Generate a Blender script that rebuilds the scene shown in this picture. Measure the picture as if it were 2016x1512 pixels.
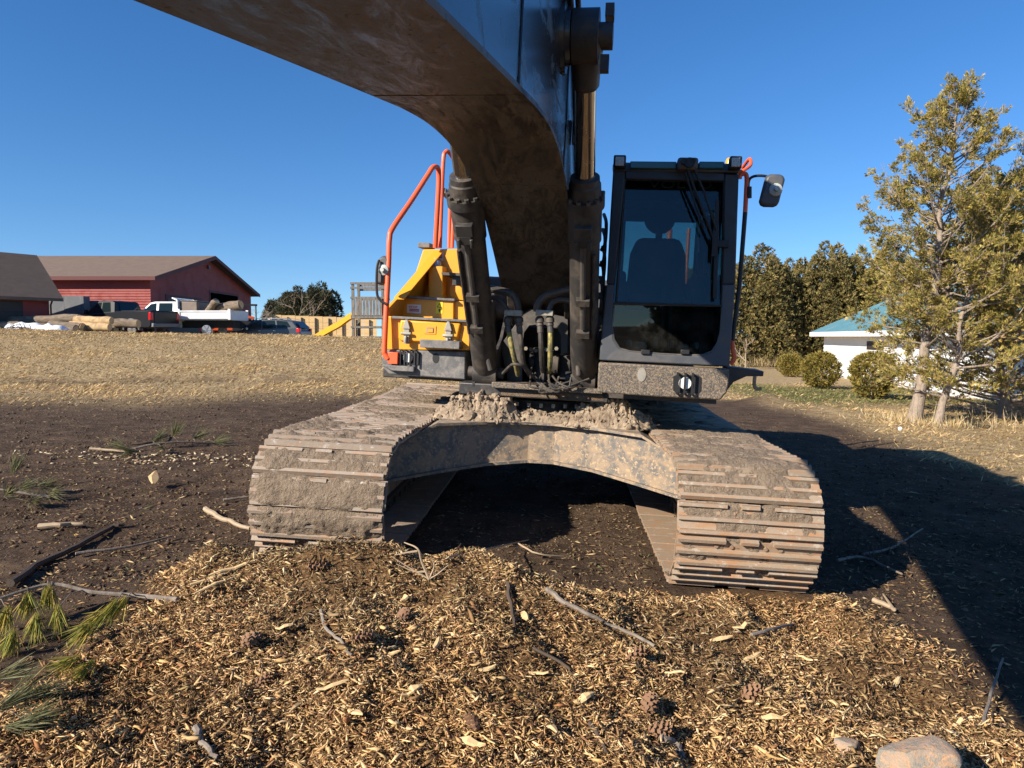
import bpy, bmesh, math, random
import numpy as np
from mathutils import Vector, Matrix

random.seed(7)
rng = np.random.default_rng(11)
for o in list(bpy.data.objects):
    bpy.data.objects.remove(o)
scene = bpy.context.scene
col = scene.collection
R = math.radians

# ------------------------------------------------------------------ camera, sky, sun, exposure
FPX, CX, CY, HORIZON = 1398.0, 1008.0, 756.0, 663.0      # photograph's focal length and horizon, in its pixels
PITCH = math.atan((CY - HORIZON) / FPX)
CAM = np.array([0.0, 0.0, 1.55])
cam = bpy.data.cameras.new('camera')
cam.sensor_width = 36.0
cam.lens = FPX / 2016.0 * 36.0
cam.clip_start = 0.05
cam.clip_end = 3000
camo = bpy.data.objects.new('camera', cam)
col.objects.link(camo)
camo.location = CAM.tolist()
camo.rotation_euler = (math.pi / 2 - PITCH, 0, 0)
scene.camera = camo

SUN_EL = R(28.5)
SUN_AZ = R(38.0)                       # light travels to the right and this far away from the camera
LDIR = np.array([math.cos(SUN_AZ) * math.cos(SUN_EL), math.sin(SUN_AZ) * math.cos(SUN_EL), -math.sin(SUN_EL)])
world = bpy.data.worlds.new('World')
scene.world = world
world.use_nodes = True
wn = world.node_tree
wn.nodes.clear()
sky = wn.nodes.new('ShaderNodeTexSky')
sky.sky_type = 'NISHITA'
sky.sun_disc = False
sky.sun_elevation = SUN_EL
sky.sun_rotation = math.atan2(-LDIR[0], -LDIR[1])
sky.altitude = 250
sky.air_density = 1.0
sky.dust_density = 0.0
sky.ozone_density = 4.0
bg = wn.nodes.new('ShaderNodeBackground')
bg.inputs['Strength'].default_value = 0.088
wo = wn.nodes.new('ShaderNodeOutputWorld')
hs = wn.nodes.new('ShaderNodeHueSaturation')      # phone-camera blue
hs.inputs['Saturation'].default_value = 1.24
hs.inputs['Hue'].default_value = 0.506
wn.links.new(sky.outputs[0], hs.inputs['Color'])
wn.links.new(hs.outputs[0], bg.inputs[0])
wtc = wn.nodes.new('ShaderNodeTexCoord')            # clear dry air: the pale band at the horizon is kept thin
wsep = wn.nodes.new('ShaderNodeSeparateXYZ'); wcmb = wn.nodes.new('ShaderNodeCombineXYZ')
wmad = wn.nodes.new('ShaderNodeMath'); wmad.operation = 'MULTIPLY_ADD'
wmad.inputs[1].default_value = 0.93; wmad.inputs[2].default_value = 0.06
wn.links.new(wtc.outputs['Generated'], wsep.inputs[0]); wn.links.new(wsep.outputs[2], wmad.inputs[0])
wn.links.new(wsep.outputs[0], wcmb.inputs[0]); wn.links.new(wsep.outputs[1], wcmb.inputs[1]); wn.links.new(wmad.outputs[0], wcmb.inputs[2])
wn.links.new(wcmb.outputs[0], sky.inputs['Vector'])
wn.links.new(bg.outputs[0], wo.inputs[0])
sl = bpy.data.lights.new('sun', 'SUN')
sl.energy = 5.0
sl.angle = R(0.53)
sl.color = (1.0, 0.90, 0.76)
so = bpy.data.objects.new('sun', sl)
col.objects.link(so)
so.rotation_euler = Vector(LDIR.tolist()).to_track_quat('-Z', 'Y').to_euler()
so.location = (-20, -20, 30)
vs = scene.view_settings
vs.view_transform = 'Standard'
vs.look = 'None'
vs.gamma = 1.0
vs.use_curve_mapping = False
vs.exposure = 0.86
scene.render.engine = 'CYCLES'
scene.cycles.max_bounces = 6
scene.cycles.transparent_max_bounces = 12

# ------------------------------------------------------------------ helpers: noise, frames, meshes, tags
def _hash(ix, iy, iz, seed):
    n = (ix.astype(np.int64) * 374761393 + iy.astype(np.int64) * 668265263 + iz.astype(np.int64) * 2147483647 + seed * 974634777)
    n = (n ^ (n >> 13)) * 1274126177
    n = n ^ (n >> 16)
    return (n & 0xFFFFFF) / float(0xFFFFFF)

def vnoise(x, y, z=None, seed=0):
    x = np.asarray(x, float); y = np.asarray(y, float)
    z = np.zeros_like(x) if z is None else np.asarray(z, float)
    ix, iy, iz = np.floor(x), np.floor(y), np.floor(z)
    fx, fy, fz = x - ix, y - iy, z - iz
    fx = fx * fx * (3 - 2 * fx); fy = fy * fy * (3 - 2 * fy); fz = fz * fz * (3 - 2 * fz)
    r = 0
    for dx in (0, 1):
        for dy in (0, 1):
            for dz in (0, 1):
                w = (fx if dx else 1 - fx) * (fy if dy else 1 - fy) * (fz if dz else 1 - fz)
                r = r + w * _hash(ix + dx, iy + dy, iz + dz, seed)
    return r

def fbm(x, y, z=None, octv=4, seed=0, gain=0.5):
    a, s, t = 1.0, 0.0, 0.0
    f = 1.0
    for k in range(octv):
        s = s + a * vnoise(np.asarray(x) * f + 17.3 * k, np.asarray(y) * f - 9.1 * k, None if z is None else np.asarray(z) * f + 5.7 * k, seed + k)
        t += a; a *= gain; f *= 2.03
    return s / t

def sstep(a, b, x):
    t = np.clip((np.asarray(x, float) - a) / (b - a), 0, 1)
    return t * t * (3 - 2 * t)

def rotm(yaw, pitch, roll):
    yaw, pitch, roll = np.radians([yaw, pitch, roll])
    cy, sy, cp, sp, cr, sr = np.cos(yaw), np.sin(yaw), np.cos(pitch), np.sin(pitch), np.cos(roll), np.sin(roll)
    return (np.array([[cy, -sy, 0], [sy, cy, 0], [0, 0, 1]]) @ np.array([[1, 0, 0], [0, cp, -sp], [0, sp, cp]])
            @ np.array([[cr, 0, sr], [0, 1, 0], [-sr, 0, cr]]))

RU = rotm(-4.0, .716, 2.75)            # undercarriage of the excavator (x right, y back, z up)
RV = rotm(-9.2, .716, 2.75)            # upper structure, swung a little
RUV = RU.T @ RV
ORG = CAM + np.array([.0972, 4.233, -1.1253]) + RU @ np.array([0, 2.45, -.42])   # ground under the swing centre

def ray(x, y):
    a, b = (x - CX) / FPX, (CY - y) / FPX
    return np.array([a, math.cos(PITCH) + b * math.sin(PITCH), -math.sin(PITCH) + b * math.cos(PITCH)])

def V(x, y, val, axis=1, Rm=RV):
    """pixel -> point of the machine's own frame on the plane axis=val"""
    d = Rm.T @ ray(x, y); o = Rm.T @ (CAM - ORG)
    return o + (val - o[axis]) / d[axis] * d

def at(x, y, dist):
    """pixel -> world point at forward distance dist"""
    d = ray(x, y)
    return CAM + d * (dist / d[1])

def tag(o, label=None, cat=None, group=None, kind=None):
    if label: o['label'] = label
    if cat: o['category'] = cat
    if group: o['group'] = group
    if kind: o['kind'] = kind
    return o

def empty(name, loc=(0, 0, 0), rz=0.0):
    o = bpy.data.objects.new(name, None)
    col.objects.link(o)
    o.location = [float(v) for v in loc]
    o.rotation_euler = (0, 0, rz)
    o.empty_display_size = .2
    return o

def link(name, me, mat=None, parent=None):
    o = bpy.data.objects.new(name, me)
    col.objects.link(o)
    if mat is not None and not me.materials:
        me.materials.append(mat)
    if parent is not None:
        o.parent = parent
    return o

def copy_tree(o, parent=None):
    c = o.copy()
    col.objects.link(c)
    c.parent = parent
    for ch in list(o.children):
        copy_tree(ch, c)
    return c

class MB:
    """collects shapes; build() links them as ONE mesh object"""
    def __init__(s, frame=None):
        s.v, s.f, s.frame = [], [], frame
    def add(s, vs_, fs):
        n = len(s.v)
        s.v += [tuple(float(c) for c in q) for q in vs_]
        s.f += [tuple(i + n for i in f) for f in fs]
        return s
    def box(s, c, size, rot=None):
        c = np.array(c, float); h = np.array(size, float) / 2
        q = np.array([[x, y, z] for z in (-1, 1) for y in (-1, 1) for x in (-1, 1)]) * h
        if rot is not None:
            q = q @ np.array(rot).T
        return s.add(q + c, [(0, 2, 3, 1), (4, 5, 7, 6), (0, 1, 5, 4), (2, 6, 7, 3), (0, 4, 6, 2), (1, 3, 7, 5)])
    def bar(s, a, b, w, t, up=(0, 0, 1)):
        a, b = np.array(a, float), np.array(b, float)
        d = b - a; L = np.linalg.norm(d); d /= L
        u = np.array(up, float)
        if abs(u @ d) > .95: u = np.array([0, 1., 0])
        x = np.cross(d, u); x /= np.linalg.norm(x); z = np.cross(x, d)
        return s.box((a + b) / 2, (w, L, t), np.array([x, d, z]).T)
    def prism(s, poly, axis, a, b, taper=None):
        """poly: 2D points in the two other axes (in x,y,z order), extruded from a to b along axis"""
        n = len(poly); vs_ = []
        cx = sum(p[0] for p in poly) / n; cy = sum(p[1] for p in poly) / n
        for k, t in ((0, a), (1, b)):
            for p in poly:
                p0, p1 = p
                if k and taper: p0, p1 = cx + (p0 - cx) * taper, cy + (p1 - cy) * taper
                q = [p0, p1]; q.insert(axis, t); vs_.append(q)
        fs = [tuple(range(n))[::-1], tuple(range(n, 2 * n))]
        fs += [(i, (i + 1) % n, n + (i + 1) % n, n + i) for i in range(n)]
        return s.add(vs_, fs)
    def tube(s, pts, r, seg=10, caps=True):
        pts = [np.array(q, float) for q in pts]; n = len(pts)
        rr = r if hasattr(r, '__len__') else [r] * n
        vs_ = []; u = None
        for i in range(n):
            d = pts[min(i + 1, n - 1)] - pts[max(i - 1, 0)]
            d = d / (np.linalg.norm(d) + 1e-9)
            if u is None:
                u = np.cross(d, [0, 0, 1.0])
                if np.linalg.norm(u) < .1: u = np.cross(d, [1.0, 0, 0])
            u = u - d * (u @ d); u /= np.linalg.norm(u); w = np.cross(d, u)
            for k in range(seg):
                a = 2 * math.pi * k / seg
                vs_.append(pts[i] + rr[i] * (math.cos(a) * u + math.sin(a) * w))
        fs = [(i * seg + k, i * seg + (k + 1) % seg, (i + 1) * seg + (k + 1) % seg, (i + 1) * seg + k) for i in range(n - 1) for k in range(seg)]
        if caps: fs += [tuple(range(seg))[::-1], tuple((n - 1) * seg + k for k in range(seg))]
        return s.add(vs_, fs)
    def cyl(s, a, b, r, r2=None, seg=20):
        return s.tube([a, b], [r, r if r2 is None else r2], seg)
    def lathe(s, c, axis, prof, seg=20):
        """prof: (distance along axis, radius)"""
        e = np.array(axis, float); e /= np.linalg.norm(e); c = np.array(c, float)
        return s.tube([c + e * t for t, _ in prof], [max(q, 1e-4) for _, q in prof], seg)
    def grid(s, P):
        P = np.asarray(P); m, n = P.shape[:2]
        return s.add(P.reshape(-1, 3), [(i * n + j, i * n + j + 1, (i + 1) * n + j + 1, (i + 1) * n + j) for i in range(m - 1) for j in range(n - 1)])
    def build(s, name, mat, parent=None, smooth=True, bevel=0.0, ang=35):
        v = np.array(s.v)
        if s.frame is not None: v = v @ np.asarray(s.frame).T
        me = bpy.data.meshes.new(name)
        me.from_pydata(v.tolist(), [], s.f)
        bm = bmesh.new(); bm.from_mesh(me)
        bmesh.ops.recalc_face_normals(bm, faces=bm.faces)
        bm.to_mesh(me); bm.free()
        if smooth:
            me.shade_smooth(); me.set_sharp_from_angle(angle=R(ang))
        o = link(name, me, mat, parent)
        if bevel:
            m = o.modifiers.new('bevel', 'BEVEL'); m.width = bevel; m.segments = 2; m.limit_method = 'ANGLE'; m.angle_limit = R(40)
        return o

def smooth_path(pts, n=6):
    """Catmull-Rom through the points"""
    p = [np.array(q, float) for q in pts]
    p = [2 * p[0] - p[1]] + p + [2 * p[-1] - p[-2]]
    out = []
    for i in range(1, len(p) - 2):
        for k in range(n):
            t = k / n
            out.append(.5 * ((2 * p[i]) + (-p[i - 1] + p[i + 1]) * t + (2 * p[i - 1] - 5 * p[i] + 4 * p[i + 1] - p[i + 2]) * t * t + (-p[i - 1] + 3 * p[i] - 3 * p[i + 1] + p[i + 2]) * t ** 3))
    out.append(p[-2])
    return out

def np_mesh(name, verts, faces, colors=None, mat=None, parent=None, smooth=False):
    """fast mesh from arrays; faces (n,k) of one size; colors per vertex rgb"""
    verts = np.asarray(verts, np.float32); faces = np.asarray(faces, np.int32)
    me = bpy.data.meshes.new(name)
    me.vertices.add(len(verts)); me.vertices.foreach_set('co', verts.ravel())
    k = faces.shape[1]
    me.loops.add(faces.size); me.loops.foreach_set('vertex_index', faces.ravel())
    me.polygons.add(len(faces))
    me.polygons.foreach_set('loop_start', np.arange(0, faces.size, k, dtype=np.int32))
    me.update(calc_edges=True)
    if colors is not None:
        c = np.ones((len(verts), 4), np.float32); c[:, :3] = colors
        at_ = me.attributes.new('tint', 'FLOAT_COLOR', 'POINT'); at_.data.foreach_set('color', c.ravel())
    if smooth: me.shade_smooth()
    return link(name, me, mat, parent)

# ------------------------------------------------------------------ materials
def nd(nt, typ, **kw):
    n = nt.nodes.new(typ)
    for k, v in kw.items(): setattr(n, k, v)
    return n

def new_mat(name):
    m = bpy.data.materials.new(name); m.use_nodes = True
    nt = m.node_tree
    return m, nt, nt.nodes['Principled BSDF']

def ramp(nt, fac, stops):
    r = nd(nt, 'ShaderNodeValToRGB')
    e = r.color_ramp.elements
    while len(e) > 1: e.remove(e[-1])
    for i, (p, c) in enumerate(stops):
        q = e[0] if i == 0 else e.new(p)
        q.position = p; q.color = (c, c, c, 1) if not hasattr(c, '__len__') else (*c, 1)
    nt.links.new(fac, r.inputs[0]); return r.outputs[0]

def noise(nt, scale, detail=5, rough=.6, coord='Object', dist=0.0, stretch=None):
    tc = nd(nt, 'ShaderNodeTexCoord'); n = nd(nt, 'ShaderNodeTexNoise')
    if nt.name.startswith('each') or nt.get('each'):            # alike pieces sharing a mesh: shift the pattern from piece to piece
        oi = nd(nt, 'ShaderNodeObjectInfo'); mu = nd(nt, 'ShaderNodeMath', operation='MULTIPLY'); mu.inputs[1].default_value = 61.0
        va = nd(nt, 'ShaderNodeVectorMath', operation='ADD'); nt.links.new(oi.outputs['Random'], mu.inputs[0])
        nt.links.new(tc.outputs[coord], va.inputs[0]); nt.links.new(mu.outputs[0], va.inputs[1])
        class _T: outputs = {coord: va.outputs[0]}
        tc = _T
    n.inputs['Scale'].default_value = scale; n.inputs['Detail'].default_value = detail
    n.inputs['Roughness'].default_value = rough; n.inputs['Distortion'].default_value = dist
    if stretch:
        mp = nd(nt, 'ShaderNodeMapping'); mp.inputs['Scale'].default_value = stretch
        nt.links.new(tc.outputs[coord], mp.inputs[0]); nt.links.new(mp.outputs[0], n.inputs['Vector'])
    else:
        nt.links.new(tc.outputs[coord], n.inputs['Vector'])
    return n.outputs['Fac']

def mix(nt, fac, a, b):
    m = nd(nt, 'ShaderNodeMix', data_type='RGBA')
    if hasattr(fac, 'is_linked'): nt.links.new(fac, m.inputs[0])
    else: m.inputs[0].default_value = fac
    for sck, c in ((m.inputs[6], a), (m.inputs[7], b)):
        if hasattr(c, 'is_linked'): nt.links.new(c, sck)
        else: sck.default_value = (*c, 1)
    return m.outputs[2]

def bump(nt, b, hgt, strength=.4, dist=.02):
    n = nd(nt, 'ShaderNodeBump'); n.inputs['Strength'].default_value = strength; n.inputs['Distance'].default_value = dist
    nt.links.new(hgt, n.inputs['Height']); nt.links.new(n.outputs[0], b.inputs['Normal'])

def surf(name, base, rough=.6, metal=0.0, dirt=None, amt=.5, scale=6, edge=.12, vary=.12, bmp=0.0, bscale=60, bdist=.01, spec=.5, stretch=None, fine=None):
    """painted / worn surface: base colour with slight variation, optional dirt patches and fine relief"""
    m, nt, b = new_mat(name)
    if 'track_steel' in name: nt['each'] = 1
    n1 = noise(nt, scale * .6, 3)
    lo = tuple(c * (1 - vary) for c in base); hi = tuple(min(1, c * (1 + vary)) for c in base)
    c = mix(nt, n1, lo, hi)
    rsock = None
    if dirt is not None:
        n2 = noise(nt, scale, 8, .68, dist=.6, stretch=stretch)
        f = ramp(nt, n2, [(max(0, 1 - amt - edge), 0.0), (min(1, 1 - amt + edge), 1.0)])
        c = mix(nt, f, c, dirt)
        if fine is not None:
            n4 = noise(nt, fine[0], 6, .75)
            f4 = ramp(nt, n4, [(fine[1] - .03, 0.0), (fine[1] + .03, 1.0)])
            c = mix(nt, f4, c, fine[2])
        rr = ramp(nt, f, [(0, rough), (1, .92)])
        nt.links.new(rr, b.inputs['Roughness'])
    else:
        b.inputs['Roughness'].default_value = rough
    nt.links.new(c, b.inputs['Base Color'])
    b.inputs['Metallic'].default_value = metal
    b.inputs['Specular IOR Level'].default_value = spec
    if bmp:
        bump(nt, b, noise(nt, bscale, 6, .7), bmp, bdist)
    return m

def tint_mat(name, rough=.85, mul=1.0, trans=0.0, bmp=0.0, spec=.2):
    m, nt, b = new_mat(name)
    a = nd(nt, 'ShaderNodeAttribute', attribute_name='tint')
    nt.links.new(a.outputs['Color'], b.inputs['Base Color'])
    b.inputs['Roughness'].default_value = rough
    b.inputs['Specular IOR Level'].default_value = spec
    if trans:
        t = nd(nt, 'ShaderNodeBsdfTranslucent'); nt.links.new(a.outputs['Color'], t.inputs[0])
        mx = nd(nt, 'ShaderNodeMixShader'); mx.inputs[0].default_value = trans
        nt.links.new(b.outputs[0], mx.inputs[1]); nt.links.new(t.outputs[0], mx.inputs[2])
        nt.links.new(mx.outputs[0], nt.nodes['Material Output'].inputs[0])
    if bmp: bump(nt, b, noise(nt, 90, 4), bmp, .004)
    return m

def glass_mat(name, tint, f0=.06):
    m, nt, b = new_mat(name)
    nt.nodes.remove(b)
    t = nd(nt, 'ShaderNodeBsdfTransparent'); t.inputs[0].default_value = (*tint, 1)
    g = nd(nt, 'ShaderNodeBsdfGlossy'); g.inputs['Roughness'].default_value = .01
    fr = nd(nt, 'ShaderNodeFresnel'); fr.inputs[0].default_value = 1.5
    mx = nd(nt, 'ShaderNodeMixShader')
    nt.links.new(fr.outputs[0], mx.inputs[0]); nt.links.new(t.outputs[0], mx.inputs[1]); nt.links.new(g.outputs[0], mx.inputs[2])
    du = nd(nt, 'ShaderNodeBsdfDiffuse'); du.inputs[0].default_value = (.42, .40, .35, 1)        # pale dust-like film, added to lighten the dark lower pane
    mx2 = nd(nt, 'ShaderNodeMixShader'); nt.links.new(ramp(nt, noise(nt, 6, 8, .7), [(.45, .004), (.75, .05)]), mx2.inputs[0])
    nt.links.new(mx.outputs[0], mx2.inputs[1]); nt.links.new(du.outputs[0], mx2.inputs[2])
    nt.links.new(mx2.outputs[0], nt.nodes['Material Output'].inputs[0])
    return m

DUST = (.30, .22, .15)
M = {}
M['boom'] = surf('dark_grey_boom_paint', (.020, .023, .028), .20, dirt=(.060, .052, .044), amt=.36, scale=5, edge=.10, bmp=.05, bscale=40, stretch=(1, .35, 1))
M['yellow'] = surf('yellow_paint', (.80, .335, .022), .38, dirt=(.50, .235, .045), amt=.30, scale=5, edge=.16, vary=.05, bmp=.03)
M['orange'] = surf('orange_rail_paint', (.80, .115, .035), .42, dirt=(.45, .12, .06), amt=.3, scale=9, vary=.06)
M['grey'] = surf('charcoal_cab_paint', (.065, .07, .08), .5, dirt=(.13, .115, .10), amt=.36, scale=7, bmp=.05, edge=.2)
M['pillar'] = surf('shade_darkened_cab_paint', (.020, .022, .027), .42, dirt=(.05, .046, .042), amt=.36, scale=7, bmp=.05, edge=.2)  # cab paint copied darker: shade on the pillars is put into the colour
M['dark'] = surf('dark_machine_steel', (.036, .034, .033), .45, dirt=(.115, .088, .066), amt=.42, scale=6, bmp=.08)
M['black'] = surf('black_rubber', (.012, .012, .013), .55, vary=.2, bmp=.05)
M['hose'] = surf('worn_hose_rubber', (.035, .031, .028), .6, dirt=(.12, .095, .07), amt=.42, scale=14)
M['pipe'] = surf('grey_hydraulic_pipe', (.075, .068, .062), .42, dirt=(.15, .12, .09), amt=.38, scale=10)
M['clamp'] = surf('pale_steel_clamp', (.36, .34, .29), .45, .3, dirt=(.2, .15, .1), amt=.4, scale=20)
M['hosey'] = surf('yellow_striped_hose', (.42, .36, .10), .6, dirt=(.10, .085, .05), amt=.5, scale=12)
M['chrome'] = surf('polished_rod_steel', (.50, .46, .42), .16, 1.0, dirt=(.2, .15, .11), amt=.28, scale=14, vary=.05)
M['dusty'] = surf('mud_specked_steel', (.060, .056, .052), .6, dirt=(.21, .168, .122), amt=.47, scale=60, edge=.07, bmp=.35, bscale=80, fine=(110, .58, (.40, .26, .14)))
M['bumper'] = surf('scuffed_grey_bumper', (.10, .10, .102), .55, dirt=(.24, .22, .20), amt=.46, scale=12, bmp=.15, fine=(70, .62, (.33, .28, .23)))
M['cast'] = surf('mud_stained_frame_steel', (.125, .118, .110), .6, dirt=(.30, .225, .155), amt=.50, scale=9, edge=.07, bmp=.25, fine=(34, .57, (.42, .30, .18)))
M['shoe'] = surf('worn_rusty_track_steel', (.29, .23, .175), .62, .0, dirt=(.36, .17, .07), amt=.38, scale=8, edge=.12, bmp=.3, bscale=50, stretch=(1, 4, 4), fine=(16, .61, (.46, .41, .36)))
M['shoe_rusty'] = surf('rust_streaked_track_steel', (.30, .235, .17), .6, .0, dirt=(.36, .165, .062), amt=.42, scale=6, edge=.12, bmp=.3, bscale=50, stretch=(1, 5, 5), fine=(16, .60, (.40, .34, .27)))
M['chain'] = surf('greasy_track_chain', (.03, .026, .022), .7, dirt=(.12, .09, .065), amt=.4, scale=12)
M['mud'] = surf('dried_mud', (.335, .255, .180), .95, dirt=(.215, .156, .106), amt=.5, scale=11, edge=.2, vary=.2, bmp=1.0, bscale=34, bdist=.05, fine=(60, .60, (.40, .31, .22)))
M['clod'] = surf('pale_clay_clods', (.38, .295, .205), .95, dirt=(.17, .12, .08), amt=.48, scale=12, edge=.12, vary=.15, bmp=.8, bscale=45, bdist=.02)
M['rust'] = surf('rusty_plate', (.25, .15, .085), .75, dirt=(.36, .27, .18), amt=.5, scale=12, bmp=.3)
M['bolt'] = surf('bolt_steel', (.30, .26, .21), .5, .4, vary=.2)
M['lamp'] = surf('lamp_lens', (.78, .78, .70), .12, vary=.12, bmp=.4, bscale=150)
M['amber'] = surf('amber_beacon', (.72, .30, .02), .3)
M['teal_visor'] = surf('tinted_rain_visor', (.02, .10, .11), .18)
M['white'] = surf('white_label', (.78, .77, .74), .5, vary=.03)
M['red'] = surf('red_print', (.55, .05, .04), .6)
M['label_yellow'] = surf('yellow_warning_label', (.85, .62, .02), .5, vary=.03)
M['print'] = surf('black_print', (.02, .02, .02), .6)
M['letter'] = surf('dim_grey_lettering', (.50, .54, .55), .6)
M['glass'] = glass_mat('tinted_cab_glass', (.50, .62, .62))
M['seat'] = surf('dark_seat_fabric', (.022, .026, .032), .85, bmp=.2)
M['interior'] = surf('cab_interior_plastic', (.05, .055, .06), .7)
M['bright'] = surf('light_cab_trim', (.42, .45, .42), .5)
M['cap'] = surf('blue_grey_cap', (.22, .33, .50), .35)

# ------------------------------------------------------------------ the lie of the land
def on_ground_px(x, y, z=0.03):
    d = ray(x, y); return (CAM + d * ((z - CAM[2]) / d[2]))[:2]

CHIP_POLY = np.array([on_ground_px(*q) for q in ((-700, 1700), (-60, 1500), (60, 1420), (190, 1330), (330, 1215), (470, 1120), (640, 1090), (800, 1100), (940, 1130),
                      (1010, 1175), (1130, 1165), (1290, 1165), (1400, 1165), (1640, 1160), (1740, 1195), (1850, 1290), (2040, 1440), (2500, 1700))] )
CHIP_POLY = np.vstack([CHIP_POLY, [[3.2, .6], [0, -2.5], [-3.5, .2]]])

def poly_sd(x, y, P):
    """signed distance, positive inside"""
    x = np.asarray(x, float); y = np.asarray(y, float)
    d = np.full(x.shape, 1e9); ins = np.zeros(x.shape, bool)
    n = len(P)
    for i in range(n):
        a, b = P[i], P[(i + 1) % n]
        ex, ey = b - a
        t = np.clip(((x - a[0]) * ex + (y - a[1]) * ey) / (ex * ex + ey * ey), 0, 1)
        d = np.minimum(d, np.hypot(x - a[0] - t * ex, y - a[1] - t * ey))
        c = ((a[1] > y) != (b[1] > y)) & (x < (b[0] - a[0]) * (y - a[1]) / (b[1] - a[1] + 1e-12) + a[0])
        ins ^= c
    return np.where(ins, d, -d)

def chip_mask(x, y):
    w = (fbm(x * 1.6, y * 1.6, octv=3, seed=3) - .5) * .9
    return sstep(-.22, .22, poly_sd(x, y, CHIP_POLY) + w * .55)

def base_h(x, y):
    x = np.asarray(x, float); y = np.asarray(y, float)
    z = .036 - .048 * 5.0 * np.tanh((x - .25) / 5.0) + .0125 * np.clip(y - 6.7, -5, 6) - .020 * np.clip(x - 5, 0, 12)
    ratio = x / np.maximum(y, 1.0)
    side = 1 - sstep(.02, .24, ratio)
    A = np.clip(1.12 + .022 * (-x - 5), .95, 1.55)
    berm = A * sstep(12.0, 29.0, y) * side
    lot = (-.30 * sstep(29.5, 33, y) - .45 * sstep(37, 41, y) * sstep(-19, -15, x)) * sstep(7.5, 11, -x) * side
    sc = -.26 * np.exp(-((y - 17.6 - .12 * (x + 7) - .8 * (fbm(x * .3, y * .0, octv=3, seed=51) - .5)) / .55) ** 2) * sstep(-12.5, -10, x) * (1 - sstep(-5, -3, x))
    und = (fbm(x * .22, y * .22, octv=3, seed=5) - .5) * .16 * sstep(9, 16, np.hypot(x, y))
    return z + berm + lot + und + sc

def near_h(x, y):
    x = np.asarray(x, float); y = np.asarray(y, float)
    c = chip_mask(x, y)
    z = c * (.030 + .22 * (fbm(x * 1.3, y * 1.3, octv=3, seed=21) - .45) + .15 * (fbm(x * 4.2, y * 4.2, octv=3, seed=8) - .5))
    z = z + .20 * np.exp(-((x + 1.25) / .85) ** 2 - ((y - 3.86) / .30) ** 2) + .10 * np.exp(-((x + .45) / .5) ** 2 - ((y - 4.05) / .35) ** 2)
    z = z + .09 * np.exp(-((x - .15) / .55) ** 2 - ((y - 3.75) / .35) ** 2) + .10 * np.exp(-((x + .55) / 1.1) ** 2 - ((y - 3.15) / .55) ** 2)
    z = z + .05 * np.exp(-((x - .0) / .30) ** 2 - ((y - 4.75) / .35) ** 2)
    soil = 1 - sstep(11, 15, y)
    z = z + soil * (1 - c) * (.055 * (fbm(x * 1.7, y * 1.7, octv=4, seed=31) - .5) + .05 * (np.abs(fbm(x * 6, y * 6, octv=3, seed=33) - .5)))
    z = z + .26 * np.exp(-((x - 6.3) / .75) ** 2 - ((y - 17.4) / .5) ** 2) * (.6 + .8 * fbm(x * 3, y * 3, octv=3, seed=41)) + .2 * np.exp(-((x - 6.9) / .7) ** 2 - ((y - 15.6) / .4) ** 2) * (.6 + .8 * fbm(x * 3, y * 3, octv=3, seed=42))
    # under the tracks the ground is pressed flat
    lx = (x - ORG[0]) * RU[0, 0] + (y - ORG[1]) * RU[1, 0]; ly = (x - ORG[0]) * RU[0, 1] + (y - ORG[1]) * RU[1, 1]
    press = (1 - sstep(.40, .55, np.abs(np.abs(lx) - 1.325))) * (1 - sstep(2.0, 2.25, np.abs(ly)))
    return z * (1 - press) - .012 * press

def H(x, y):
    return base_h(x, y) + near_h(x, y)

def Hs(x, y):
    return float(H(np.array([x]), np.array([y]))[0])

def grass_masks(x, y):
    """(dry grass, green grass)"""
    e = (fbm(x * .35, y * .35, octv=4, seed=61) - .5) * 4.0 + (fbm(x * 1.8, y * 1.8, octv=3, seed=62) - .5) * 1.6
    left = sstep(-2.0, 1.6, y - (13.6 + .42 * np.clip(x + 6.5, 0, 12)) + e * .55) * (1 - sstep(2.5, 5, x))
    right = sstep(-.7, .6, x - (6.2 + .35 * (fbm(y * .5, x * 0, octv=2, seed=64) - .5)) + e * .25) * sstep(-40, -30, y)
    back = sstep(-1, 1, y - 19 + e * .6)
    dry = np.maximum(np.maximum(left, right), back)
    bare = sstep(.12, .50, np.exp(-((y - 17.2 - .12 * (x + 7)) / .8) ** 2) * sstep(-13, -10, x) * (1 - sstep(-5.5, -2.5, x)) * (fbm(x * 1.2, y * 1.2, octv=3, seed=67) * 1.5 - .15))
    dry = dry * (1 - .85 * bare)
    green = sstep(5.5, 8, x) * sstep(14.5, 17.5, y) * (1 - sstep(25, 28, y)) * sstep(.36, .56, fbm(x * .22, y * .5, octv=3, seed=65))
    return dry, green

def axis_pts(lo, a, b, hi, step, grow):
    mid = list(np.arange(a, b + step, step)); up, d = [], step
    v = mid[-1]
    while v < hi: d *= grow; v += d; up.append(v)
    dn, d, v = [], step, mid[0]
    while v > lo: d *= grow; v -= d; dn.append(v)
    return np.array(dn[::-1] + mid + up)

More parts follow.
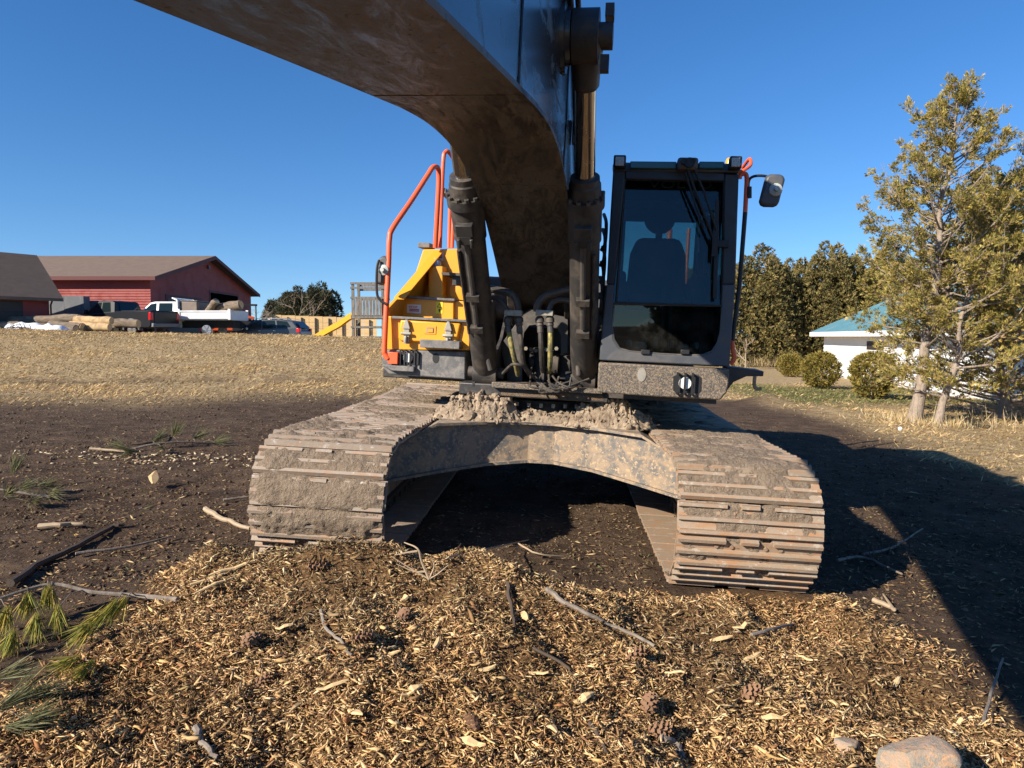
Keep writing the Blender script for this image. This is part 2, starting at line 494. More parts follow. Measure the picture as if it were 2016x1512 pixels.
gx = axis_pts(-420, -3.6, 4.0, 420, .042, 1.055)
gy = axis_pts(-120, 2.0, 6.4, 900, .038, 1.052)
XX, YY = np.meshgrid(gx, gy)
ZZ = H(XX, YY)
fine_band = (np.abs(XX) < 12) & (YY < 14) & (YY > 0)
ZZ = ZZ + np.where(fine_band, (fbm(XX * 22, YY * 22, octv=2, seed=71) - .5) * .022, 0)
dry, green = grass_masks(XX, YY)
nx, ny = len(gx), len(gy)
idx = np.arange(nx * ny).reshape(ny, nx)
quads = np.stack([idx[:-1, :-1], idx[:-1, 1:], idx[1:, 1:], idx[1:, :-1]], -1).reshape(-1, 4)
zone = np.stack([chip_mask(XX, YY), dry, green], -1).reshape(-1, 3)

m, nt, b = new_mat('ground_soil_chips_and_dry_grass')
a = nd(nt, 'ShaderNodeAttribute', attribute_name='tint')
sep = nd(nt, 'ShaderNodeSeparateColor'); nt.links.new(a.outputs['Color'], sep.inputs[0])
soil = ramp(nt, noise(nt, 3.2, 8, .7), [(.30, (.042, .027, .017)), (.52, (.095, .062, .040)), (.75, (.165, .112, .073))])
soil = mix(nt, ramp(nt, noise(nt, 26, 5, .7), [(.57, 0.0), (.66, 1.0)]), soil, (.135, .098, .068))
chipc = ramp(nt, noise(nt, 38, 6, .75), [(.35, (.050, .028, .015)), (.5, (.17, .095, .042)), (.66, (.36, .23, .105))])
gfib = noise(nt, 9, 8, .75, stretch=(1, 1.0, 1))
grassc = ramp(nt, gfib, [(.32, (.19, .130, .065)), (.5, (.37, .27, .145)), (.68, (.54, .415, .24))])
greenc = ramp(nt, gfib, [(.32, (.055, .06, .020)), (.6, (.155, .15, .055))])
grassc = mix(nt, sep.outputs[2], grassc, greenc)
c1 = mix(nt, sep.outputs[0], soil, chipc)
c2 = mix(nt, sep.outputs[1], c1, grassc)
nt.links.new(c2, b.inputs['Base Color'])
b.inputs['Roughness'].default_value = .95
b.inputs['Specular IOR Level'].default_value = .15
hsum = nd(nt, 'ShaderNodeMath', operation='MULTIPLY_ADD'); hsum.inputs[1].default_value = 2.2
nt.links.new(noise(nt, 2.6, 4, .6, stretch=(.6, 1.4, 1)), hsum.inputs[0]); nt.links.new(noise(nt, 16, 9, .75), hsum.inputs[2])
bump(nt, b, hsum.outputs[0], .9, .06)
ground = np_mesh('ground', np.stack([XX, YY, ZZ], -1).reshape(-1, 3), quads, zone, m, smooth=True)
tag(ground, kind='structure')

# ------------------------------------------------------------------ leaf, chip and blade scatter
def rand_unit(n, r=rng):
    v = r.normal(size=(n, 3)); return v / np.linalg.norm(v, axis=1, keepdims=True)

def perp(d, r=rng):
    u = np.cross(d, rand_unit(len(d), r)); return u / (np.linalg.norm(u, axis=1, keepdims=True) + 1e-9)

def leaves_mesh(name, c, d, u, L, W_, colr, mat, parent=None):
    """one rhombic leaf for every centre: base at c, along d, flat side spanned by u"""
    n = len(c); L = np.asarray(L)[:, None]; W_ = np.asarray(W_)[:, None]
    v = np.stack([c, c + d * L * .5 + u * W_ * .5, c + d * L, c + d * L * .5 - u * W_ * .5], 1).reshape(-1, 3)
    f = np.arange(4 * n).reshape(n, 4)
    return np_mesh(name, v, f, np.repeat(colr, 4, 0), mat, parent)

def slivers_mesh(name, c, d, u, w, L, W_, T, colr, mat, parent=None, taper=None):
    """wood chips: six-sided slivers centred at c, long axis d, width u, thickness w"""
    n = len(c)
    tp = rng.uniform(.2, .9, (n, 1)) if taper is None else taper
    L, W_, T = (np.asarray(q)[:, None] / 2 for q in (L, W_, T))
    bend = w * L * rng.uniform(-.25, .25, (n, 1))
    v = np.stack([c - d * L + u * W_ * tp - w * T + bend, c - d * L - u * W_ * tp - w * T + bend, c - d * L * .8 + w * T + bend,
                  c + d * L * .15 + u * W_ - w * T, c + d * L * .05 - u * W_ - w * T, c + d * L * .1 + w * T,
                  c + d * L + u * W_ * .3 - w * T + bend, c + d * L * .85 - u * W_ * .3 - w * T + bend, c + d * L * .8 + w * T + bend], 1).reshape(-1, 3)
    F = np.array([[0, 1, 2, 2], [0, 3, 4, 1], [1, 4, 5, 2], [2, 5, 3, 0], [3, 6, 7, 4], [4, 7, 8, 5], [5, 8, 6, 3], [6, 8, 7, 7]])
    tri = []
    for q in F:
        tri.append([q[0], q[1], q[2]])
        if q[3] != q[2]: tri.append([q[0], q[2], q[3]])
    tri = np.array(tri)
    f = (np.arange(n)[:, None, None] * 9 + tri[None]).reshape(-1, 3)
    return np_mesh(name, v, f, np.repeat(colr, 9, 0), mat, parent)

def fibres_mesh(name, c, d, u, w, L, ratio, colr, mat):
    """thin splinters: three-sided spindles"""
    k = len(c); Lf = np.asarray(L)[:, None] / 2; Wf = Lf * np.asarray(ratio)[:, None]; Tf = Wf * .6
    cv = d * Lf * rng.uniform(-.3, .3, (k, 1)) + w * Lf * rng.uniform(-.3, .3, (k, 1))
    vv = np.stack([c - d * Lf, c + cv + u * Wf - w * Tf, c + cv - u * Wf - w * Tf, c + cv + w * Tf, c + d * Lf], 1).reshape(-1, 3)
    tri = np.array([[0, 2, 1], [0, 3, 2], [0, 1, 3], [4, 1, 2], [4, 2, 3], [4, 3, 1]])
    return np_mesh(name, vv, (np.arange(k)[:, None, None] * 5 + tri).reshape(-1, 3), np.repeat(colr, 5, 0), mat)

def frames_flat(n, tilt, az=None, r=rng):
    """random lying frames: long axis mostly horizontal"""
    a = r.uniform(0, 2 * np.pi, n) if az is None else az
    t = r.normal(0, tilt, n)
    d = np.stack([np.cos(a) * np.cos(t), np.sin(a) * np.cos(t), np.sin(t)], 1)
    up = np.tile([0, 0, 1.0], (n, 1)) + r.normal(0, .45, (n, 3))
    u = np.cross(up, d); u /= np.linalg.norm(u, axis=1, keepdims=True)
    return d, u, np.cross(d, u)

M['chips'] = tint_mat('splintered_wood_chips', .8, bmp=0.0)
M['blades'] = tint_mat('dry_grass_blades', .8, trans=.25)

def palette(n, cols, wts, jit=.18, r=rng):
    k = r.choice(len(cols), n, p=np.array(wts) / np.sum(wts))
    return np.array(cols)[k] * r.uniform(1 - jit, 1 + jit, (n, 1)) * r.uniform(.95, 1.05, (n, 3))

CHIPC = [(.56, .385, .190), (.44, .285, .130), (.66, .50, .29), (.27, .160, .075), (.15, .085, .042), (.075, .045, .026), (.33, .16, .068)]
def scatter_chips():
    n = 380000
    y = 2.05 + 3.2 * rng.beta(1.15, 1.7, n); x = rng.uniform(-1, 1, n) * (1.0 + y * .80)
    cm = chip_mask(x, y)
    patch = fbm(x * 2.2, y * 2.2, octv=3, seed=91)
    keep = rng.uniform(0, 1, n) < cm * (.52 + .6 * sstep(.36, .55, patch)) + .015
    x, y, patch = x[keep], y[keep], patch[keep]
    n = min(len(x), 134000); x, y, patch = x[:n], y[:n], patch[:n]
    lx = (x - ORG[0]) * RU[0, 0] + (y - ORG[1]) * RU[1, 0]; ly = (x - ORG[0]) * RU[0, 1] + (y - ORG[1]) * RU[1, 1]
    k2 = ~((np.abs(np.abs(lx) - 1.325) < .45) & (np.abs(ly) < 2.46))
    x, y, patch = x[k2], y[k2], patch[k2]; n = len(x)
    z = H(x, y) + rng.uniform(-.006, .028, n)
    L = rng.lognormal(math.log(.021), .52, n).clip(.007, .10)
    W_ = L * rng.uniform(.13, .34, n); T = W_ * rng.uniform(.25, .6, n)
    az = rng.vonmises(0, 1e-6, n)
    d, u, w = frames_flat(n, .38, az)
    dark = sstep(.50, .36, patch)
    c = palette(n, CHIPC, (24, 24, 12, 18, 12, 8, 4), .24)
    c = c * (1 - .55 * dark[:, None] * rng.uniform(.3, 1, (n, 1)))
    warm = fbm(x * .8 + 3, y * .8, octv=2, seed=92)[:, None]; c = c * (1 + (warm - .5) * np.array([[.25, .0, -.35]])) * np.array([[1.03, .97, .90]])
    big = rng.uniform(0, 1, n) < .24
    fl = ~big
    o = slivers_mesh('wood_chips', np.stack([x, y, z], 1)[big], d[big], u[big], w[big], L[big], W_[big], T[big], c[big], M['chips'])
    tag(o, 'split wood chips lying on top of the shredded fibre', 'wood chips', kind='stuff')
    c3 = np.stack([x, y, z], 1)[fl]; d3, u3, w3 = d[fl], u[fl], w[fl]; k3 = len(c3)
    o = fibres_mesh('wood_fibre', c3, d3, u3, w3, rng.lognormal(math.log(.025), .55, k3).clip(.008, .09), rng.uniform(.07, .22, k3), c[fl], M['chips'])
    tag(o, 'thick layer of tan shredded wood chips covering the foreground', 'wood chips', kind='stuff')

def scatter_litter():
    n = 54000
    y = rng.uniform(3.0, 13.5, n) ** 1.0; x = rng.uniform(-1, 1, n) * (1.2 + y * .74)
    y = 3.0 + (y - 3.0) * rng.uniform(0, 1, n) ** .6
    keep = (chip_mask(x, y) < .5) & (grass_masks(x, y)[0] < .5) & (rng.uniform(0, 1, n) < .25 + .9 * sstep(.42, .6, fbm(x * .9, y * .9, octv=3, seed=95)))
    lx = (x - ORG[0]) * RU[0, 0] + (y - ORG[1]) * RU[1, 0]; ly = (x - ORG[0]) * RU[0, 1] + (y - ORG[1]) * RU[1, 1]
    keep &= ~((np.abs(np.abs(lx) - 1.325) < .46) & (np.abs(ly) < 2.5))
    x, y = x[keep], y[keep]; n = len(x)
    L = rng.lognormal(math.log(.032), .5, n).clip(.01, .16); W_ = (L * rng.uniform(.08, .25, n)).clip(.003, .014); T = W_ * .5
    d, u, w = frames_flat(n, .25)
    c = palette(n, [(.30, .20, .10), (.20, .125, .065), (.42, .31, .17), (.10, .066, .04), (.085, .10, .04)], (18, 26, 9, 26, 5), .25)
    o = fibres_mesh('wood_litter', np.stack([x, y, H(x, y) + .006], 1), d, u, w, L, W_ / L, c, M['chips'])
    tag(o, 'loose bark and twig litter scattered over the dark soil', 'wood litter', kind='stuff')
    # clods
    n = 13000
    y = rng.uniform(2.6, 15, n); x = rng.uniform(-1, 1, n) * (1.2 + y * .74)
    lx = (x - ORG[0]) * RU[0, 0] + (y - ORG[1]) * RU[1, 0]; ly = (x - ORG[0]) * RU[0, 1] + (y - ORG[1]) * RU[1, 1]
    k = (grass_masks(x, y)[0] < .6) & (chip_mask(x, y) < .7) & ~((np.abs(np.abs(lx) - 1.325) < .5) & (np.abs(ly) < 2.5))
    x, y = x[k], y[k]; n = len(x)
    s = rng.lognormal(math.log(.010), .45, n).clip(.004, .026)
    oc = np.array([[1, 0, 0], [-1, 0, 0], [0, 1, 0], [0, -1, 0], [0, 0, 1], [0, 0, -1]], float)
    v = (oc[None] * rng.uniform(.6, 1.3, (n, 6, 1)) + rng.normal(0, .15, (n, 6, 3))) * s[:, None, None] * np.array([1, 1, .7]) + np.stack([x, y, H(x, y) + s * .25], 1)[:, None]
    tri = np.array([[0, 2, 4], [2, 1, 4], [1, 3, 4], [3, 0, 4], [2, 0, 5], [1, 2, 5], [3, 1, 5], [0, 3, 5]])
    f = (np.arange(n)[:, None, None] * 6 + tri).reshape(-1, 3)
    c = palette(n, [(.095, .062, .041), (.06, .04, .027), (.15, .105, .07)], (5, 4, 1), .2)
    o = np_mesh('soil_clods', v.reshape(-1, 3), f, np.repeat(c, 6, 0), M['chips'])
    tag(o, 'small crumbly clods lying on the dark soil', 'soil', kind='stuff')

def scatter_grass():
    parts = []
    for (n, x0, x1, y0, y1) in ((200000, -24, 4.5, 12.5, 31), (80000, 5.0, 17, 6.5, 27)):
        y = y0 + (y1 - y0) * rng.uniform(0, 1, n) ** 1.25; x = rng.uniform(x0, x1, n)
        dry, gr = grass_masks(x, y)
        vis = (np.abs(x) < .76 * y + 1) & (rng.uniform(0, 1, n) < dry * (.25 + .9 * fbm(x * .9, y * .9, octv=3, seed=97)))
        parts.append((x[vis], y[vis], gr[vis]))
    x, y, gr = (np.concatenate([p[i] for p in parts]) for i in range(3)); n = len(x)
    a = rng.normal(.5, .9, n); t = rng.uniform(.05, .75, n)
    d = np.stack([np.cos(a) * np.cos(t), np.sin(a) * np.cos(t), np.sin(t)], 1)
    clump = fbm(x * 1.1 + y * .5, y * 2.0, octv=3, seed=99)
    L = rng.uniform(.03, .085, n) * (1 + 1.3 * sstep(.48, .68, clump)); W_ = rng.uniform(.006, .014, n) * (1 + y * .03)
    c = palette(n, [(.46, .33, .165), (.36, .25, .12), (.56, .42, .24), (.23, .15, .072), (.28, .22, .095)], (28, 30, 12, 24, 9), .15)
    g = palette(n, [(.13, .14, .045), (.20, .19, .075), (.36, .28, .12)], (4, 4, 2), .2)
    c = c * (.76 + .56 * sstep(.33, .66, clump))[:, None]
    c = np.where((gr * rng.uniform(.4, 1.5, n) > .5)[:, None], g, c)
    o = leaves_mesh('dry_grass', np.stack([x, y, H(x, y) - .004], 1), d, perp(d), L, W_, c, M['blades'])
    tag(o, 'matted straw coloured dormant grass on the bank and the lawn', 'grass', kind='stuff')

scatter_chips()
scatter_litter()
scatter_grass()

# ------------------------------------------------------------------ excavator: undercarriage
ex = empty('excavator', ORG)
ex.rotation_mode = 'QUATERNION'
ex.rotation_quaternion = Matrix(RU.tolist()).to_quaternion()
tag(ex, 'large tracked excavator with dark grey boom, yellow side steps and mud-caked tracks', 'excavator')
SHOE_W, GAUGE, PR, PC = .86, 2.65, .385, 2.035
PITCH_S = (4 * PC + 2 * math.pi * PR) / 52

def track_at(s):
    q = math.pi / 2 * PR; tot = 4 * PC + 4 * q
    s = s % tot
    zc = .415
    if s < q: a = s / PR; return (-PC - PR * math.cos(a), zc + PR * math.sin(a)), a
    s -= q
    if s < 2 * PC: return (-PC + s, zc + PR - .025 * math.sin(math.pi * s / (2 * PC))), math.pi / 2
    s -= 2 * PC
    if s < 2 * q: a = math.pi / 2 + s / PR; return (PC - PR * math.cos(a), zc + PR * math.sin(a)), a
    s -= 2 * q
    if s < 2 * PC: return (PC - s, zc - PR), 1.5 * math.pi
    s -= 2 * PC
    a = 1.5 * math.pi + s / PR; return (-PC - PR * math.cos(a), zc + PR * math.sin(a)), a
# outward normal at angle a is (-cos a, sin a); travel direction (sin a, cos a)

mb = MB()
hw = SHOE_W / 2
def notch_edge(y, d):
    return [(-hw, y), (-.135, y), (-.13, y - d), (-.065, y - d), (-.06, y), (.06, y), (.065, y - d), (.13, y - d), (.135, y), (hw, y)]
mb.prism([(-hw + .02, -.096), (-hw, -.08)] + notch_edge(.094, .028) + [(hw, -.08), (hw - .02, -.096)], 2, -.015, 0)
for yy, segs in ((-.086, ((-hw + .012, hw - .012),)), (-.008, ((-hw + .006, hw - .006),)), (.072, ((-hw + .006, -.14), (-.052, .052), (.14, hw - .006)))):
    for a_, b_ in segs:
        mb.prism([(yy - .017, -.002), (yy - .011, .028), (yy + .010, .030), (yy + .018, -.002)], 0, a_, b_)
for bx_ in (-.19, -.10, .10, .19):
    mb.cyl((bx_, .032, -.002), (bx_, .032, .010), .013, seg=6)
shoe0 = mb.build('track_shoe', M['shoe'], None, bevel=0.0)
shoe_me = shoe0.data
bpy.data.objects.remove(shoe0)

def make_track(side):
    x0 = side * GAUGE / 2
    # the chain carries the shoes
    mb = MB()
    for dx in (-.095, .095):
        ring = [track_at(k * PITCH_S / 2) for k in range(104)]
        vs_, fs = [], []
        for (y, z), a_ in ring:
            ny_, nz_ = -math.cos(a_), math.sin(a_)
            for w_, off in ((-.03, -.016), (.03, -.016), (.03, -.11), (-.03, -.11)):
                vs_.append((x0 + dx + w_, y + ny_ * off, z + nz_ * off))
        n = len(ring)
        for i in range(n):
            for k in range(4):
                fs.append((i * 4 + k, i * 4 + (k + 1) % 4, ((i + 1) % n) * 4 + (k + 1) % 4, ((i + 1) % n) * 4 + k))
        mb.add(vs_, fs)
    for k in range(52):
        (y, z), a_ = track_at(k * PITCH_S)
        mb.cyl((x0 - .14, y + math.cos(a_) * .06, z - math.sin(a_) * .06), (x0 + .14, y + math.cos(a_) * .06, z - math.sin(a_) * .06), .026, seg=8)
    tr = mb.build('crawler_track', M['chain'], ex)
    tr['label'] = 'mud-caked left crawler track under the yellow steps' if side < 0 else 'rust-streaked right crawler track under the cab'
    for k in range(52):
        (y, z), a_ = track_at((k + .5) * PITCH_S)
        o = link('track_shoe', shoe_me, None, tr)
        if side > 0: o.material_slots[0].link = 'OBJECT'; o.material_slots[0].material = M['shoe_rusty']
        j = rng.normal(0, .0025, 3)
        ez = Vector((0, -math.cos(a_), math.sin(a_))); ey = Vector((0, math.sin(a_), math.cos(a_))); ex_ = Vector((-1, 0, 0)) if False else ey.cross(ez)
        mt = Matrix((ex_, ey, ez)).transposed().to_4x4()
        mt.translation = (x0 + j[0], y + j[1], z + j[2])
        o.matrix_local = mt @ Matrix.Rotation(rng.normal(0, .008), 4, 'X')
    # side frame with rollers, idler and sprocket
    mb = MB()
    mb.prism([(-1.55, .22), (1.55, .22), (1.6, .36), (1.5, .52), (.95, .60), (-.95, .60), (-1.5, .52), (-1.6, .36)], 0, x0 - .17, x0 + .17)
    mb.build('track_frame', M['cast'], tr, bevel=.015)
    mb = MB(); mb.lathe((x0 - .16, -PC, .415), (1, 0, 0), [(0, .10), (.02, .20), (.06, .27), (.09, .27), (.10, .20), (.22, .20), (.23, .27), (.26, .27), (.30, .20), (.32, .10)], 32)
    mb.build('idler_wheel', M['cast'], tr)
    mb = MB(); mb.lathe((x0 - .12, PC, .415), (1, 0, 0), [(0, .12), (.04, .25), (.09, .29), (.15, .29), (.2, .25), (.24, .12)], 24)
    for k in range(21):
        a_ = 2 * math.pi * k / 21
        mb.box((x0, PC + .30 * math.cos(a_), .415 + .30 * math.sin(a_)), (.05, .03, .05), [[1, 0, 0], [0, math.cos(a_), -math.sin(a_)], [0, math.sin(a_), math.cos(a_)]])
    mb.build('drive_sprocket', M['cast'], tr)
    for k in range(8):
        mb = MB(); mb.lathe((x0 - .16, -1.5 + 3.0 * k / 7, .21), (1, 0, 0), [(0, .05), (.0, .10), (.09, .10), (.10, .07), (.22, .07), (.23, .10), (.32, .10), (.32, .05)], 18)
        mb.build('track_roller', M['cast'], tr)
    for yy in (-.7, .7):
        mb = MB(); mb.lathe((x0 - .13, yy, .66), (1, 0, 0), [(0, .03), (0, .07), (.10, .07), (.11, .05), (.15, .05), (.16, .07), (.26, .07), (.26, .03)], 16)
        mb.build('carrier_roller', M['cast'], tr)
    # mud pressed between and over the grousers
    ss = np.arange(-.62, 5.3, .0125); xs = np.linspace(-hw + .004, hw - .004, 58)
    S, X = np.meshgrid(ss, xs, indexing='ij')
    nn = fbm(X * 7, S * 7, octv=4, seed=101 + side, gain=.6); big = fbm(X * 2.2, S * 2.2, octv=3, seed=111 + side)
    fine_ = fbm(X * 38, S * 38, octv=3, seed=121, gain=.65)
    front = 1 - sstep(.15, .75, S)                    # 1 on the idler curve
    if side < 0: level = .032 - .014 * front - .012 * front * (1 - sstep(-.35, -.1, S))
    else: level = .034 - .019 * front - .015 * front * (1 - sstep(-.12, .12, S))
    edge = sstep(hw, hw - .07, np.abs(X) + .05 * (nn - .5))
    off = level + (nn - .5) * .050 + (big - .5) * .075 + (fine_ - .5) * .030
    gap = np.abs((S / PITCH_S) % 1.0); gap = np.minimum(gap, 1 - gap) * PITCH_S
    off = off - .030 * np.exp(-(gap / .011) ** 2) * (.35 + .65 * (1 - sstep(.45, 1.1, S))) - .02 * (1 - edge)
    off = np.clip(off, -.012, .052)
    P = np.zeros(S.shape + (3,))
    for i, s_ in enumerate(ss):
        (y, z), a_ = track_at(s_)
        P[i, :, 0] = x0 + X[i]
        P[i, :, 1] = y - math.cos(a_) * off[i]; P[i, :, 2] = z + math.sin(a_) * off[i]
    n_, m_ = S.shape
    ii = np.arange(n_ * m_).reshape(n_, m_)
    q = np.stack([ii[:-1, :-1], ii[:-1, 1:], ii[1:, 1:], ii[1:, :-1]], -1).reshape(-1, 4)
    keep = (off.ravel()[q] > -.004).any(1)
    mo = np_mesh('caked_mud', P.reshape(-1, 3), q[keep], None, M['mud'], tr, smooth=True)
    mo['kind'] = 'stuff'
    return tr

for s_ in (-1, 1): make_track(s_)

# car body: top plate, concave front web and arched bottom flange
def plan_strip(pts, z0f, z1f, thick):
    """web following a plan line; z0f/z1f give its bottom and top at each point"""
    mb = MB()
    for k, (a_, b_) in enumerate(zip(pts[:-1], pts[1:])):
        za0, zb0, za1, zb1 = z0f[k], z0f[k + 1], z1f[k], z1f[k + 1]
        mb.add([(a_[0], a_[1], za0), (b_[0], b_[1], zb0), (b_[0], b_[1], zb1), (a_[0], a_[1], za1),
                (a_[0], a_[1] + thick, za0), (b_[0], b_[1] + thick, zb0), (b_[0], b_[1] + thick, zb1), (a_[0], a_[1] + thick, za1)],
               [(0, 1, 2, 3), (7, 6, 5, 4), (0, 4, 5, 1), (3, 2, 6, 7), (0, 3, 7, 4), (1, 5, 6, 2)])
    return mb
for sg in (1, -1):
    body_pts = [(-1.16, -1.30 * sg), (-.80, -1.10 * sg), (-.42, -.84 * sg), (-.09, -.72 * sg), (.13, -.72 * sg), (.45, -.84 * sg), (.80, -1.10 * sg), (1.16, -1.30 * sg)]
    zt = [.60, .79, .79, .79, .79, .79, .79, .60]; zb = [.37, .425, .462, .485, .485, .462, .425, .37]
    if sg < 0: body_pts = [(x, y - .04) for x, y in body_pts]
    web = plan_strip(body_pts, zb, zt, .04).build('car_body_web', M['cast'], ex, smooth=False)
    mb = MB()
    for z_, t_, ov in ((zt, .022, .075), (zb, -.022, .05)):
        yo = -ov if sg > 0 else .04 + ov
        for k in range(7):
            (ax, ay), (bx_, by) = body_pts[k], body_pts[k + 1]
            za, zb_ = z_[k], z_[k + 1]
            ys = (yo, .42 if sg > 0 else -.42)
            lo, hi = min(0, t_), max(0, t_)
            mb.add([(ax, ay + ys[0], za + lo), (bx_, by + ys[0], zb_ + lo), (bx_, by + ys[1], zb_ + lo), (ax, ay + ys[1], za + lo),
                    (ax, ay + ys[0], za + hi), (bx_, by + ys[0], zb_ + hi), (bx_, by + ys[1], zb_ + hi), (ax, ay + ys[1], za + hi)],
                   [(3, 2, 1, 0), (4, 5, 6, 7), (0, 1, 5, 4), (2, 3, 7, 6), (0, 4, 7, 3), (1, 2, 6, 5)])
    mb.build('car_body_flange', M['cast'], web, smooth=False)
mb = MB(); mb.prism([(-.78, -.40), (-.42, -.46), (.42, -.46), (.78, -.40), (.78, .40), (.42, .46), (-.42, .46), (-.78, .40)], 2, .50, .812)
mb.build('car_body_centre', M['cast'], ex)
mb = MB(); mb.cyl((0, 0, .80), (0, 0, .97), .60, seg=56); mb.build('slew_ring', M['chain'], ex)
sr = MB(); sr.lathe((0, 0, .955), (0, 0, 1), [(0, .60), (0, .70), (.045, .70), (.045, .55)], 56)
srr = sr.build('slew_flange', M['rust'], ex, ang=30)
for k in range(40):
    a_ = 2 * math.pi * k / 40
    mb = MB(); mb.cyl((.665 * math.cos(a_), .665 * math.sin(a_), .925), (.665 * math.cos(a_), .665 * math.sin(a_), .957), .017, seg=6)
    if math.sin(a_) < .15: mb.build('bolt', M['bolt'], srr)

# clay heaped on the car body
def clay(cx, cy, rx, ry, hgt, n, seed, label):
    """rough mound with crumbs broken off it, in the undercarriage frame"""
    r = np.random.default_rng(seed)
    A_, B_ = np.meshgrid(np.linspace(-1, 1, 110), np.linspace(-1, 1, 70))
    t = np.sqrt(A_ ** 2 + B_ ** 2)
    n1 = fbm(A_ * rx * 9 + seed, B_ * ry * 9, octv=4, seed=seed, gain=.6); n2 = np.abs(fbm(A_ * rx * 22, B_ * ry * 22 + seed, octv=3, seed=seed + 3, gain=.6) - .5)
    z = hgt * np.clip(1 - t ** 1.5, 0, 1) * (.25 + 1.25 * n1) - .62 * hgt * n2 * np.clip(1.3 - t, 0, 1) + .012
    dx = (fbm(A_ * rx * 14, B_ * ry * 14, octv=3, seed=seed + 7) - .5) * .07; dy = (fbm(A_ * rx * 14 + 9, B_ * ry * 14, octv=3, seed=seed + 8) - .5) * .07
    P = np.stack([cx + A_ * rx + dx, cy + B_ * ry + dy, .800 + np.where(t < 1.05, z, -.02)], -1)
    m_, k_ = A_.shape; ii = np.arange(m_ * k_).reshape(m_, k_)
    q = np.stack([ii[:-1, :-1], ii[:-1, 1:], ii[1:, 1:], ii[1:, :-1]], -1).reshape(-1, 4)
    q = q[(t.ravel()[q] < 1.04).all(1)]
    tri1 = np.concatenate([q[:, [0, 1, 2]], q[:, [0, 2, 3]]])
    V_, F_ = [P.reshape(-1, 3)], [tri1]; off = m_ * k_
    bi = bmesh.new(); bmesh.ops.create_icosphere(bi, subdivisions=2, radius=1.0); iv = np.array([v.co[:] for v in bi.verts]); it = np.array([[v.index for v in f.verts] for f in bi.faces]); bi.free()
    for k in range(n):
        i, j = r.integers(4, m_ - 4), r.integers(4, k_ - 4)
        if t[i, j] > 1.0: continue
        s_ = r.lognormal(math.log(.013), .45)
        w = iv.copy()
        for _ in range(7):
            nn = rand_unit(1, r)[0]; w = w - np.maximum(0, w @ nn - r.uniform(.45, .85))[:, None] * nn
        w = w * (1 + .5 * (fbm(iv[:, 0] * 2 + k, iv[:, 1] * 2, iv[:, 2] * 2, octv=2, seed=seed) - .5))[:, None]
        V_.append(w * s_ * r.uniform(.8, 1.3, 3) + P[i, j] + [0, 0, s_ * .25]); F_.append(it + off); off += len(iv)
    o = np_mesh('clay_heap', np.concatenate(V_), np.concatenate(F_), None, M['clod'], None, smooth=True)
    o.data.set_sharp_from_angle(angle=R(32))
    o.location = ORG.tolist(); o.rotation_mode = 'QUATERNION'; o.rotation_quaternion = Matrix(RU.tolist()).to_quaternion()
    tag(o, label, 'clay', kind='stuff')
clay(-.52, -.74, .40, .19, .30, 190, 5, 'heap of pale crumbled clay on the undercarriage beside the left track')
clay(.58, -.74, .40, .19, .28, 190, 6, 'heap of pale crumbled clay on the undercarriage below the cab corner')
clay(.03, -.66, .46, .14, .12, 120, 9, 'low ridge of pale clay crumbs under the slew ring')

# ------------------------------------------------------------------ excavator: upper structure (own frame, pixels of the photograph turned into points on its planes)
def UB(): return MB(RUV)
def xz(pts, y): return [(lambda q: (q[0], q[2]))(V(px, py, y)) for px, py in pts]

mb = UB(); mb.box((0, 1.0, 1.065), (1.25, 3.6, .10)); mb.box((-1.0, 1.05, 1.12), (.98, 2.6, .10)); mb.box((1.02, 1.1, 1.13), (.96, 2.8, .06))
mb.build('upper_frame', M['dark'], ex, bevel=.01)
mb = UB(); mb.prism(xz(((968, 752), (1185, 766), (1186, 776), (968, 763)), -.86), 1, -.86, -.60); mb.build('deck_edge', M['dusty'], ex, bevel=.005)
mb = UB(); mb.prism(xz(((985, 768), (1188, 779), (1190, 790), (985, 779)), -.80), 1, -.80, -.5); mb.build('deck_plate', M['rust'], ex, bevel=.005)
# engine bay and counterweight behind
mb = UB(); mb.prism([(-1.42, 1.14), (1.45, 1.14), (1.45, 1.95), (1.25, 2.12), (-1.25, 2.12), (-1.42, 1.95)], 1, .95, 2.3)
hood = mb.build('engine_hood', M['grey'], ex, bevel=.03)
mb = UB(); mb.prism([(-1.48, 1.06), (1.5, 1.06), (1.5, 2.0), (1.3, 2.15), (-1.3, 2.15), (-1.48, 2.0)], 1, 2.31, 2.95, taper=.92)
mb.build('counterweight', M['grey'], ex, bevel=.06)
mb = UB(); mb.cyl((-.40, .75, 1.2), (-.40, .75, 2.62), .055, seg=14); mb.tube(smooth_path([(-.40, .75, 2.6), (-.40, .78, 2.68), (-.40, .9, 2.72)]), .06, 14)
mb.cyl((-.47, .75, 2.18), (-.33, .75, 2.18), .08)
mb.build('exhaust_stack', M['pipe'], ex)

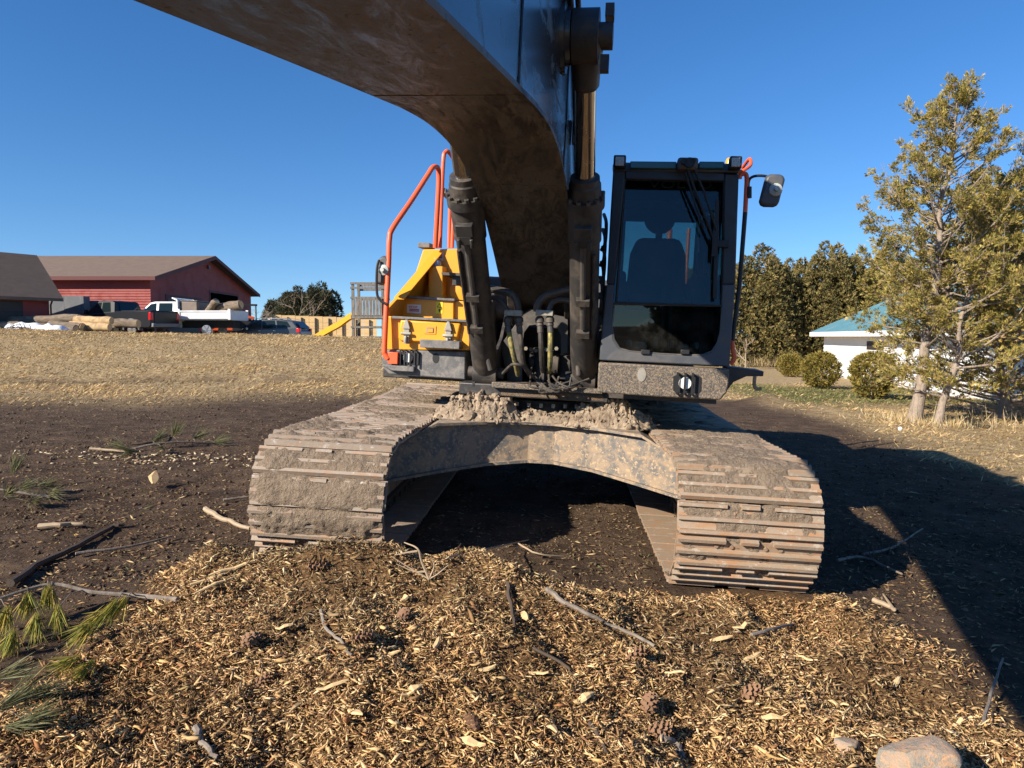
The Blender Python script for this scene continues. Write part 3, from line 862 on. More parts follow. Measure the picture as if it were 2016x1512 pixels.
# boom: two side plates, a wider bottom plate that follows the bend, top plate
LOW = [(.10, 1.62), (-.35, 1.74), (-.80, 1.945), (-1.20, 2.175), (-1.60, 2.385), (-1.95, 2.515), (-2.25, 2.585), (-2.6, 2.622), (-3.0, 2.617), (-3.4, 2.575), (-3.85, 2.503), (-4.76, 2.348), (-5.6, 2.20), (-6.35, 2.08)]
TOP = [(.10, 1.95), (-.35, 2.28), (-.80, 2.62), (-1.20, 2.95), (-1.60, 3.28), (-1.95, 3.53), (-2.25, 3.68), (-2.6, 3.76), (-3.0, 3.74), (-3.4, 3.66), (-3.85, 3.53), (-4.76, 3.22), (-5.6, 2.86), (-6.35, 2.50)]
def spline2(P, n=5): return [(q[0], q[1]) for q in smooth_path([(a_, b_, 0) for a_, b_ in P], n)]
LOWS, TOPS = spline2([(y_, z_ + .02) for y_, z_ in LOW]), spline2(TOP)
XB = .300
mb = UB()
for sx in (-1, 1):
    for (l0, l1, t0, t1) in zip(LOWS[:-1], LOWS[1:], TOPS[:-1], TOPS[1:]):
        xa, xb = sx * (XB - .02), sx * (XB - .034)
        mb.add([(xa, *l0), (xa, *l1), (xa, *t1), (xa, *t0), (xb, *l0), (xb, *l1), (xb, *t1), (xb, *t0)], [(0, 1, 2, 3), (7, 6, 5, 4)])
boom = mb.build('boom', M['boom'], ex, ang=20)
def strip(P, x0, x1, dz0, dz1):
    mb = UB(); vs_, fs = [], []
    for k, (y, z) in enumerate(P):
        a_ = np.array(P[min(k + 1, len(P) - 1)]) - np.array(P[max(k - 1, 0)]); a_ /= np.linalg.norm(a_); n_ = np.array([-a_[1], a_[0]])
        for x, dd in ((x0, dz0), (x1, dz0), (x1, dz1), (x0, dz1)):
            vs_.append((x, y + n_[0] * dd, z + n_[1] * dd))
    for k in range(len(P) - 1):
        for j in range(4): fs.append((k * 4 + j, k * 4 + (j + 1) % 4, (k + 1) * 4 + (j + 1) % 4, (k + 1) * 4 + j))
    fs += [(0, 1, 2, 3), tuple(len(P) * 4 - 4 + j for j in (3, 2, 1, 0))]
    return mb.add(vs_, fs)
# bottom plate with oil stains at the bend
m, nt, b = new_mat('boom_underside_paint')
n2 = noise(nt, 7.0, 13, .80, dist=1.0, stretch=(2.0, .30, 2.0))
c = mix(nt, ramp(nt, n2, [(.42, 0.0), (.60, 1.0)]), (.019, .016, .0135), (.135, .110, .085))
n5 = noise(nt, 3.2, 3, .5, dist=.5); c = mix(nt, ramp(nt, n5, [(.52, 0.0), (.60, .55)]), c, (.12, .108, .095))
n3 = noise(nt, 48, 5, .7, stretch=(1, .5, 1)); c = mix(nt, ramp(nt, n3, [(.60, 0.0), (.64, 1.0)]), c, (.025, .02, .017))
tc = nd(nt, 'ShaderNodeTexCoord'); sp = nd(nt, 'ShaderNodeSeparateXYZ'); nt.links.new(tc.outputs['Object'], sp.inputs[0])
def band(sock, a_, b_, c_, d_):
    return ramp(nt, sock, [(a_, 0.0), (b_, 1.0), (c_, 1.0), (d_, 0.0)])
mr = nd(nt, 'ShaderNodeMapRange'); mr.inputs[1].default_value = -4.7; mr.inputs[2].default_value = -2.0; nt.links.new(sp.outputs[1], mr.inputs[0])
oil = nd(nt, 'ShaderNodeMath', operation='MULTIPLY')
nt.links.new(band(mr.outputs[0], .22, .30, .62, .80), oil.inputs[0])
nt.links.new(ramp(nt, noise(nt, 3.4, 6, .66, stretch=(3.4, .45, 1)), [(.49, 0.0), (.52, 1.0)]), oil.inputs[1])
c = mix(nt, oil.outputs[0], c, (.020, .006, .0025))
nt.links.new(c, b.inputs['Base Color'])
rr = ramp(nt, n2, [(.40, .36), (.62, .75)]); nt.links.new(rr, b.inputs['Roughness'])
b.inputs['Specular IOR Level'].default_value = .38
bump(nt, b, noise(nt, 30, 7, .75), .30, .01)
M['under'] = m
strip(LOWS, -XB - .004, XB + .004, -.001, .020).build('bottom_plate', M['under'], boom, ang=20)
strip(TOPS, -XB - .004, XB + .004, -.020, .001).build('top_plate', M['boom'], boom, ang=20)
def zlow(y): return float(np.interp(y, [q[0] for q in LOWS][::-1], [q[1] for q in LOWS][::-1]))
def ztop(y): return float(np.interp(y, [q[0] for q in TOPS][::-1], [q[1] for q in TOPS][::-1]))
for yy in (-3.86, -1.98):
    for sx in (-1, 1):
        mb = UB(); mb.tube([(sx * (XB - .018), yy, zlow(yy) + .01), (sx * (XB - .018), yy + .03, ztop(yy + .03) - .01)], .007, 6); mb.build('weld_seam', M['boom'], boom)
    mb = UB(); mb.tube([(-XB + .01, yy, zlow(yy) - .019), (XB - .01, yy, zlow(yy) - .019)], .004, 6); mb.build('weld_seam', M['under'], boom)
mb = UB()
for sx in (-1, 1):
    for k in range(len(LOWS) - 1):
        pass
    mb.tube([(sx * (XB - .017), y, z + .012) for y, z in LOWS], .006, 5)
mb.build('edge_weld', M['boom'], boom)
# arched boom foot
mb = UB()
for sx in (-1, 1):
    mb.prism([(.22, 1.50), (.30, 1.72), (.20, 1.93), (-.2, 2.0), (-.70, 1.90), (-.55, 1.70), (-.20, 1.56)], 0, sx * .21, sx * .275)
mb.cyl((-.5, .08, 1.72), (.5, .08, 1.72), .085, seg=20)
mb.build('boom_foot', M['dark'], boom, bevel=.006)
# hoses along the boom side and clamps
mb = UB()
for dx, dz in ((.035, 0), (.07, .05)):
    mb.tube(smooth_path([(XB - .02 + dx, y, z) for y, z in ((-.9, 2.45 + dz), (-1.5, 2.95 + dz), (-2.0, 3.33 + dz), (-2.5, 3.52 + dz), (-3.2, 3.50 + dz), (-4.2, 3.22 + dz), (-5.4, 2.82 + dz))]), .017, 8)
mb.build('boom_hose', M['hose'], boom)
for y_, z_ in ((-1.5, 2.98), (-2.0, 3.36), (-3.0, 3.54), (-3.8, 3.35)):
    mb = UB(); mb.box((XB + .04, y_, z_), (.11, .06, .16)); mb.build('hose_clamp', M['dark'], boom, bevel=.006)

# boom cylinders: foot and head pins, barrel, gland, rod
FOOT, HEAD = np.array([-.72, 1.20]), np.array([-2.35, 3.30])
def make_cyl(side):
    x = side * .412
    dv = np.array([0, *(HEAD - FOOT)]); L = np.linalg.norm(dv); e = dv / L
    f0 = np.array([x, *FOOT]); P = lambda t: f0 + e * t
    nrm = np.cross(e, [1.0, 0, 0]); nrm /= np.linalg.norm(nrm)
    if nrm[1] > 0: nrm = -nrm          # towards the front
    gl = .605 * L
    mb = UB(); mb.lathe(P(0), e, [(-.02, .08), (.05, .10), (.10, .108), (gl - .30, .108), (gl - .29, .118), (gl - .02, .118), (gl - .02, .09)], 28)
    cy = mb.build('boom_cylinder', M['dark'], ex)
    mb = UB(); mb.lathe(P(gl - .03), e, [(0, .135), (.07, .135), (.07, .112), (.16, .108), (.17, .100), (.21, .098), (.215, .075)], 28); mb.build('gland', M['dark'], cy)
    mb = UB()
    u = np.array([1.0, 0, 0])
    for k in range(12):
        a_ = 2 * math.pi * (k + .5) / 12; c_ = P(gl + .04) + (math.cos(a_) * u + math.sin(a_) * nrm) * .122
        mb2 = UB(); mb2.lathe(c_, e, [(0, .016), (.022, .016), (.022, .009), (.012, .008)], 8); mb2.build('bolt', M['pipe'], cy)
    mb = UB(); mb.cyl(P(gl + .1), P(L - .12), .066, seg=26); mb.build('rod', M['chrome'], cy)
    mb = UB(); mb.lathe(P(L - .30), e, [(0, .066), (.02, .082), (.16, .09), (.28, .11)], 20); mb.cyl(P(L) - u * .075, P(L) + u * .075, .15, seg=28); mb.build('rod_eye', M['dark'], cy)
    mb = UB(); mb.cyl(P(L) - u * side * .16, P(L) + u * side * .155, .075, seg=20); mb.lathe(P(L) + u * side * .09, u * side, [(0, .05), (0, .145), (.03, .15), (.055, .14), (.06, .09), (.085, .085), (.09, .02)], 24)
    mb.box(P(L) + np.array([side * .115, .0, -.155]), (.05, .06, .09)); mb.box(P(L) + np.array([side * .13, 0, .13]), (.05, .1, .07))
    mb.build('head_pin', M['dark'], cy)
    mb = UB(); mb.cyl(P(0) - u * .10, P(0) + u * .10, .11, seg=22); mb.cyl(P(0) - u * .15, P(0) + u * .15, .05, seg=16); mb.build('foot_eye', M['dark'], cy)
    # steel pipe clipped along the barrel and its port block below the gland
    port = P(gl - .16) + nrm * .125
    mb = UB(); mb.box(port, (.12, .07, .09), np.stack([u, nrm, e], 1)); mb.box(port - e * .075 + nrm * .01, (.09, .05, .07), np.stack([u, nrm, e], 1)); 
    for dx in (-.045, .045): mb.cyl(port - e * .06 + u * dx + nrm * .035, port - e * .13 + u * dx + nrm * .035, .014, seg=8)
    mb.build('port_block', M['dark'], cy, bevel=.006)
    mb = UB(); mb.tube([port - e * .1 - nrm * .0, P(gl - .42) + nrm * .122, P(.62) + nrm * .125], .022, 10); mb.build('barrel_pipe', M['pipe'], cy)
    mb = UB(); mb.tube([P(gl - .35) + nrm * .10 + u * .075 * side, P(.5) + nrm * .1 + u * .075 * side], .014, 8); mb.build('grease_line', M['hose'], cy)
    for t in (.55, .85):
        mb = UB(); mb.lathe(P(t), e, [(0, .109), (0, .122), (.04, .122), (.04, .109)], 24); mb.build('clamp_band', M['dark'], cy); mb = UB(); mb.box(P(t + .02) + nrm * .13, (.10, .05, .05), np.stack([u, nrm, e], 1)); mb.build('pipe_clamp', M['dark'], cy)
    return cy
for s_ in (-1, 1): make_cyl(s_)
# pin bosses on the boom sides
for s_ in (-1, 1):
    mb = UB(); mb.lathe((s_ * (XB - .02), HEAD[0], HEAD[1]), (s_, 0, 0), [(0, .21), (.02, .20), (.025, .16), (.05, .15)], 26); mb.build('pin_boss', M['boom'], boom)

# pipes, clamps and hoses at the boom foot
YP = -1.02
def pipe(name, pts, y, r, mat, seg=10, par=None, n=5):
    pp = [V(px, py, rest[0] if rest else y) for px, py, *rest in pts]
    mb = UB(); mb.tube(smooth_path(pp, n), r, seg); return mb.build(name, mat, par or ex)
pipe('hydraulic_pipe', ((929, 505, -1.22), (938, 552, -1.12), (950, 566, -1.06), (985, 572), (1008, 580), (1018, 598), (1020, 614)), YP, .030, M['pipe'])
pipe('hydraulic_pipe', ((966, 728, -.90), (952, 670, -.95), (942, 606, -.98), (947, 590), (962, 584), (982, 590), (994, 602), (998, 614)), YP, .022, M['pipe'])
pipe('hydraulic_pipe', ((1140, 505, -1.22), (1140, 548, -1.12), (1133, 565, -1.06), (1105, 574), (1075, 582), (1060, 598), (1057, 614)), YP, .030, M['pipe'])
pipe('hydraulic_pipe', ((1139, 738, -.90), (1138, 670, -.95), (1137, 612, -.98), (1128, 596), (1106, 590), (1088, 596), (1080, 614)), YP, .022, M['pipe'])
def blk(px0, px1, py0, py1, y, dep, name, mat, par=None, bv=.004):
    a_, c_ = V(px0, py1, y), V(px1, py0, y)
    mb = UB(); mb.box(((a_[0] + c_[0]) / 2, y + dep / 2, (a_[2] + c_[2]) / 2), (abs(c_[0] - a_[0]), dep, abs(c_[2] - a_[2])))
    return mb.build(name, mat, par or ex, bevel=bv)
for px in (992, 1054):
    blk(px, px + 35, 611, 621, YP - .05, .09, 'clamp_plate', M['clamp'])
for px, hm in ((999, 'hosey'), (1021, 'hose'), (1062, 'hose'), (1082, 'hosey')):
    t_, b_ = V(px, 622, YP), V(px + 2, 652, YP)
    mb = UB(); mb.lathe(t_, b_ - t_, [(0, .020), (.02, .036), (.05, .036), (.052, .028), (.075, .030), (.08, .024), (.13, .026), (.132, .020)], 12); fit = mb.build('hose_fitting', M['pipe'], ex)
    dxp = {999: (14, 5), 1021: (8, 12), 1062: (3, 2), 1082: (-1, -3)}[px]
    pipe('hydraulic_hose', ((px + 2, 648), (px + 2 + dxp[0] * .4, 680, YP), (px + 2 + dxp[0], 715, YP + .08), (px + 2 + dxp[0] + dxp[1], 738, YP + .22)), YP, .021, M[hm])
r = random.Random(4)
for k in range(9):
    x0 = r.uniform(1030, 1110)
    pipe('loose_cable', ((x0, 722 + r.uniform(-15, 15), -.75), (x0 + r.uniform(-25, 25), 752, -.92), (x0 + r.uniform(-10, 50), 768 + r.uniform(-6, 6), -.95), (x0 + r.uniform(20, 80), 752 + r.uniform(-12, 16), -.9)), -.8, .008, M['hose'], 6)
pipe('loose_cable', ((990, 735, -.9), (1003, 722, -1.05), (1012, 717, -1.12), (1030, 722, -1.1), (1052, 744, -.9)), -.9, .012, M['hose'], 8)
# bracket plates either side of the boom foot, arched front plate, dark machinery behind
mb = UB()
for xx in (-.50, -.335, .335, .50):
    mb.prism([(-.80, 1.08), (.75, 1.08), (.75, 1.55), (.25, 1.95), (-.05, 1.95), (-.5, 1.5), (-.80, 1.35)], 0, xx - .014, xx + .014)
mb.build('boom_bracket', M['dark'], ex, bevel=.004)
P_out = [(1003, 770), (985, 680), (1003, 655), (1032, 615), (1045, 607), (1062, 615), (1085, 618), (1118, 625), (1118, 696), (1104, 697)]
P_in = [(1104, 660), (1097, 646), (1080, 640), (1060, 639), (1042, 641), (1032, 655), (1028, 690), (1028, 770)]
mb = UB(); mb.prism(xz(P_out + P_in, -.52), 1, -.52, -.49); mb.build('arched_plate', M['pipe'], ex, bevel=.003)
mb = UB(); mb.box((0, .35, 1.35), (.62, .5, .5)); mb.cyl((-.12, -.2, 1.28), (.16, -.2, 1.28), .10); mb.cyl((0, -.25, 1.12), (0, -.25, 1.42), .08); mb.box((.2, -.1, 1.25), (.12, .2, .22))
mb.build('swing_motor', M['dark'], ex, bevel=.01)
for k in range(7):
    c_ = V(1036 + k * 10, 686 + (k % 3) * 2, -.30); mb = UB(); mb.cyl(c_, c_ + np.array([0, -.03, 0]), .018, seg=6); mb.build('valve_nut', M['bolt'], ex)
mb = UB(); mb.box((.55, .15, 1.55), (.10, .8, .9)); mb.build('side_cover', M['dark'], ex, bevel=.01)
for k in range(8):
    y_, z_ = -.75 + .06 * (k % 3), 1.35 + .13 * k
    mb = UB(); mb.tube(smooth_path([(.50, y_, z_), (.53, y_ - .12, z_ + .04), (.53, y_ - .1, z_ + .2), (.50, y_ + .1, z_ + .3)]), .015, 8); mb.build('side_hose', M['hose'], ex)

# ------------------------------------------------------------------ cab
YC = -1.10
cabp = [(1207, 333), (1455, 342), (1449, 522), (1436, 722), (1180, 709), (1186, 631), (1194, 522)]
DEP = 1.72
# frame members round the panes
def front_prism(pts, y0, y1, name, mat, par, bv=.006):
    mb = UB(); mb.prism(xz(pts, YC), 1, y0, y1); return mb.build(name, mat, par, bevel=bv)
lower = [(1180, 709), (1186, 631), (1194, 560), (1209, 560), (1204, 640), (1208, 668), (1219, 686), (1240, 692), (1300, 697), (1356, 700), (1385, 699), (1402, 692), (1413, 676), (1419, 655), (1421, 560), (1448, 560), (1436, 722)]
cab = front_prism(lower, YC, YC + .07, 'cab', M['grey'], ex, .01)
cab['label'] = 'charcoal operator cab with tinted windscreen and folded wipers'
front_prism([(1194, 560), (1209, 560), (1218, 480), (1231, 352), (1231, 333), (1207, 333), (1201, 430)], YC, YC + .09, 'front_pillar', M['pillar'], cab, .012)
front_prism([(1421, 560), (1448, 560), (1452, 430), (1455, 342), (1427, 341), (1425, 356), (1423, 480)], YC, YC + .09, 'front_pillar', M['pillar'], cab, .012)
front_prism([(1231, 352), (1425, 356), (1427, 341), (1231, 333)], YC, YC + .08, 'header_frame', M['pillar'], cab)
front_prism([(1211, 594), (1421, 600), (1421, 604), (1211, 598)], YC - .012, YC + .012, 'sash_rail', M['black'], cab, .002)
# black seals, then the two panes
up_gl = [(1213, 596), (1421, 602), (1425, 356), (1230, 352)]
lo_gl = [(1209, 598), (1204, 640), (1208, 668), (1219, 686), (1240, 692), (1300, 697), (1356, 700), (1385, 699), (1402, 692), (1413, 676), (1419, 655), (1421, 602)]
mb = UB(); mb.prism(xz([(1206, 596), (1422, 602), (1427, 352), (1226, 348)], YC), 1, YC + .030, YC + .036)
mb.v = [(x_, y_ + .11 * (z_ - V(1300, 600, YC)[2]), z_) for x_, y_, z_ in mb.v]; mb.build('upper_windscreen', M['glass'], cab)
mb = UB(); mb.prism(xz([(1205, 598), (1200, 640), (1204, 670), (1216, 690), (1240, 696), (1300, 701), (1356, 704), (1387, 703), (1406, 695), (1417, 678), (1423, 655), (1425, 602)], YC), 1, YC + .022, YC + .028); mb.build('lower_windscreen', M['glass'], cab)
for pl_, nm in ((up_gl, 'window_seal'), (lo_gl, 'window_seal')):
    pts = [V(px, py, YC + .012) for px, py in pl_]
    mb = UB(); mb.tube(pts + [pts[0]], .010, 6); mb.build(nm, M['black'] if pl_ is up_gl else M['pipe'], cab)
for px in (1262, 1340):
    blk(px, px + 18, 689, 697, YC - .02, .03, 'glass_latch', M['black'], cab)
# dusty base plate below the cab with a lamp behind a guard
base_pts = [(1179, 713), (1435, 726), (1434, 755), (1430, 772), (1417, 787), (1300, 781), (1176, 772)]
base = front_prism(base_pts, YC - .03, YC + .10, 'cab_base_plate', M['dusty'], ex, .012)
mb = UB(); mb.box((1.03, .05, 1.14), (.90, 1.7, .16)); mb.build('cab_floor_frame', M['dark'], ex)
mb = UB(); q = V(1263, 737, YC); mb.prism([(q[0] + .033 * math.cos(t) * (1 if abs(math.cos(t)) > .2 else .9), q[2] + .055 * math.sin(t)) for t in np.linspace(0, 2 * math.pi, 14)[:-1]], 1, YC - .035, YC - .028); mb.build('cover_plug', M['clamp'], base)
q = V(1352, 754, YC)
mb = UB(); mb.prism([(q[0] - .10, q[2] - .06), (q[0] - .075, q[2] - .075), (q[0] + .085, q[2] - .07), (q[0] + .105, q[2] - .05), (q[0] + .10, q[2] + .05), (q[0] + .08, q[2] + .065), (q[0] - .08, q[2] + .06), (q[0] - .105, q[2] + .045)], 1, YC - .036, YC - .028); mb.build('lamp_recess', M['black'], base)
mb = UB(); mb.cyl((q[0] - .015, YC - .034, q[2]), (q[0] - .015, YC - .060, q[2]), .048, .043, seg=20); mb.build('work_lamp', M['lamp'], base)
for dx in (-.075, -.02, .035):
    mb = UB(); mb.bar((q[0] + dx, YC - .075, q[2] - .075), (q[0] + dx, YC - .075, q[2] + .075), .014, .012, (0, 1, 0)); mb.bar((q[0] + dx, YC - .03, q[2] + .075), (q[0] + dx, YC - .08, q[2] + .075), .014, .012); mb.bar((q[0] + dx, YC - .03, q[2] - .075), (q[0] + dx, YC - .08, q[2] - .075), .014, .012); mb.build('guard_bar', M['black'], base)
# roof, rear wall with window, sides
tl, tr_ = V(1207, 333, YC), V(1455, 342, YC); xl, xr, zr = tl[0], tr_[0], tl[2] + .015
mb = UB(); mb.prism([(YC - .02, zr - .03), (YC + .02, zr + .04), (YC + .25, zr + .085), (YC + DEP - .15, zr + .085), (YC + DEP, zr + .02), (YC + DEP, zr - .03)], 0, xl - .005, xr + .005); mb.build('roof', M['grey'], cab, bevel=.02)
yr = YC + DEP
zf = V(1180, 709, YC)[2]
rw = [(1232, 436), (1364, 440), (1362, 560), (1230, 556)]
rwz = xz(rw, yr)
x0_, x1_, z0_, z1_ = min(rwz[0][0], rwz[3][0]), max(rwz[1][0], rwz[2][0]), rwz[2][1], rwz[0][1]
mb = UB()
mb.box(((xl + x0_) / 2, yr - .03, (zf + zr) / 2), (x0_ - xl, .06, zr - zf)); mb.box(((xr + x1_) / 2, yr - .03, (zf + zr) / 2), (xr - x1_, .06, zr - zf))
mb.box(((x0_ + x1_) / 2, yr - .03, (z1_ + zr) / 2), (x1_ - x0_, .05, zr - z1_)); mb.box(((x0_ + x1_) / 2, yr - .03, (z0_ + zf) / 2), (x1_ - x0_, .05, z0_ - zf))
mb.build('rear_wall', M['interior'], cab)
mb = UB(); mb.box(((x0_ + x1_) / 2, yr - .03, (z0_ + z1_) / 2), (x1_ - x0_ + .02, .008, z1_ - z0_ + .02)); mb.build('rear_window', M['glass'], cab)
for sx, xx in ((-1, xl), (1, xr)):
    zm = zf + .72
    mb = UB(); mb.box((xx - sx * .02, (YC + yr) / 2, (zf + zm) / 2), (.03, DEP - .1, zm - zf)); mb.box((xx - sx * .025, YC + .95, (zm + zr) / 2), (.05, .10, zr - zm)); mb.box((xx - sx * .025, yr - .10, (zm + zr) / 2), (.05, .16, zr - zm)); mb.box((xx - sx * .025, (YC + yr) / 2, zr - .05), (.05, DEP - .1, .08))
    mb.build('cab_side', M['pillar'], cab, bevel=.008)
    for ya, yb in ((YC + .10, YC + .90), (YC + 1.0, yr - .18)):
        mb = UB(); mb.box((xx - sx * .022, (ya + yb) / 2, (zm + zr - .09) / 2), (.006, yb - ya + .02, zr - zm - .07)); mb.build('side_window', M['glass'], cab)
# seat and controls
xs_, ys_ = V(1292, 600, -.35)[0], -.15
seatz = zf + .48
mb = UB(); mb.box((xs_, ys_ - .05, seatz), (.52, .5, .14)); mb.prism([(-.27, seatz + .05), (.27, seatz + .05), (.25, seatz + .45), (.19, seatz + .60), (-.19, seatz + .60), (-.25, seatz + .45)], 1, ys_ + .14, ys_ + .27)
for k in range(len(mb.v)):
    pass
v_ = np.array(mb.v); v_[8:, 0] += xs_; mb.v = [tuple(q) for q in v_]
seat = mb.build('operator_seat', M['seat'], cab, bevel=.05)
mb = UB(); mb.lathe((xs_, ys_ + .16, seatz + .78), (0, 1, 0), [(0, .10), (.02, .135), (.08, .14), (.11, .12)], 22); mb.cyl((xs_, ys_ + .2, seatz + .55), (xs_, ys_ + .2, seatz + .7), .03); mb.build('headrest', M['seat'], seat)
mb = UB()
for sx in (-1, 1): mb.box((xs_ + sx * .34, ys_ - .15, seatz + .1), (.14, .6, .30))
mb.build('armrest_console', M['interior'], cab, bevel=.03)
for sx in (-1, 1):
    mb = UB(); mb.cyl((xs_ + sx * .34, ys_ - .38, seatz + .22), (xs_ + sx * .33, ys_ - .42, seatz + .42), .022, .03); mb.build('joystick', M['black'], cab)
for px in (1303, 1318):
    a_, b_ = V(px, 690, YC + .25), V(px + 2, 600, YC + .30)
    mb = UB(); mb.tube([a_, b_, b_ + np.array([0, .05, .15])], .014, 8); mb.build('travel_lever', M['interior'], cab)
for px, py, w_, h_ in ((1238, 676, 14, 12), (1262, 680, 24, 12), (1292, 672, 8, 20), (1323, 678, 8, 16), (1345, 684, 24, 10), (1372, 680, 10, 12)):
    blk(px - w_ / 2, px + w_ / 2, py - h_ / 2, py + h_ / 2, YC + .22, .12, 'foot_pedal', M['bright'], cab, .012)
mb = UB(); mb.box(((xl + xr) / 2, YC + .8, zf + .01), (xr - xl - .08, 1.5, .03)); mb.build('cab_floor_mat', M['interior'], cab)
mb = UB(); q0, q1 = V(1395, 420, YC + .6), V(1395, 560, YC + .6); mb.tube(smooth_path([q1, q1 + [-.08, 0, .1], q0 + [-.08, 0, -.1], q0, q0 + [.06, .1, .0]]), .014, 8); mb.build('grab_handle', M['bright'], cab)
# sunshade with lettering on its band
mb = UB(); mb.prism(xz([(1231, 352), (1425, 356), (1424, 398), (1231, 394)], YC + .20), 1, YC + .20, YC + .205); shade = mb.build('sun_blind', M['seat'], cab)
def lettering(txt, px0, px1, py, hpx, y, mat, par, name='lettering', bold=0.0):
    cu = bpy.data.curves.new(name, 'FONT'); cu.body = txt; cu.size = 1.0; cu.offset = bold; cu.resolution_u = 3
    ob = bpy.data.objects.new(name, cu); col.objects.link(ob)
    bpy.context.view_layer.update()
    me = bpy.data.meshes.new_from_object(ob.evaluated_get(bpy.context.evaluated_depsgraph_get()))
    bpy.data.objects.remove(ob)
    v = np.array([w.co[:] for w in me.vertices]); lo, hi = v.min(0), v.max(0)
    a_, b_ = V(px0, py, y), V(px1, py, y); hz = abs(V(px0, py - hpx, y)[2] - a_[2])
    q = np.zeros_like(v); q[:, 0] = a_[0] + (v[:, 0] - lo[0]) / (hi[0] - lo[0]) * (b_[0] - a_[0]); q[:, 1] = y; q[:, 2] = a_[2] + (v[:, 1] - lo[1]) / (hi[1] - lo[1]) * hz
    q = q @ RUV.T
    for w, c_ in zip(me.vertices, q): w.co = c_.tolist()
    me.name = name
    return link(name, me, mat, par)
lettering('VOLVO', 1276, 1402, 370, 15, YC + .195, M['letter'], shade, bold=.02)
# rain visor, wiper motor, wipers, work lights
for a_, b_ in ((1240, 1332), (1376, 1426)):
    blk(a_, b_, 318, 331, YC - .05, .10, 'rain_visor', M['teal_visor'], cab, .006)
blk(1333, 1376, 309, 333, YC - .10, .14, 'wiper_motor_cover', M['pipe'], cab, .02)
for px, py, rr_ in ((1346, 319, .02), (1357, 321, .035), (1364, 318, .02)):
    c_ = V(px, py, YC - .10); mb = UB(); mb.cyl(c_, c_ + np.array([0, -.03, 0]), rr_, seg=14); mb.build('wiper_spindle', M['black'], cab)
for pts, rr_ in ((((1352, 330), (1372, 385), (1408, 478)), .011), (((1364, 326), (1385, 375), (1411, 455)), .009), (((1349, 340), (1368, 400), (1385, 450)), .008)):
    mb = UB(); mb.tube([V(px, py, YC - .08 + .02 * k) for k, (px, py) in enumerate(pts)], rr_, 8); mb.build('wiper_arm', M['black'], cab)
mb = UB(); a_, b_ = V(1412, 394, YC - .03), V(1407, 588, YC - .03); mb.bar(a_, b_, .026, .02, (0, 1, 0)); mb.bar(V(1409, 455, YC - .045), V(1406, 505, YC - .045), .04, .03, (0, 1, 0)); mb.build('wiper_blade', M['black'], cab)
blk(1412, 1436, 473, 486, YC - .045, .05, 'wiper_bracket', M['black'], cab)
def work_light(px, py, y, lit, s=26):
    h_ = s / 2
    o = blk(px - h_, px + h_, py - h_ * .95, py + h_ * .95, y, .09, 'work_light', M['black'], cab, .01)
    blk(px - h_ * .68, px + h_ * .68, py - h_ * .66, py + h_ * .66, y - .006, .02, 'lens', M['lamp'], o, .004)
    for dx in (-.32, .32):
        for dy in (-.3, .3):
            c_ = V(px + dx * h_, py + dy * h_, y - .006); mb = UB(); mb.cyl(c_, c_ + np.array([0, -.004, 0]), .017, seg=12); mb.build('led_cup', M['bright'], o)
    for dx in (-.5, 0, .5):
        pass
    return o
work_light(1220, 317, YC - .08, False)
work_light(1449, 319, YC - .10, True)
mb = UB(); c_ = V(1436, 322, YC + .3); mb.lathe(c_ + np.array([0, 0, -.05]), (0, 0, 1), [(0, .03), (.07, .03), (.09, .02), (.095, .008)], 16); mb.build('amber_beacon', M['amber'], cab)
# right hand rail, mirror, side step
YS = YC + .05
mb = UB(); mb.tube(smooth_path([V(*q) for q in ((1456, 352, YS), (1457, 346, YS), (1464, 342, YS), (1470, 348, YS), (1469, 380, YS), (1467, 418, YS))]), .017, 10); rail = mb.build('grab_rail', M['orange'], cab)
mb = UB(); mb.tube([V(*q) for q in ((1467, 418, YS), (1456, 560, YS), (1446, 640, YS), (1442, 672, YS))], .017, 10); mb.build('rail_sleeve', M['black'], rail)
mb = UB(); mb.tube(smooth_path([V(*q) for q in ((1442, 670, YS), (1443, 690, YS), (1446, 702, YS), (1443, 711, YS), (1437, 716, YS))]), .017, 10); mb.build('rail_foot', M['orange'], rail)
mb = UB(); mb.tube(smooth_path([V(*q) for q in ((1452, 340, YS + .1), (1466, 334, YS + .1), (1477, 326, YS + .15), (1478, 316, YS + .2), (1474, 314, YS + .25), (1462, 330, YS + .4))]), .013, 8); mb.build('roof_rail', M['orange'], cab)
mb = UB(); mb.tube(smooth_path([V(*q) for q in ((1474, 385, YS), (1474, 358, YS), (1482, 348, YS), (1500, 346, YS), (1514, 350, YS), (1523, 364, YS - .05))]), .010, 8); mb.cyl(V(1474, 368, YS), V(1474, 390, YS), .022, seg=10); arm = mb.build('mirror_arm', M['black'], cab)
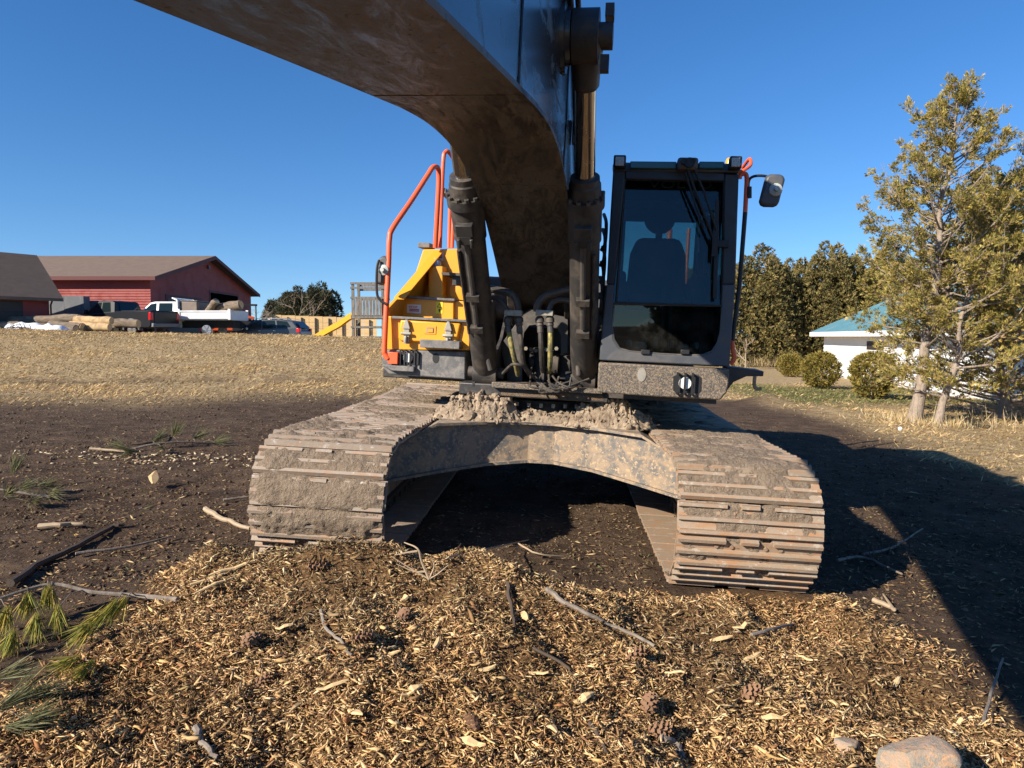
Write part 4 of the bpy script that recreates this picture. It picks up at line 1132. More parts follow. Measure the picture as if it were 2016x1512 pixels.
def mirror(px0, px1, py0, py1, y, par):
    a_, b_ = V(px0, py1, y), V(px1, py0, y); cx_, cz_ = (a_[0] + b_[0]) / 2, (a_[2] + b_[2]) / 2; w_, h_ = abs(b_[0] - a_[0]) / 2, abs(b_[2] - a_[2]) / 2
    prof = []
    for sx, sz in ((-1, -1), (1, -1), (1, 1), (-1, 1)):
        for t in (0, .5, 1):
            ang_ = math.atan2(sz, sx) + (t - .5) * math.pi / 2
            prof.append((cx_ + sx * (w_ - .04) + .04 * math.cos(ang_) + .015 * sz, cz_ + sz * (h_ - .04) + .04 * math.sin(ang_)))
    mb = UB(); mb.prism(prof, 1, y + .05, y, taper=.86); o = mb.build('mirror_housing', M['grey'], par, bevel=.012)
    mb = UB(); mb.prism([(cx_ + (p[0] - cx_) * .9, cz_ + (p[1] - cz_) * .92) for p in prof], 1, y + .051, y + .056); mb.build('mirror_glass', M['chrome'], o)
    mb = UB(); mb.lathe((cx_ + .02, y + .005, cz_ + .0), (0, -1, 0), [(0, .05), (.02, .045), (.03, .02), (.06, .018)], 14); mb.build('mirror_ball', M['bright'], o)
mirror(1498, 1545, 340, 407, YS - .05, arm)
mb = UB(); mb.prism(xz([(1432, 722), (1504, 731), (1503, 741), (1470, 741), (1445, 752), (1432, 768)], YC + .25), 1, YC + .25, YC + .55); mb.build('side_step', M['dark'], ex, bevel=.006)
mb = UB(); mb.tube(smooth_path([V(*q) for q in ((1486, 740, YC + .24), (1485, 758, YC + .24), (1489, 765, YC + .24), (1499, 766, YC + .24))]), .014, 8); mb.build('step_hook', M['rust'], ex)

# ------------------------------------------------------------------ yellow step side
YB = -.62
bump_o = None
mb = UB(); mb.prism(xz([(752, 700), (752, 722), (766, 737), (800, 740), (838, 742), (916, 748), (916, 692), (757, 688)], YB), 1, YB, YB + .9); bumper = mb.build('side_bumper', M['bumper'], ex, bevel=.012)
mb = UB(); mb.prism(xz([(753, 717), (815, 722), (815, 733), (770, 730), (753, 721)], YB - .05), 1, YB - .05, YB); mb.build('bumper_lip', M['bumper'], bumper, bevel=.008)
q = V(804, 704, YB)
mb = UB(); mb.prism([(q[0] - .10, q[2] - .06), (q[0] + .10, q[2] - .06), (q[0] + .11, q[2] + .05), (q[0] - .11, q[2] + .05)], 1, YB - .008, YB + .01); mb.build('lamp_recess', M['black'], bumper)
mb = UB(); mb.cyl((q[0], YB, q[2]), (q[0], YB - .03, q[2]), .045, .04, seg=18); mb.build('work_lamp', M['lamp'], bumper)
for dx in (-.06, -.02, .03, .07):
    mb = UB(); mb.bar((q[0] + dx, YB - .045, q[2] - .065), (q[0] + dx, YB - .045, q[2] + .065), .012, .012, (0, 1, 0)); mb.bar((q[0] + dx, YB, q[2] + .065), (q[0] + dx, YB - .05, q[2] + .065), .012, .012); mb.build('guard_bar', M['black'], bumper)
q = V(858, 705, YB); mb = UB(); mb.prism([(q[0] + .03 * math.cos(t), q[2] + .045 * math.sin(t)) for t in np.linspace(0, 2 * math.pi, 15)[:-1]], 1, YB - .003, YB + .004); mb.build('drain_hole', M['black'], bumper)
# tool box (lowest step) with raised lid panel, latches and badge
mb = UB(); mb.prism(xz([(755, 688), (758, 622), (926, 632), (924, 690)], YB + .02), 1, YB + .02, YB + .40); tool = mb.build('tool_box', M['yellow'], ex, bevel=.008)
mb = UB(); mb.prism(xz([(786, 628), (909, 636), (902, 672), (896, 676), (786, 672), (781, 666)], YB - .02), 1, YB + .03, YB - .02, taper=.95); lid = mb.build('lid', M['yellow'], tool, bevel=.012)
mb = UB(); mb.prism(xz([(771, 622), (927, 630), (927, 635), (771, 627)], YB - .03), 1, YB - .03, YB + .40); mb.build('lower_tread', M['bumper'], tool, bevel=.004)
for px, py in ((801, 652), (883, 656)):
    c_ = V(px, py, YB - .03)
    mb = UB(); mb.box(c_ + np.array([0, 0, -.03]), (.05, .03, .16)); mb.prism([(c_[0] - .035, c_[2] + .02), (c_[0] + .035, c_[2] + .02), (c_[0] + .01, c_[2] + .10), (c_[0] - .01, c_[2] + .10)], 1, YB - .055, YB - .03); mb.cyl(c_ + np.array([-.045, -.02, -.02]), c_ + np.array([.045, -.02, -.02]), .014, seg=8); mb.cyl(c_ + np.array([0, -.03, -.10]), c_ + np.array([0, -.03, -.04]), .012, seg=8)
    mb.build('latch', M['clamp'], tool, bevel=.003)
fr = [(835, 641), (858, 642), (857, 658), (834, 657)]; c4 = xz(fr, YB - .035)
mb = UB(); mb.prism(c4, 1, YB - .026, YB - .02); bd = mb.build('badge_plate', M['yellow'], lid)
mb = UB(); cxm = np.mean(c4, 0); mb.prism([(cxm[0] + (p[0] - cxm[0]) * .62, cxm[1] + (p[1] - cxm[1]) * .62) for p in c4], 1, YB - .030, YB - .0265); mb.build('badge_square', M['rust'], lid)
mb = UB(); mb.prism([(cxm[0] + (p[0] - cxm[0]) * .42 + .006, cxm[1] + (p[1] - cxm[1]) * .42 - .006) for p in c4], 1, YB - .034, YB - .0305); mb.build('badge_inset', M['yellow'], lid)
blk(826, 905, 672, 684, YB - .10, .12, 'kick_step', M['bumper'], tool, .006)
# second step and upper panels
Y2, Y3 = YB + .36, YB + .80
mb = UB(); mb.prism(xz([(766, 632), (782, 585), (893, 592), (893, 636)], Y2), 1, Y2, Y3 + .05); step2 = mb.build('middle_step', M['yellow'], ex, bevel=.008)
mb = UB(); mb.prism(xz([(893, 592), (930, 594), (932, 638), (893, 636)], Y2 + .04), 1, Y2 + .04, Y3 + .04); mb.build('step_cheek', M['yellow'], step2, bevel=.008)
mb = UB(); mb.prism(xz([(796, 582), (895, 588), (895, 593), (796, 587)], Y2 - .03), 1, Y2 - .03, Y3); mb.build('middle_tread', M['bumper'], step2, bevel=.004)
mb = UB(); mb.prism(xz([(800, 592), (833, 491), (925, 489), (940, 600)], Y3), 1, Y3, Y3 + .5); top = mb.build('upper_panel', M['yellow'], ex, bevel=.008)
mb = UB(); mb.prism(xz([(843, 524), (872, 524), (872, 590), (843, 590)], Y3 - .16), 1, Y3 - .16, Y3 + .02); mb.build('filler_box', M['yellow'], top, bevel=.012)
mb = UB(); c_ = V(857, 522, Y3 - .08); mb.lathe(c_, (0, 0, 1), [(-.02, .055), (.01, .06), (.04, .05), (.045, .03), (.065, .028), (.07, .01)], 16); mb.build('filler_cap', M['cap'], top)
mb = UB(); mb.prism(xz([(868, 536), (918, 538), (918, 544), (870, 542)], Y3 - .30), 1, Y3 - .30, Y3 - .02); mb.box(V(900, 552, Y3 - .2), (.07, .10, .10)); mb.build('hose_shelf', M['dark'], top, bevel=.004)
q = V(906, 572, Y3 - .05); mb = UB(); mb.lathe(q + np.array([0, .06, 0]), (0, -1, 0), [(0, .12), (.05, .11), (.06, .06)], 22); mb.build('round_cover', M['yellow'], top)
# outer cheek plate: slanted profile following the steps, standing along the side
xo = V(758, 650, YB)[0]
zs = lambda py, y: V(760, py, y)[2]
mb = UB()
prof = [(YB + .03, zs(688, YB)), (YB + .03, zs(606, YB)), (YB + .16, zs(588, YB + .1)), (Y3 - .02, zs(496, Y3)), (Y3 + .48, zs(492, Y3)), (Y3 + .48, zs(688, YB))]
for k, (x_a, x_b) in enumerate(((xo - .012, xo + .02),)):
    vs_ = []
    lean = lambda z: (z - prof[0][1]) * .34
    for xx in (x_a, x_b):
        for (y_, z_) in prof: vs_.append((xx + max(0, z_ - zs(606, YB)) * .36, y_, z_))
    n = len(prof)
    mb.add(vs_, [tuple(range(n))[::-1], tuple(range(n, 2 * n))] + [(i, (i + 1) % n, n + (i + 1) % n, n + i) for i in range(n)])
cheek = mb.build('side_cheek', M['yellow'], ex, bevel=.004)
mb = UB(); a0, a1 = prof[2], prof[3]
lx = lambda z: xo + max(0, z - zs(606, YB)) * .36
mb.add([(lx(a0[1]) - .012, a0[0], a0[1]), (lx(a0[1]) + .085, a0[0], a0[1]), (lx(a1[1]) + .085, a1[0], a1[1]), (lx(a1[1]) - .012, a1[0], a1[1]),
        (lx(a0[1]) - .012, a0[0] + .012, a0[1] + .02), (lx(a0[1]) + .085, a0[0] + .012, a0[1] + .02), (lx(a1[1]) + .085, a1[0] + .012, a1[1] + .02), (lx(a1[1]) - .012, a1[0] + .012, a1[1] + .02)],
       [(0, 1, 2, 3), (7, 6, 5, 4), (0, 4, 5, 1), (2, 6, 7, 3), (0, 3, 7, 4), (1, 5, 6, 2)])
mb.build('cheek_flange', M['yellow'], cheek, bevel=.003)
# labels
blk(801, 829, 600, 616, Y2 - .004, .003, 'white_sticker', M['white'], step2, 0)
lettering('STOP', 805, 822, 606, 4, Y2 - .0055, M['red'], step2, bold=.02)
for py in (609, 612):
    blk(806, 825, py - .6, py + .6, Y2 - .006, .002, 'print_line', M['red'], step2, 0)
blk(858, 872, 594, 617, Y2 - .004, .003, 'warning_sticker', M['label_yellow'], step2, 0)
mb = UB(); mb.prism(xz([(860, 605), (870, 605.5), (865, 597)], Y2 - .006), 1, Y2 - .006, Y2 - .0045); mb.build('warning_triangle', M['print'], step2)
mb = UB(); mb.prism(xz([(862, 604), (868, 604.3), (865, 599)], Y2 - .008), 1, Y2 - .008, Y2 - .0065); mb.build('triangle_fill', M['label_yellow'], step2)
mb = UB(); mb.prism(xz([(865, 608), (868, 611), (866, 611), (866, 615), (864, 615), (864, 611), (862, 611)], Y2 - .006), 1, Y2 - .006, Y2 - .0045); mb.build('warning_arrow', M['print'], step2)
blk(860, 873, 496, 513, Y3 - .004, .003, 'white_sticker', M['white'], top, 0)
for py in (500, 504, 507):
    blk(862, 871, py - .5, py + .5, Y3 - .006, .002, 'print_line', M['pipe'], top, 0)
blk(822, 846, 478, 487, Y3 + .1, .2, 'roof_lamp', M['bumper'], top, .006)
# orange hand rails
YR = YB - .06
mb = UB(); mb.tube(smooth_path([V(*q) for q in ((764, 707, YR), (758, 697, YR), (757, 686, YR), (760, 620, YR + .02), (765, 520, YR + .06), (767, 470, YR + .08), (774, 448, YR + .12), (810, 395, YR + .35), (842, 345, YR + .56), (852, 330, YR + .62), (861, 330, YR + .68), (864, 345, YR + .72), (862, 400, YR + .74), (857, 488, YR + .80))], 7), .024, 12); rail = mb.build('hand_rail', M['orange'], ex)
blk(763, 783, 694, 716, YR - .01, .06, 'rail_bracket', M['orange'], rail)
mb = UB(); mb.tube(smooth_path([V(*q) for q in ((866, 488, YR + .86), (869, 400, YR + .86), (873, 315, YR + .86), (877, 300, YR + .88), (884, 300, YR + .92), (900, 325, YR + 1.1), (920, 355, YR + 1.35))], 7), .020, 10); mb.build('hand_rail', M['orange'], ex)
for a_, b_, r_ in ((V(890, 488, YR + 1.3), V(894, 395, YR + 1.3), .02), (V(884, 488, YR + 1.35), V(886, 400, YR + 1.35), .018)):
    mb = UB(); mb.tube([a_, b_], r_, 10); mb.build('rail_post', M['orange'], ex)
mb = UB(); mb.bar(V(872, 375, YR + .86), V(893, 396, YR + 1.3), .05, .05); mb.build('rail_brace', M['bumper'], ex)
# left mirror
mb = UB(); mb.tube(smooth_path([V(*q) for q in ((762, 600, YR), (748, 590, YR), (742, 575, YR), (742, 530, YR), (746, 512, YR + .02))]), .012, 8); arm = mb.build('mirror_arm', M['black'], ex)
mirror(739, 764, 502, 561, YR + .04, arm)
# rear roof rails seen through the cab
for x_, y_, z_, r_ in ((1.15, 1.6, 2.75, .03), (1.35, 1.5, 2.75, .02), (.62, 1.5, 2.45, .03)):
    mb = UB(); mb.tube([(x_, y_, 2.1), (x_, y_, z_)], r_, 8); mb.build('rail_post', M['orange'], ex)

# dipper arm and bucket, ahead of the boom tip
mb = UB(); mb.prism([(-6.0, 2.75), (-6.4, 2.95), (-7.0, 2.35), (-8.5, .95), (-8.65, .70), (-8.5, .62), (-6.9, 1.75), (-6.3, 2.05)], 0, -.2, .2); mb.build('dipper_arm', M['boom'], ex, bevel=.02)
mb = UB()
prof = [(-8.45, .62), (-8.75, .82), (-9.15, .80), (-9.5, .55), (-9.6, .2), (-9.45, -.02)]
inn = [(y_ * .995 - .02 if False else y_ + .02, z_ - .03) for y_, z_ in prof]
for (a_, b_) in zip(prof[:-1], prof[1:]):
    mb.add([(-.55, *a_), (.55, *a_), (.55, *b_), (-.55, *b_), (-.55, a_[0] + .03, a_[1] - .03), (.55, a_[0] + .03, a_[1] - .03), (.55, b_[0] + .03, b_[1] - .02), (-.55, b_[0] + .03, b_[1] - .02)], [(0, 1, 2, 3), (7, 6, 5, 4), (0, 4, 5, 1), (2, 6, 7, 3), (0, 3, 7, 4), (1, 5, 6, 2)])
for sx in (-.55, .53): mb.prism(prof + [(-8.5, .3)], 0, sx, sx + .02)
bk = mb.build('bucket', M['dark'], ex, smooth=False)
for k in range(5):
    mb = UB(); mb.prism([(-9.48, .02), (-9.40, .02), (-9.28, -.10), (-9.44, -.05)], 0, -.5 + .23 * k, -.42 + .23 * k); mb.build('tooth', M['cast'], bk)

# ------------------------------------------------------------------ trees and shrubs
M['leaf'] = tint_mat('conifer_foliage', .75, trans=.18, spec=.25)
M['bark'] = surf('grey_brown_bark', (.33, .265, .205), .9, dirt=(.18, .14, .105), amt=.45, scale=9, edge=.1, bmp=.9, bscale=30, bdist=.03, stretch=(2.5, 2.5, .6), fine=(9, .64, (.36, .32, .27)))
M['twig'] = surf('pale_twig_bark', (.30, .235, .17), .9, vary=.25)

def spray_cloud(c, d, n_leaf, L, W_, cols, wts, r, spread=.75, jit=.2):
    """fans of small leaves at centres c facing d"""
    n = len(c)
    C_ = np.repeat(c, n_leaf, 0); D_ = np.repeat(d, n_leaf, 0)
    D_ = D_ + r.normal(0, spread, D_.shape) * .6; D_ /= np.linalg.norm(D_, axis=1, keepdims=True)
    u = perp(D_, r)
    m_ = len(C_)
    ln = r.uniform(.6, 1.25, m_) * L; w = ln * W_
    colr = np.repeat(palette(n, cols, wts, .18, r), n_leaf, 0) * r.uniform(1 - jit, 1 + jit, (m_, 1))
    return C_ + D_ * ln[:, None] * .1, D_, u, ln, w, colr

CEDAR = [(.30, .25, .060), (.40, .31, .085), (.19, .175, .05), (.46, .36, .12), (.36, .25, .12)]
CEDAR_W = (9, 7, 6, 3, 2)
DARK = [(.17, .140, .048), (.24, .19, .066), (.10, .09, .034), (.30, .225, .085)]

def cedar(name, loc, hgt, rad, n_limb, seed, label, cat='tree', lean=(0, 0), trunk_r=.13, first=.18, cols=CEDAR, wts=CEDAR_W, leafL=.068, dens=1.0, group=None):
    """open conifer: tapering trunk, rising limbs with side twigs, sprays on the outer part of every limb"""
    r = np.random.default_rng(seed)
    root = empty(name, loc)
    tag(root, label, cat, group)
    mb = MB()
    K = 9
    wob = r.normal(0, .05, (K + 1, 2)); wob[0] = 0
    tp = [np.array([lean[0] * (k / K) + wob[k, 0], lean[1] * (k / K) + wob[k, 1], hgt * .97 * k / K - .05]) for k in range(K + 1)]
    mb.tube(smooth_path(tp, 3), [trunk_r * (1 - .93 * t) * (1 + .5 * math.exp(-t * 22)) for t in np.linspace(0, 1, 3 * K + 1)], 12)
    mb.build('trunk', M['bark'], root)
    tz = lambda z: np.array([np.interp(z, [q[2] for q in tp], [q[i] for q in tp]) for i in (0, 1)] + [z])
    limbs = MB(); C_, D_ = [], []
    for k in range(n_limb):
        t = (k + r.uniform(0, 1)) / n_limb; zb = hgt * (first + (.97 - first) * t ** .9)
        a_ = k * 2.399 + r.normal(0, .5)
        env = rad * (1 - t) ** .75 * (.72 + .28 * min(1, t / .12)) * r.uniform(.6, 1.18) + .12
        rise = env * r.uniform(.45, 1.35) * (1.0 if t > .15 else .35)
        p0 = tz(zb); dirv = np.array([math.cos(a_), math.sin(a_), 0])
        pts = [p0, p0 + dirv * env * .4 + [0, 0, rise * .22], p0 + dirv * env * .75 + [0, 0, rise * .55], p0 + dirv * env + [0, 0, rise]]
        sp = smooth_path(pts, 3)
        limbs.tube(sp, np.linspace(.008 + .012 * env, .002, len(sp)), 5, caps=False)
        ns = int((18 + 70 * env) * dens)
        tt = r.uniform(.30, 1.05, ns) ** .75
        pp = np.array([np.interp(tt, np.linspace(0, 1, len(sp)), [q[i] for q in sp]) for i in range(3)]).T
        side = rand_unit(ns, r) * (.07 + .24 * env * (1.1 - tt) * .5)[:, None] * r.uniform(.3, 1.2, (ns, 1))
        # side twigs: sprays gather along them
        nt_ = max(3, int(7 * env)); tb = r.uniform(.25, 1.0, nt_); base_t = np.array([np.interp(tb, np.linspace(0, 1, len(sp)), [q[i] for q in sp]) for i in range(3)]).T
        td = rand_unit(nt_, r) * .8 + dirv * .9 + [0, 0, .55]; td /= np.linalg.norm(td, axis=1, keepdims=True); tl_ = (.16 + .30 * env * (1.15 - tb)) * r.uniform(.6, 1.2, nt_)
        for b0, d0, l0 in zip(base_t, td, tl_): limbs.tube([b0, b0 + d0 * l0], [.005, .0015], 4, caps=False)
        kk = r.integers(0, nt_, ns); uu = r.uniform(.25, 1.05, (ns, 1))
        pp = base_t[kk] + td[kk] * tl_[kk][:, None] * uu; side = rand_unit(ns, r) * .045
        C_.append(pp + side); D_.append(td[kk] * .8 + side * 9 + [0, 0, .2])
    limbs.build('limbs', M['bark'], root)
    c = np.concatenate(C_); d = np.concatenate(D_); d /= np.linalg.norm(d, axis=1, keepdims=True)
    o = leaves_mesh('crown', *spray_cloud(c, d, 8, leafL, .19, cols, wts, r, spread=.62), M['leaf'], root)
    return root

def dense_bush(name, loc, hgt, rad, n, seed, label, cat, shape='cone', cols=DARK, wts=(6, 5, 5, 2), leafL=.16, group=None, trunk=True, parts=True, rot=0.0, leaf_w=.36):
    """thick conifer: lumpy crown of sprays on and under its surface"""
    r = np.random.default_rng(seed)
    root = empty(name, loc, rot); tag(root, label, cat, group)
    if trunk:
        mb = MB(); mb.tube([(0, 0, -.1), (.03, 0, hgt * .4), (0, .02, hgt * .9)], [rad * .06 + .02, rad * .04 + .012, .01], 8); mb.build('trunk', M['bark'], root)
    t = r.uniform(0, 1, n) ** .8; a_ = r.uniform(0, 2 * np.pi, n)
    if shape == 'cone': env = np.minimum(1, (1 - t) ** .50 * 1.10) * (.80 + .20 * np.minimum(1, t / .18))
    elif shape == 'ball': env = np.sqrt(np.maximum(0, 1 - (2 * t - 1) ** 2)) ** .8
    else: env = (1 - t) ** .9
    lump = fbm(np.cos(a_) * 2.2 + seed, np.sin(a_) * 2.2, t * hgt / rad * 1.8, octv=4, seed=seed, gain=.62)
    dep = 1 - r.uniform(0, 1, n) ** 2.0 * .42
    if shape == 'cone':
        nl = 11; la = np.arange(nl) * 2.399; lr = np.sqrt(np.arange(nl) / nl) * .62 * rad; lh = hgt * (1 - .30 * (lr / rad) ** 1.2) * r.uniform(.86, 1.03, nl); lh[0] = hgt
        k_ = r.integers(0, nl, n); env = np.minimum(1, (1 - t) ** .55 * 1.1)
        rr = .50 * rad * env * (.45 + 1.1 * lump) * dep
        c = np.stack([lr[k_] * np.cos(la[k_]) + rr * np.cos(a_), lr[k_] * np.sin(la[k_]) + rr * np.sin(a_), lh[k_] * t * (.97 + .06 * lump) + .03], 1)
    if shape != 'cone':
        rr = rad * env * (.36 + 1.28 * lump) * dep
        z = hgt * t * (.97 + .06 * lump)
        c = np.stack([rr * np.cos(a_), rr * np.sin(a_), z + .03], 1)
    d = np.stack([np.cos(a_), np.sin(a_), np.full(n, .75)], 1) + r.normal(0, .3, (n, 3)); d /= np.linalg.norm(d, axis=1, keepdims=True)
    leaves_mesh('crown', *spray_cloud(c, d, 6, leafL, leaf_w, cols, wts, r), M['leaf'], root)
    return root

def bare_tree(name, loc, hgt, n, seed, label, cat='tree', spread=.5, mat='twig', r0=.05, group=None):
    r = np.random.default_rng(seed); root = empty(name, loc); tag(root, label, cat, group)
    mb = MB(); stack = [(np.zeros(3), np.array([0, 0, 1.0]), hgt * .36, r0, 0)]
    cnt = 0
    tw = MB()
    while stack and cnt < n:
        p, d, L, ra, lev = stack.pop(0); cnt += 1
        b_ = d + r.normal(0, .12, 3); b_ /= np.linalg.norm(b_)
        m_ = p + d * L * .5; e = m_ + b_ * L * .5
        (mb if lev < 2 else tw).tube([p, m_, e], [ra, ra * .82, ra * .62], 6 if lev < 2 else 4, caps=False)
        if lev < 5:
            for _ in range(3 if lev < 3 else 2):
                q = b_ + r.normal(0, spread, 3); q[2] = abs(q[2]) * .8 + .15; q /= np.linalg.norm(q)
                stack.append((e if r.uniform() < .6 else m_, q, L * r.uniform(.55, .85), ra * .58, lev + 1))
    mb.build('trunk', M[mat], root)
    if tw.v: tw.build('twigs', M[mat], root)
    return root

# the two near cedars on the right, the larger one behind them
p = at(1798, 822, 14.2); cedar('cedar_tree', (p[0], p[1], Hs(p[0], p[1])), 6.75, 1.55, 130, 31, 'tall open cedar with straight pale trunk beside the white house', lean=(.62, 0), trunk_r=.115, first=.20, dens=1.35)
p = at(1846, 832, 13.9); cedar('cedar_tree', (p[0], p[1], Hs(p[0], p[1])), 4.6, 1.5, 80, 32, 'short cedar with leaning trunk at the foot of the straight-trunked cedar', lean=(1.1, .3), trunk_r=.075, first=.10, dens=1.1, leafL=.075)
p = at(1975, 810, 15.4); cedar('cedar_tree', (p[0], p[1], Hs(p[0], p[1])), 5.2, 2.5, 200, 33, 'broad bushy cedar with boughs sweeping low over dry grass', trunk_r=.10, first=.0, dens=.62, leafL=.088)
p = at(2090, 770, 20); cedar('cedar_tree', (p[0], p[1], Hs(p[0], p[1])), 6.6, 2.6, 90, 34, 'dense cedar standing behind the broad bushy one near the white house', trunk_r=.15, first=.08, dens=.7, leafL=.09)
# row of thick arborvitae behind the lawn
hedge = [(1390, 46, 6.9, 3.0, 41), (1492, 46, 7.7, 3.2, 42), (1550, 49, 7.1, 2.9, 43), (1618, 47, 8.0, 3.1, 44), (1676, 50, 7.5, 3.0, 45), (1726, 47, 7.2, 3.0, 46), (1790, 48, 7.0, 3.0, 47), (1870, 49, 7.2, 3.0, 48), (1960, 48, 7.0, 3.0, 49)]
hl = ['dark arborvitae half hidden behind the excavator cab', 'thick round-topped arborvitae with bare shrub at its foot', 'lower arborvitae filling the gap between two round-topped ones', 'tallest arborvitae of the row, behind the round yellow-green shrub', 'arborvitae behind the far end of the teal roof', 'yellowish arborvitae rising over the teal roof beside the open cedar', 'arborvitae behind the middle of the teal roof', 'arborvitae seen through the open cedar above the ridge', 'arborvitae behind the broad bushy cedar']
YEL = [(.19, .155, .042), (.26, .20, .055), (.13, .115, .036), (.30, .22, .065)]
hproto = {}
for k, ((px, dd, h_, rd, sd), lb) in enumerate(zip(hedge, hl)):
    p = at(px, 712, dd); key = 'y' if sd in (45, 46) else k % 3
    if key not in hproto:
        hproto[key] = (dense_bush('arborvitae', (0, 0, 0), 7.5, 3.2, 7400, sd, lb, 'tree', cols=YEL if key == 'y' else DARK, leafL=.22, group='arborvitae row behind the lawn', leaf_w=.30))
        o = hproto[key]
    else:
        o = copy_tree(hproto[key]); o['label'] = lb
    o.location = (p[0], p[1], Hs(p[0], p[1])); o.scale = (rd / 3.2, rd / 3.2, h_ / 7.5); o.rotation_euler = (0, 0, sd * 1.3)
# clipped shrubs on the lawn
for (px, py, dd, h_, rd, sd, lb) in ((1557, 740, 33.0, .95, .50, 51, 'small round yellow-green shrub nearest the arborvitae row'), (1614, 768, 24.5, 1.15, .52, 52, 'lopsided yellow-green shrub before the corner of the white house'), (1716, 790, 20.0, 1.22, .53, 53, 'dense dome-shaped shrub between house wall and open cedar')):
    p = at(px, py, dd); dense_bush('lawn_shrub', (p[0], p[1], Hs(p[0], p[1])), h_, rd, 1250, sd, lb, 'shrub', shape='ball', cols=[(.24, .19, .04), (.32, .245, .055), (.15, .135, .036), (.20, .145, .04)], leafL=.13, group='shrubs on the lawn', leaf_w=.22)
p = at(1468, 708, 40); bare_tree('bare_shrub', (p[0], p[1], Hs(p[0], p[1])), 2.6, 150, 61, 'leafless pale shrub standing before the arborvitae row', 'shrub', .42)
p = at(1185, 690, 60); bare_tree('bare_tree', (p[0], p[1], Hs(p[0], p[1])), 9.5, 340, 62, 'distant leafless tree glimpsed between boom cylinder and cab', 'tree', .4, r0=.14)
# dark spruces and brush beyond the lot on the left
SPR = [(.055, .062, .034), (.085, .085, .044), (.036, .043, .025), (.13, .10, .06)]
for (px, dd, h_, rd, sd, lb) in ((634, 72, 5.5, 2.3, 71, 'dark spruce with pointed top beyond the pale wooden fence'), (588, 76, 5.2, 2.8, 72, 'wide ragged spruce behind bare brush beyond the fence'), (553, 80, 4.2, 2.4, 73, 'low spruce at the edge of the clump nearest the red barn')):
    p = at(px, 660, dd); dense_bush('spruce_tree', (p[0], p[1], Hs(p[0], p[1]) - .1), h_, rd, 2600, sd, lb, 'tree', cols=SPR, leafL=.42, group='spruces beyond the fence', leaf_w=.22)
for (px, dd, h_, sd, lb) in ((585, 69, 4.7, 74, 'grey leafless brush before the wide ragged spruce'), (612, 69, 4.6, 75, 'grey leafless brush between the two taller spruces'), (507, 62, 3.6, 76, 'thin leafless sapling between red barn and wooden fence')):
    p = at(px, 662, dd); bare_tree('bare_brush', (p[0], p[1], Hs(p[0], p[1])), h_, 260, sd, lb, 'brush', .55, r0=.07)
# trees behind the photographer, mirrored in the cab glass
dense_bush('spruce_tree', (-.2, -19, Hs(-.2, -19)), 7, 1.9, 3000, 81, 'dark spruce behind the chip pile, mirrored in the cab glass', 'tree', cols=SPR, leafL=.45)
bare_tree('bare_tree', (-3.6, -17, Hs(-3.6, -17)), 7, 380, 83, 'leafless tree behind the chip pile beside the dark spruce', 'tree', .45, r0=.12)

# ------------------------------------------------------------------ buildings
M['siding_red'] = surf('faded_red_siding', (.27, .046, .037), .7, dirt=(.23, .048, .039), amt=.4, scale=1.5, vary=.08)
M['siding_dark'] = surf('red_trim', (.10, .022, .02), .7)
M['shingle'] = surf('brown_asphalt_shingles', (.185, .128, .092), .95, dirt=(.125, .088, .064), amt=.5, scale=2.5, edge=.25, vary=.15, bmp=.4, bscale=10, stretch=(1, 1, 4))
M['garage_door'] = surf('dark_brown_door', (.030, .024, .021), .6)
M['doorway_shade'] = surf('painted_doorway_shade', (.004, .004, .004), .9, spec=0.0)  # near-black colour paints the shade inside the barn doorway
M['siding_white'] = surf('white_vinyl_siding', (.78, .77, .74), .55, vary=.03, dirt=(.70, .68, .63), amt=.3, scale=2)
M['teal_roof'] = surf('teal_metal_roof', (.10, .235, .28), .45, vary=.06, dirt=(.14, .26, .295), amt=.4, scale=.8)
M['trim_white'] = surf('white_fascia', (.82, .81, .78), .5, vary=.03)
M['block'] = surf('grey_concrete_blocks', (.13, .14, .155), .9, dirt=(.20, .20, .20), amt=.4, scale=1.5, bmp=.3, bscale=12)
M['pine'] = surf('fresh_sawn_pine', (.66, .46, .22), .75, dirt=(.54, .36, .16), amt=.45, scale=3, stretch=(.3, 1, 3), vary=.08)
M['oldwood'] = surf('weathered_grey_wood', (.20, .18, .155), .9, dirt=(.10, .085, .07), amt=.48, scale=6, stretch=(3, 3, .5), vary=.15, bmp=.3)
M['slide'] = surf('yellow_slide_plastic', (.80, .43, .03), .35)

def box_on(mb, x0, x1, y0, y1, z0, z1): return mb.box(((x0 + x1) / 2, (y0 + y1) / 2, (z0 + z1) / 2), (x1 - x0, y1 - y0, z1 - z0))

# red barn: long wall facing the camera, shaded gable end facing right
BX, BY, BW = -21.15, 41.8, 16.0
g0 = .65
eave, ridge = 5.0, 7.0
barn = empty('red_barn', (BX, BY, g0)); tag(barn, 'long red barn with brown shingle roof and open door in its shaded gable end', 'barn')
L_ = 26.0
mb = MB(); box_on(mb, -L_, -.02, .02, BW - .02, 0, eave - g0); wall = mb.build('wall', M['siding_dark'], barn)
mb = MB(); mb.prism([(0.02, eave - g0), (BW - .02, eave - g0), (BW / 2, ridge - g0 - .08)], 0, -.25, -.02); mb.build('gable', M['siding_red'], wall)
nb = 28; bh = (eave - g0) / nb
for k in range(nb):
    mb = MB(); mb.prism([(.02, k * bh), (-.055, k * bh), (-.010, (k + 1) * bh + .005), (.02, (k + 1) * bh + .01)], 0, -L_, .02); mb.build('siding_board', M['siding_red'], wall, smooth=False)
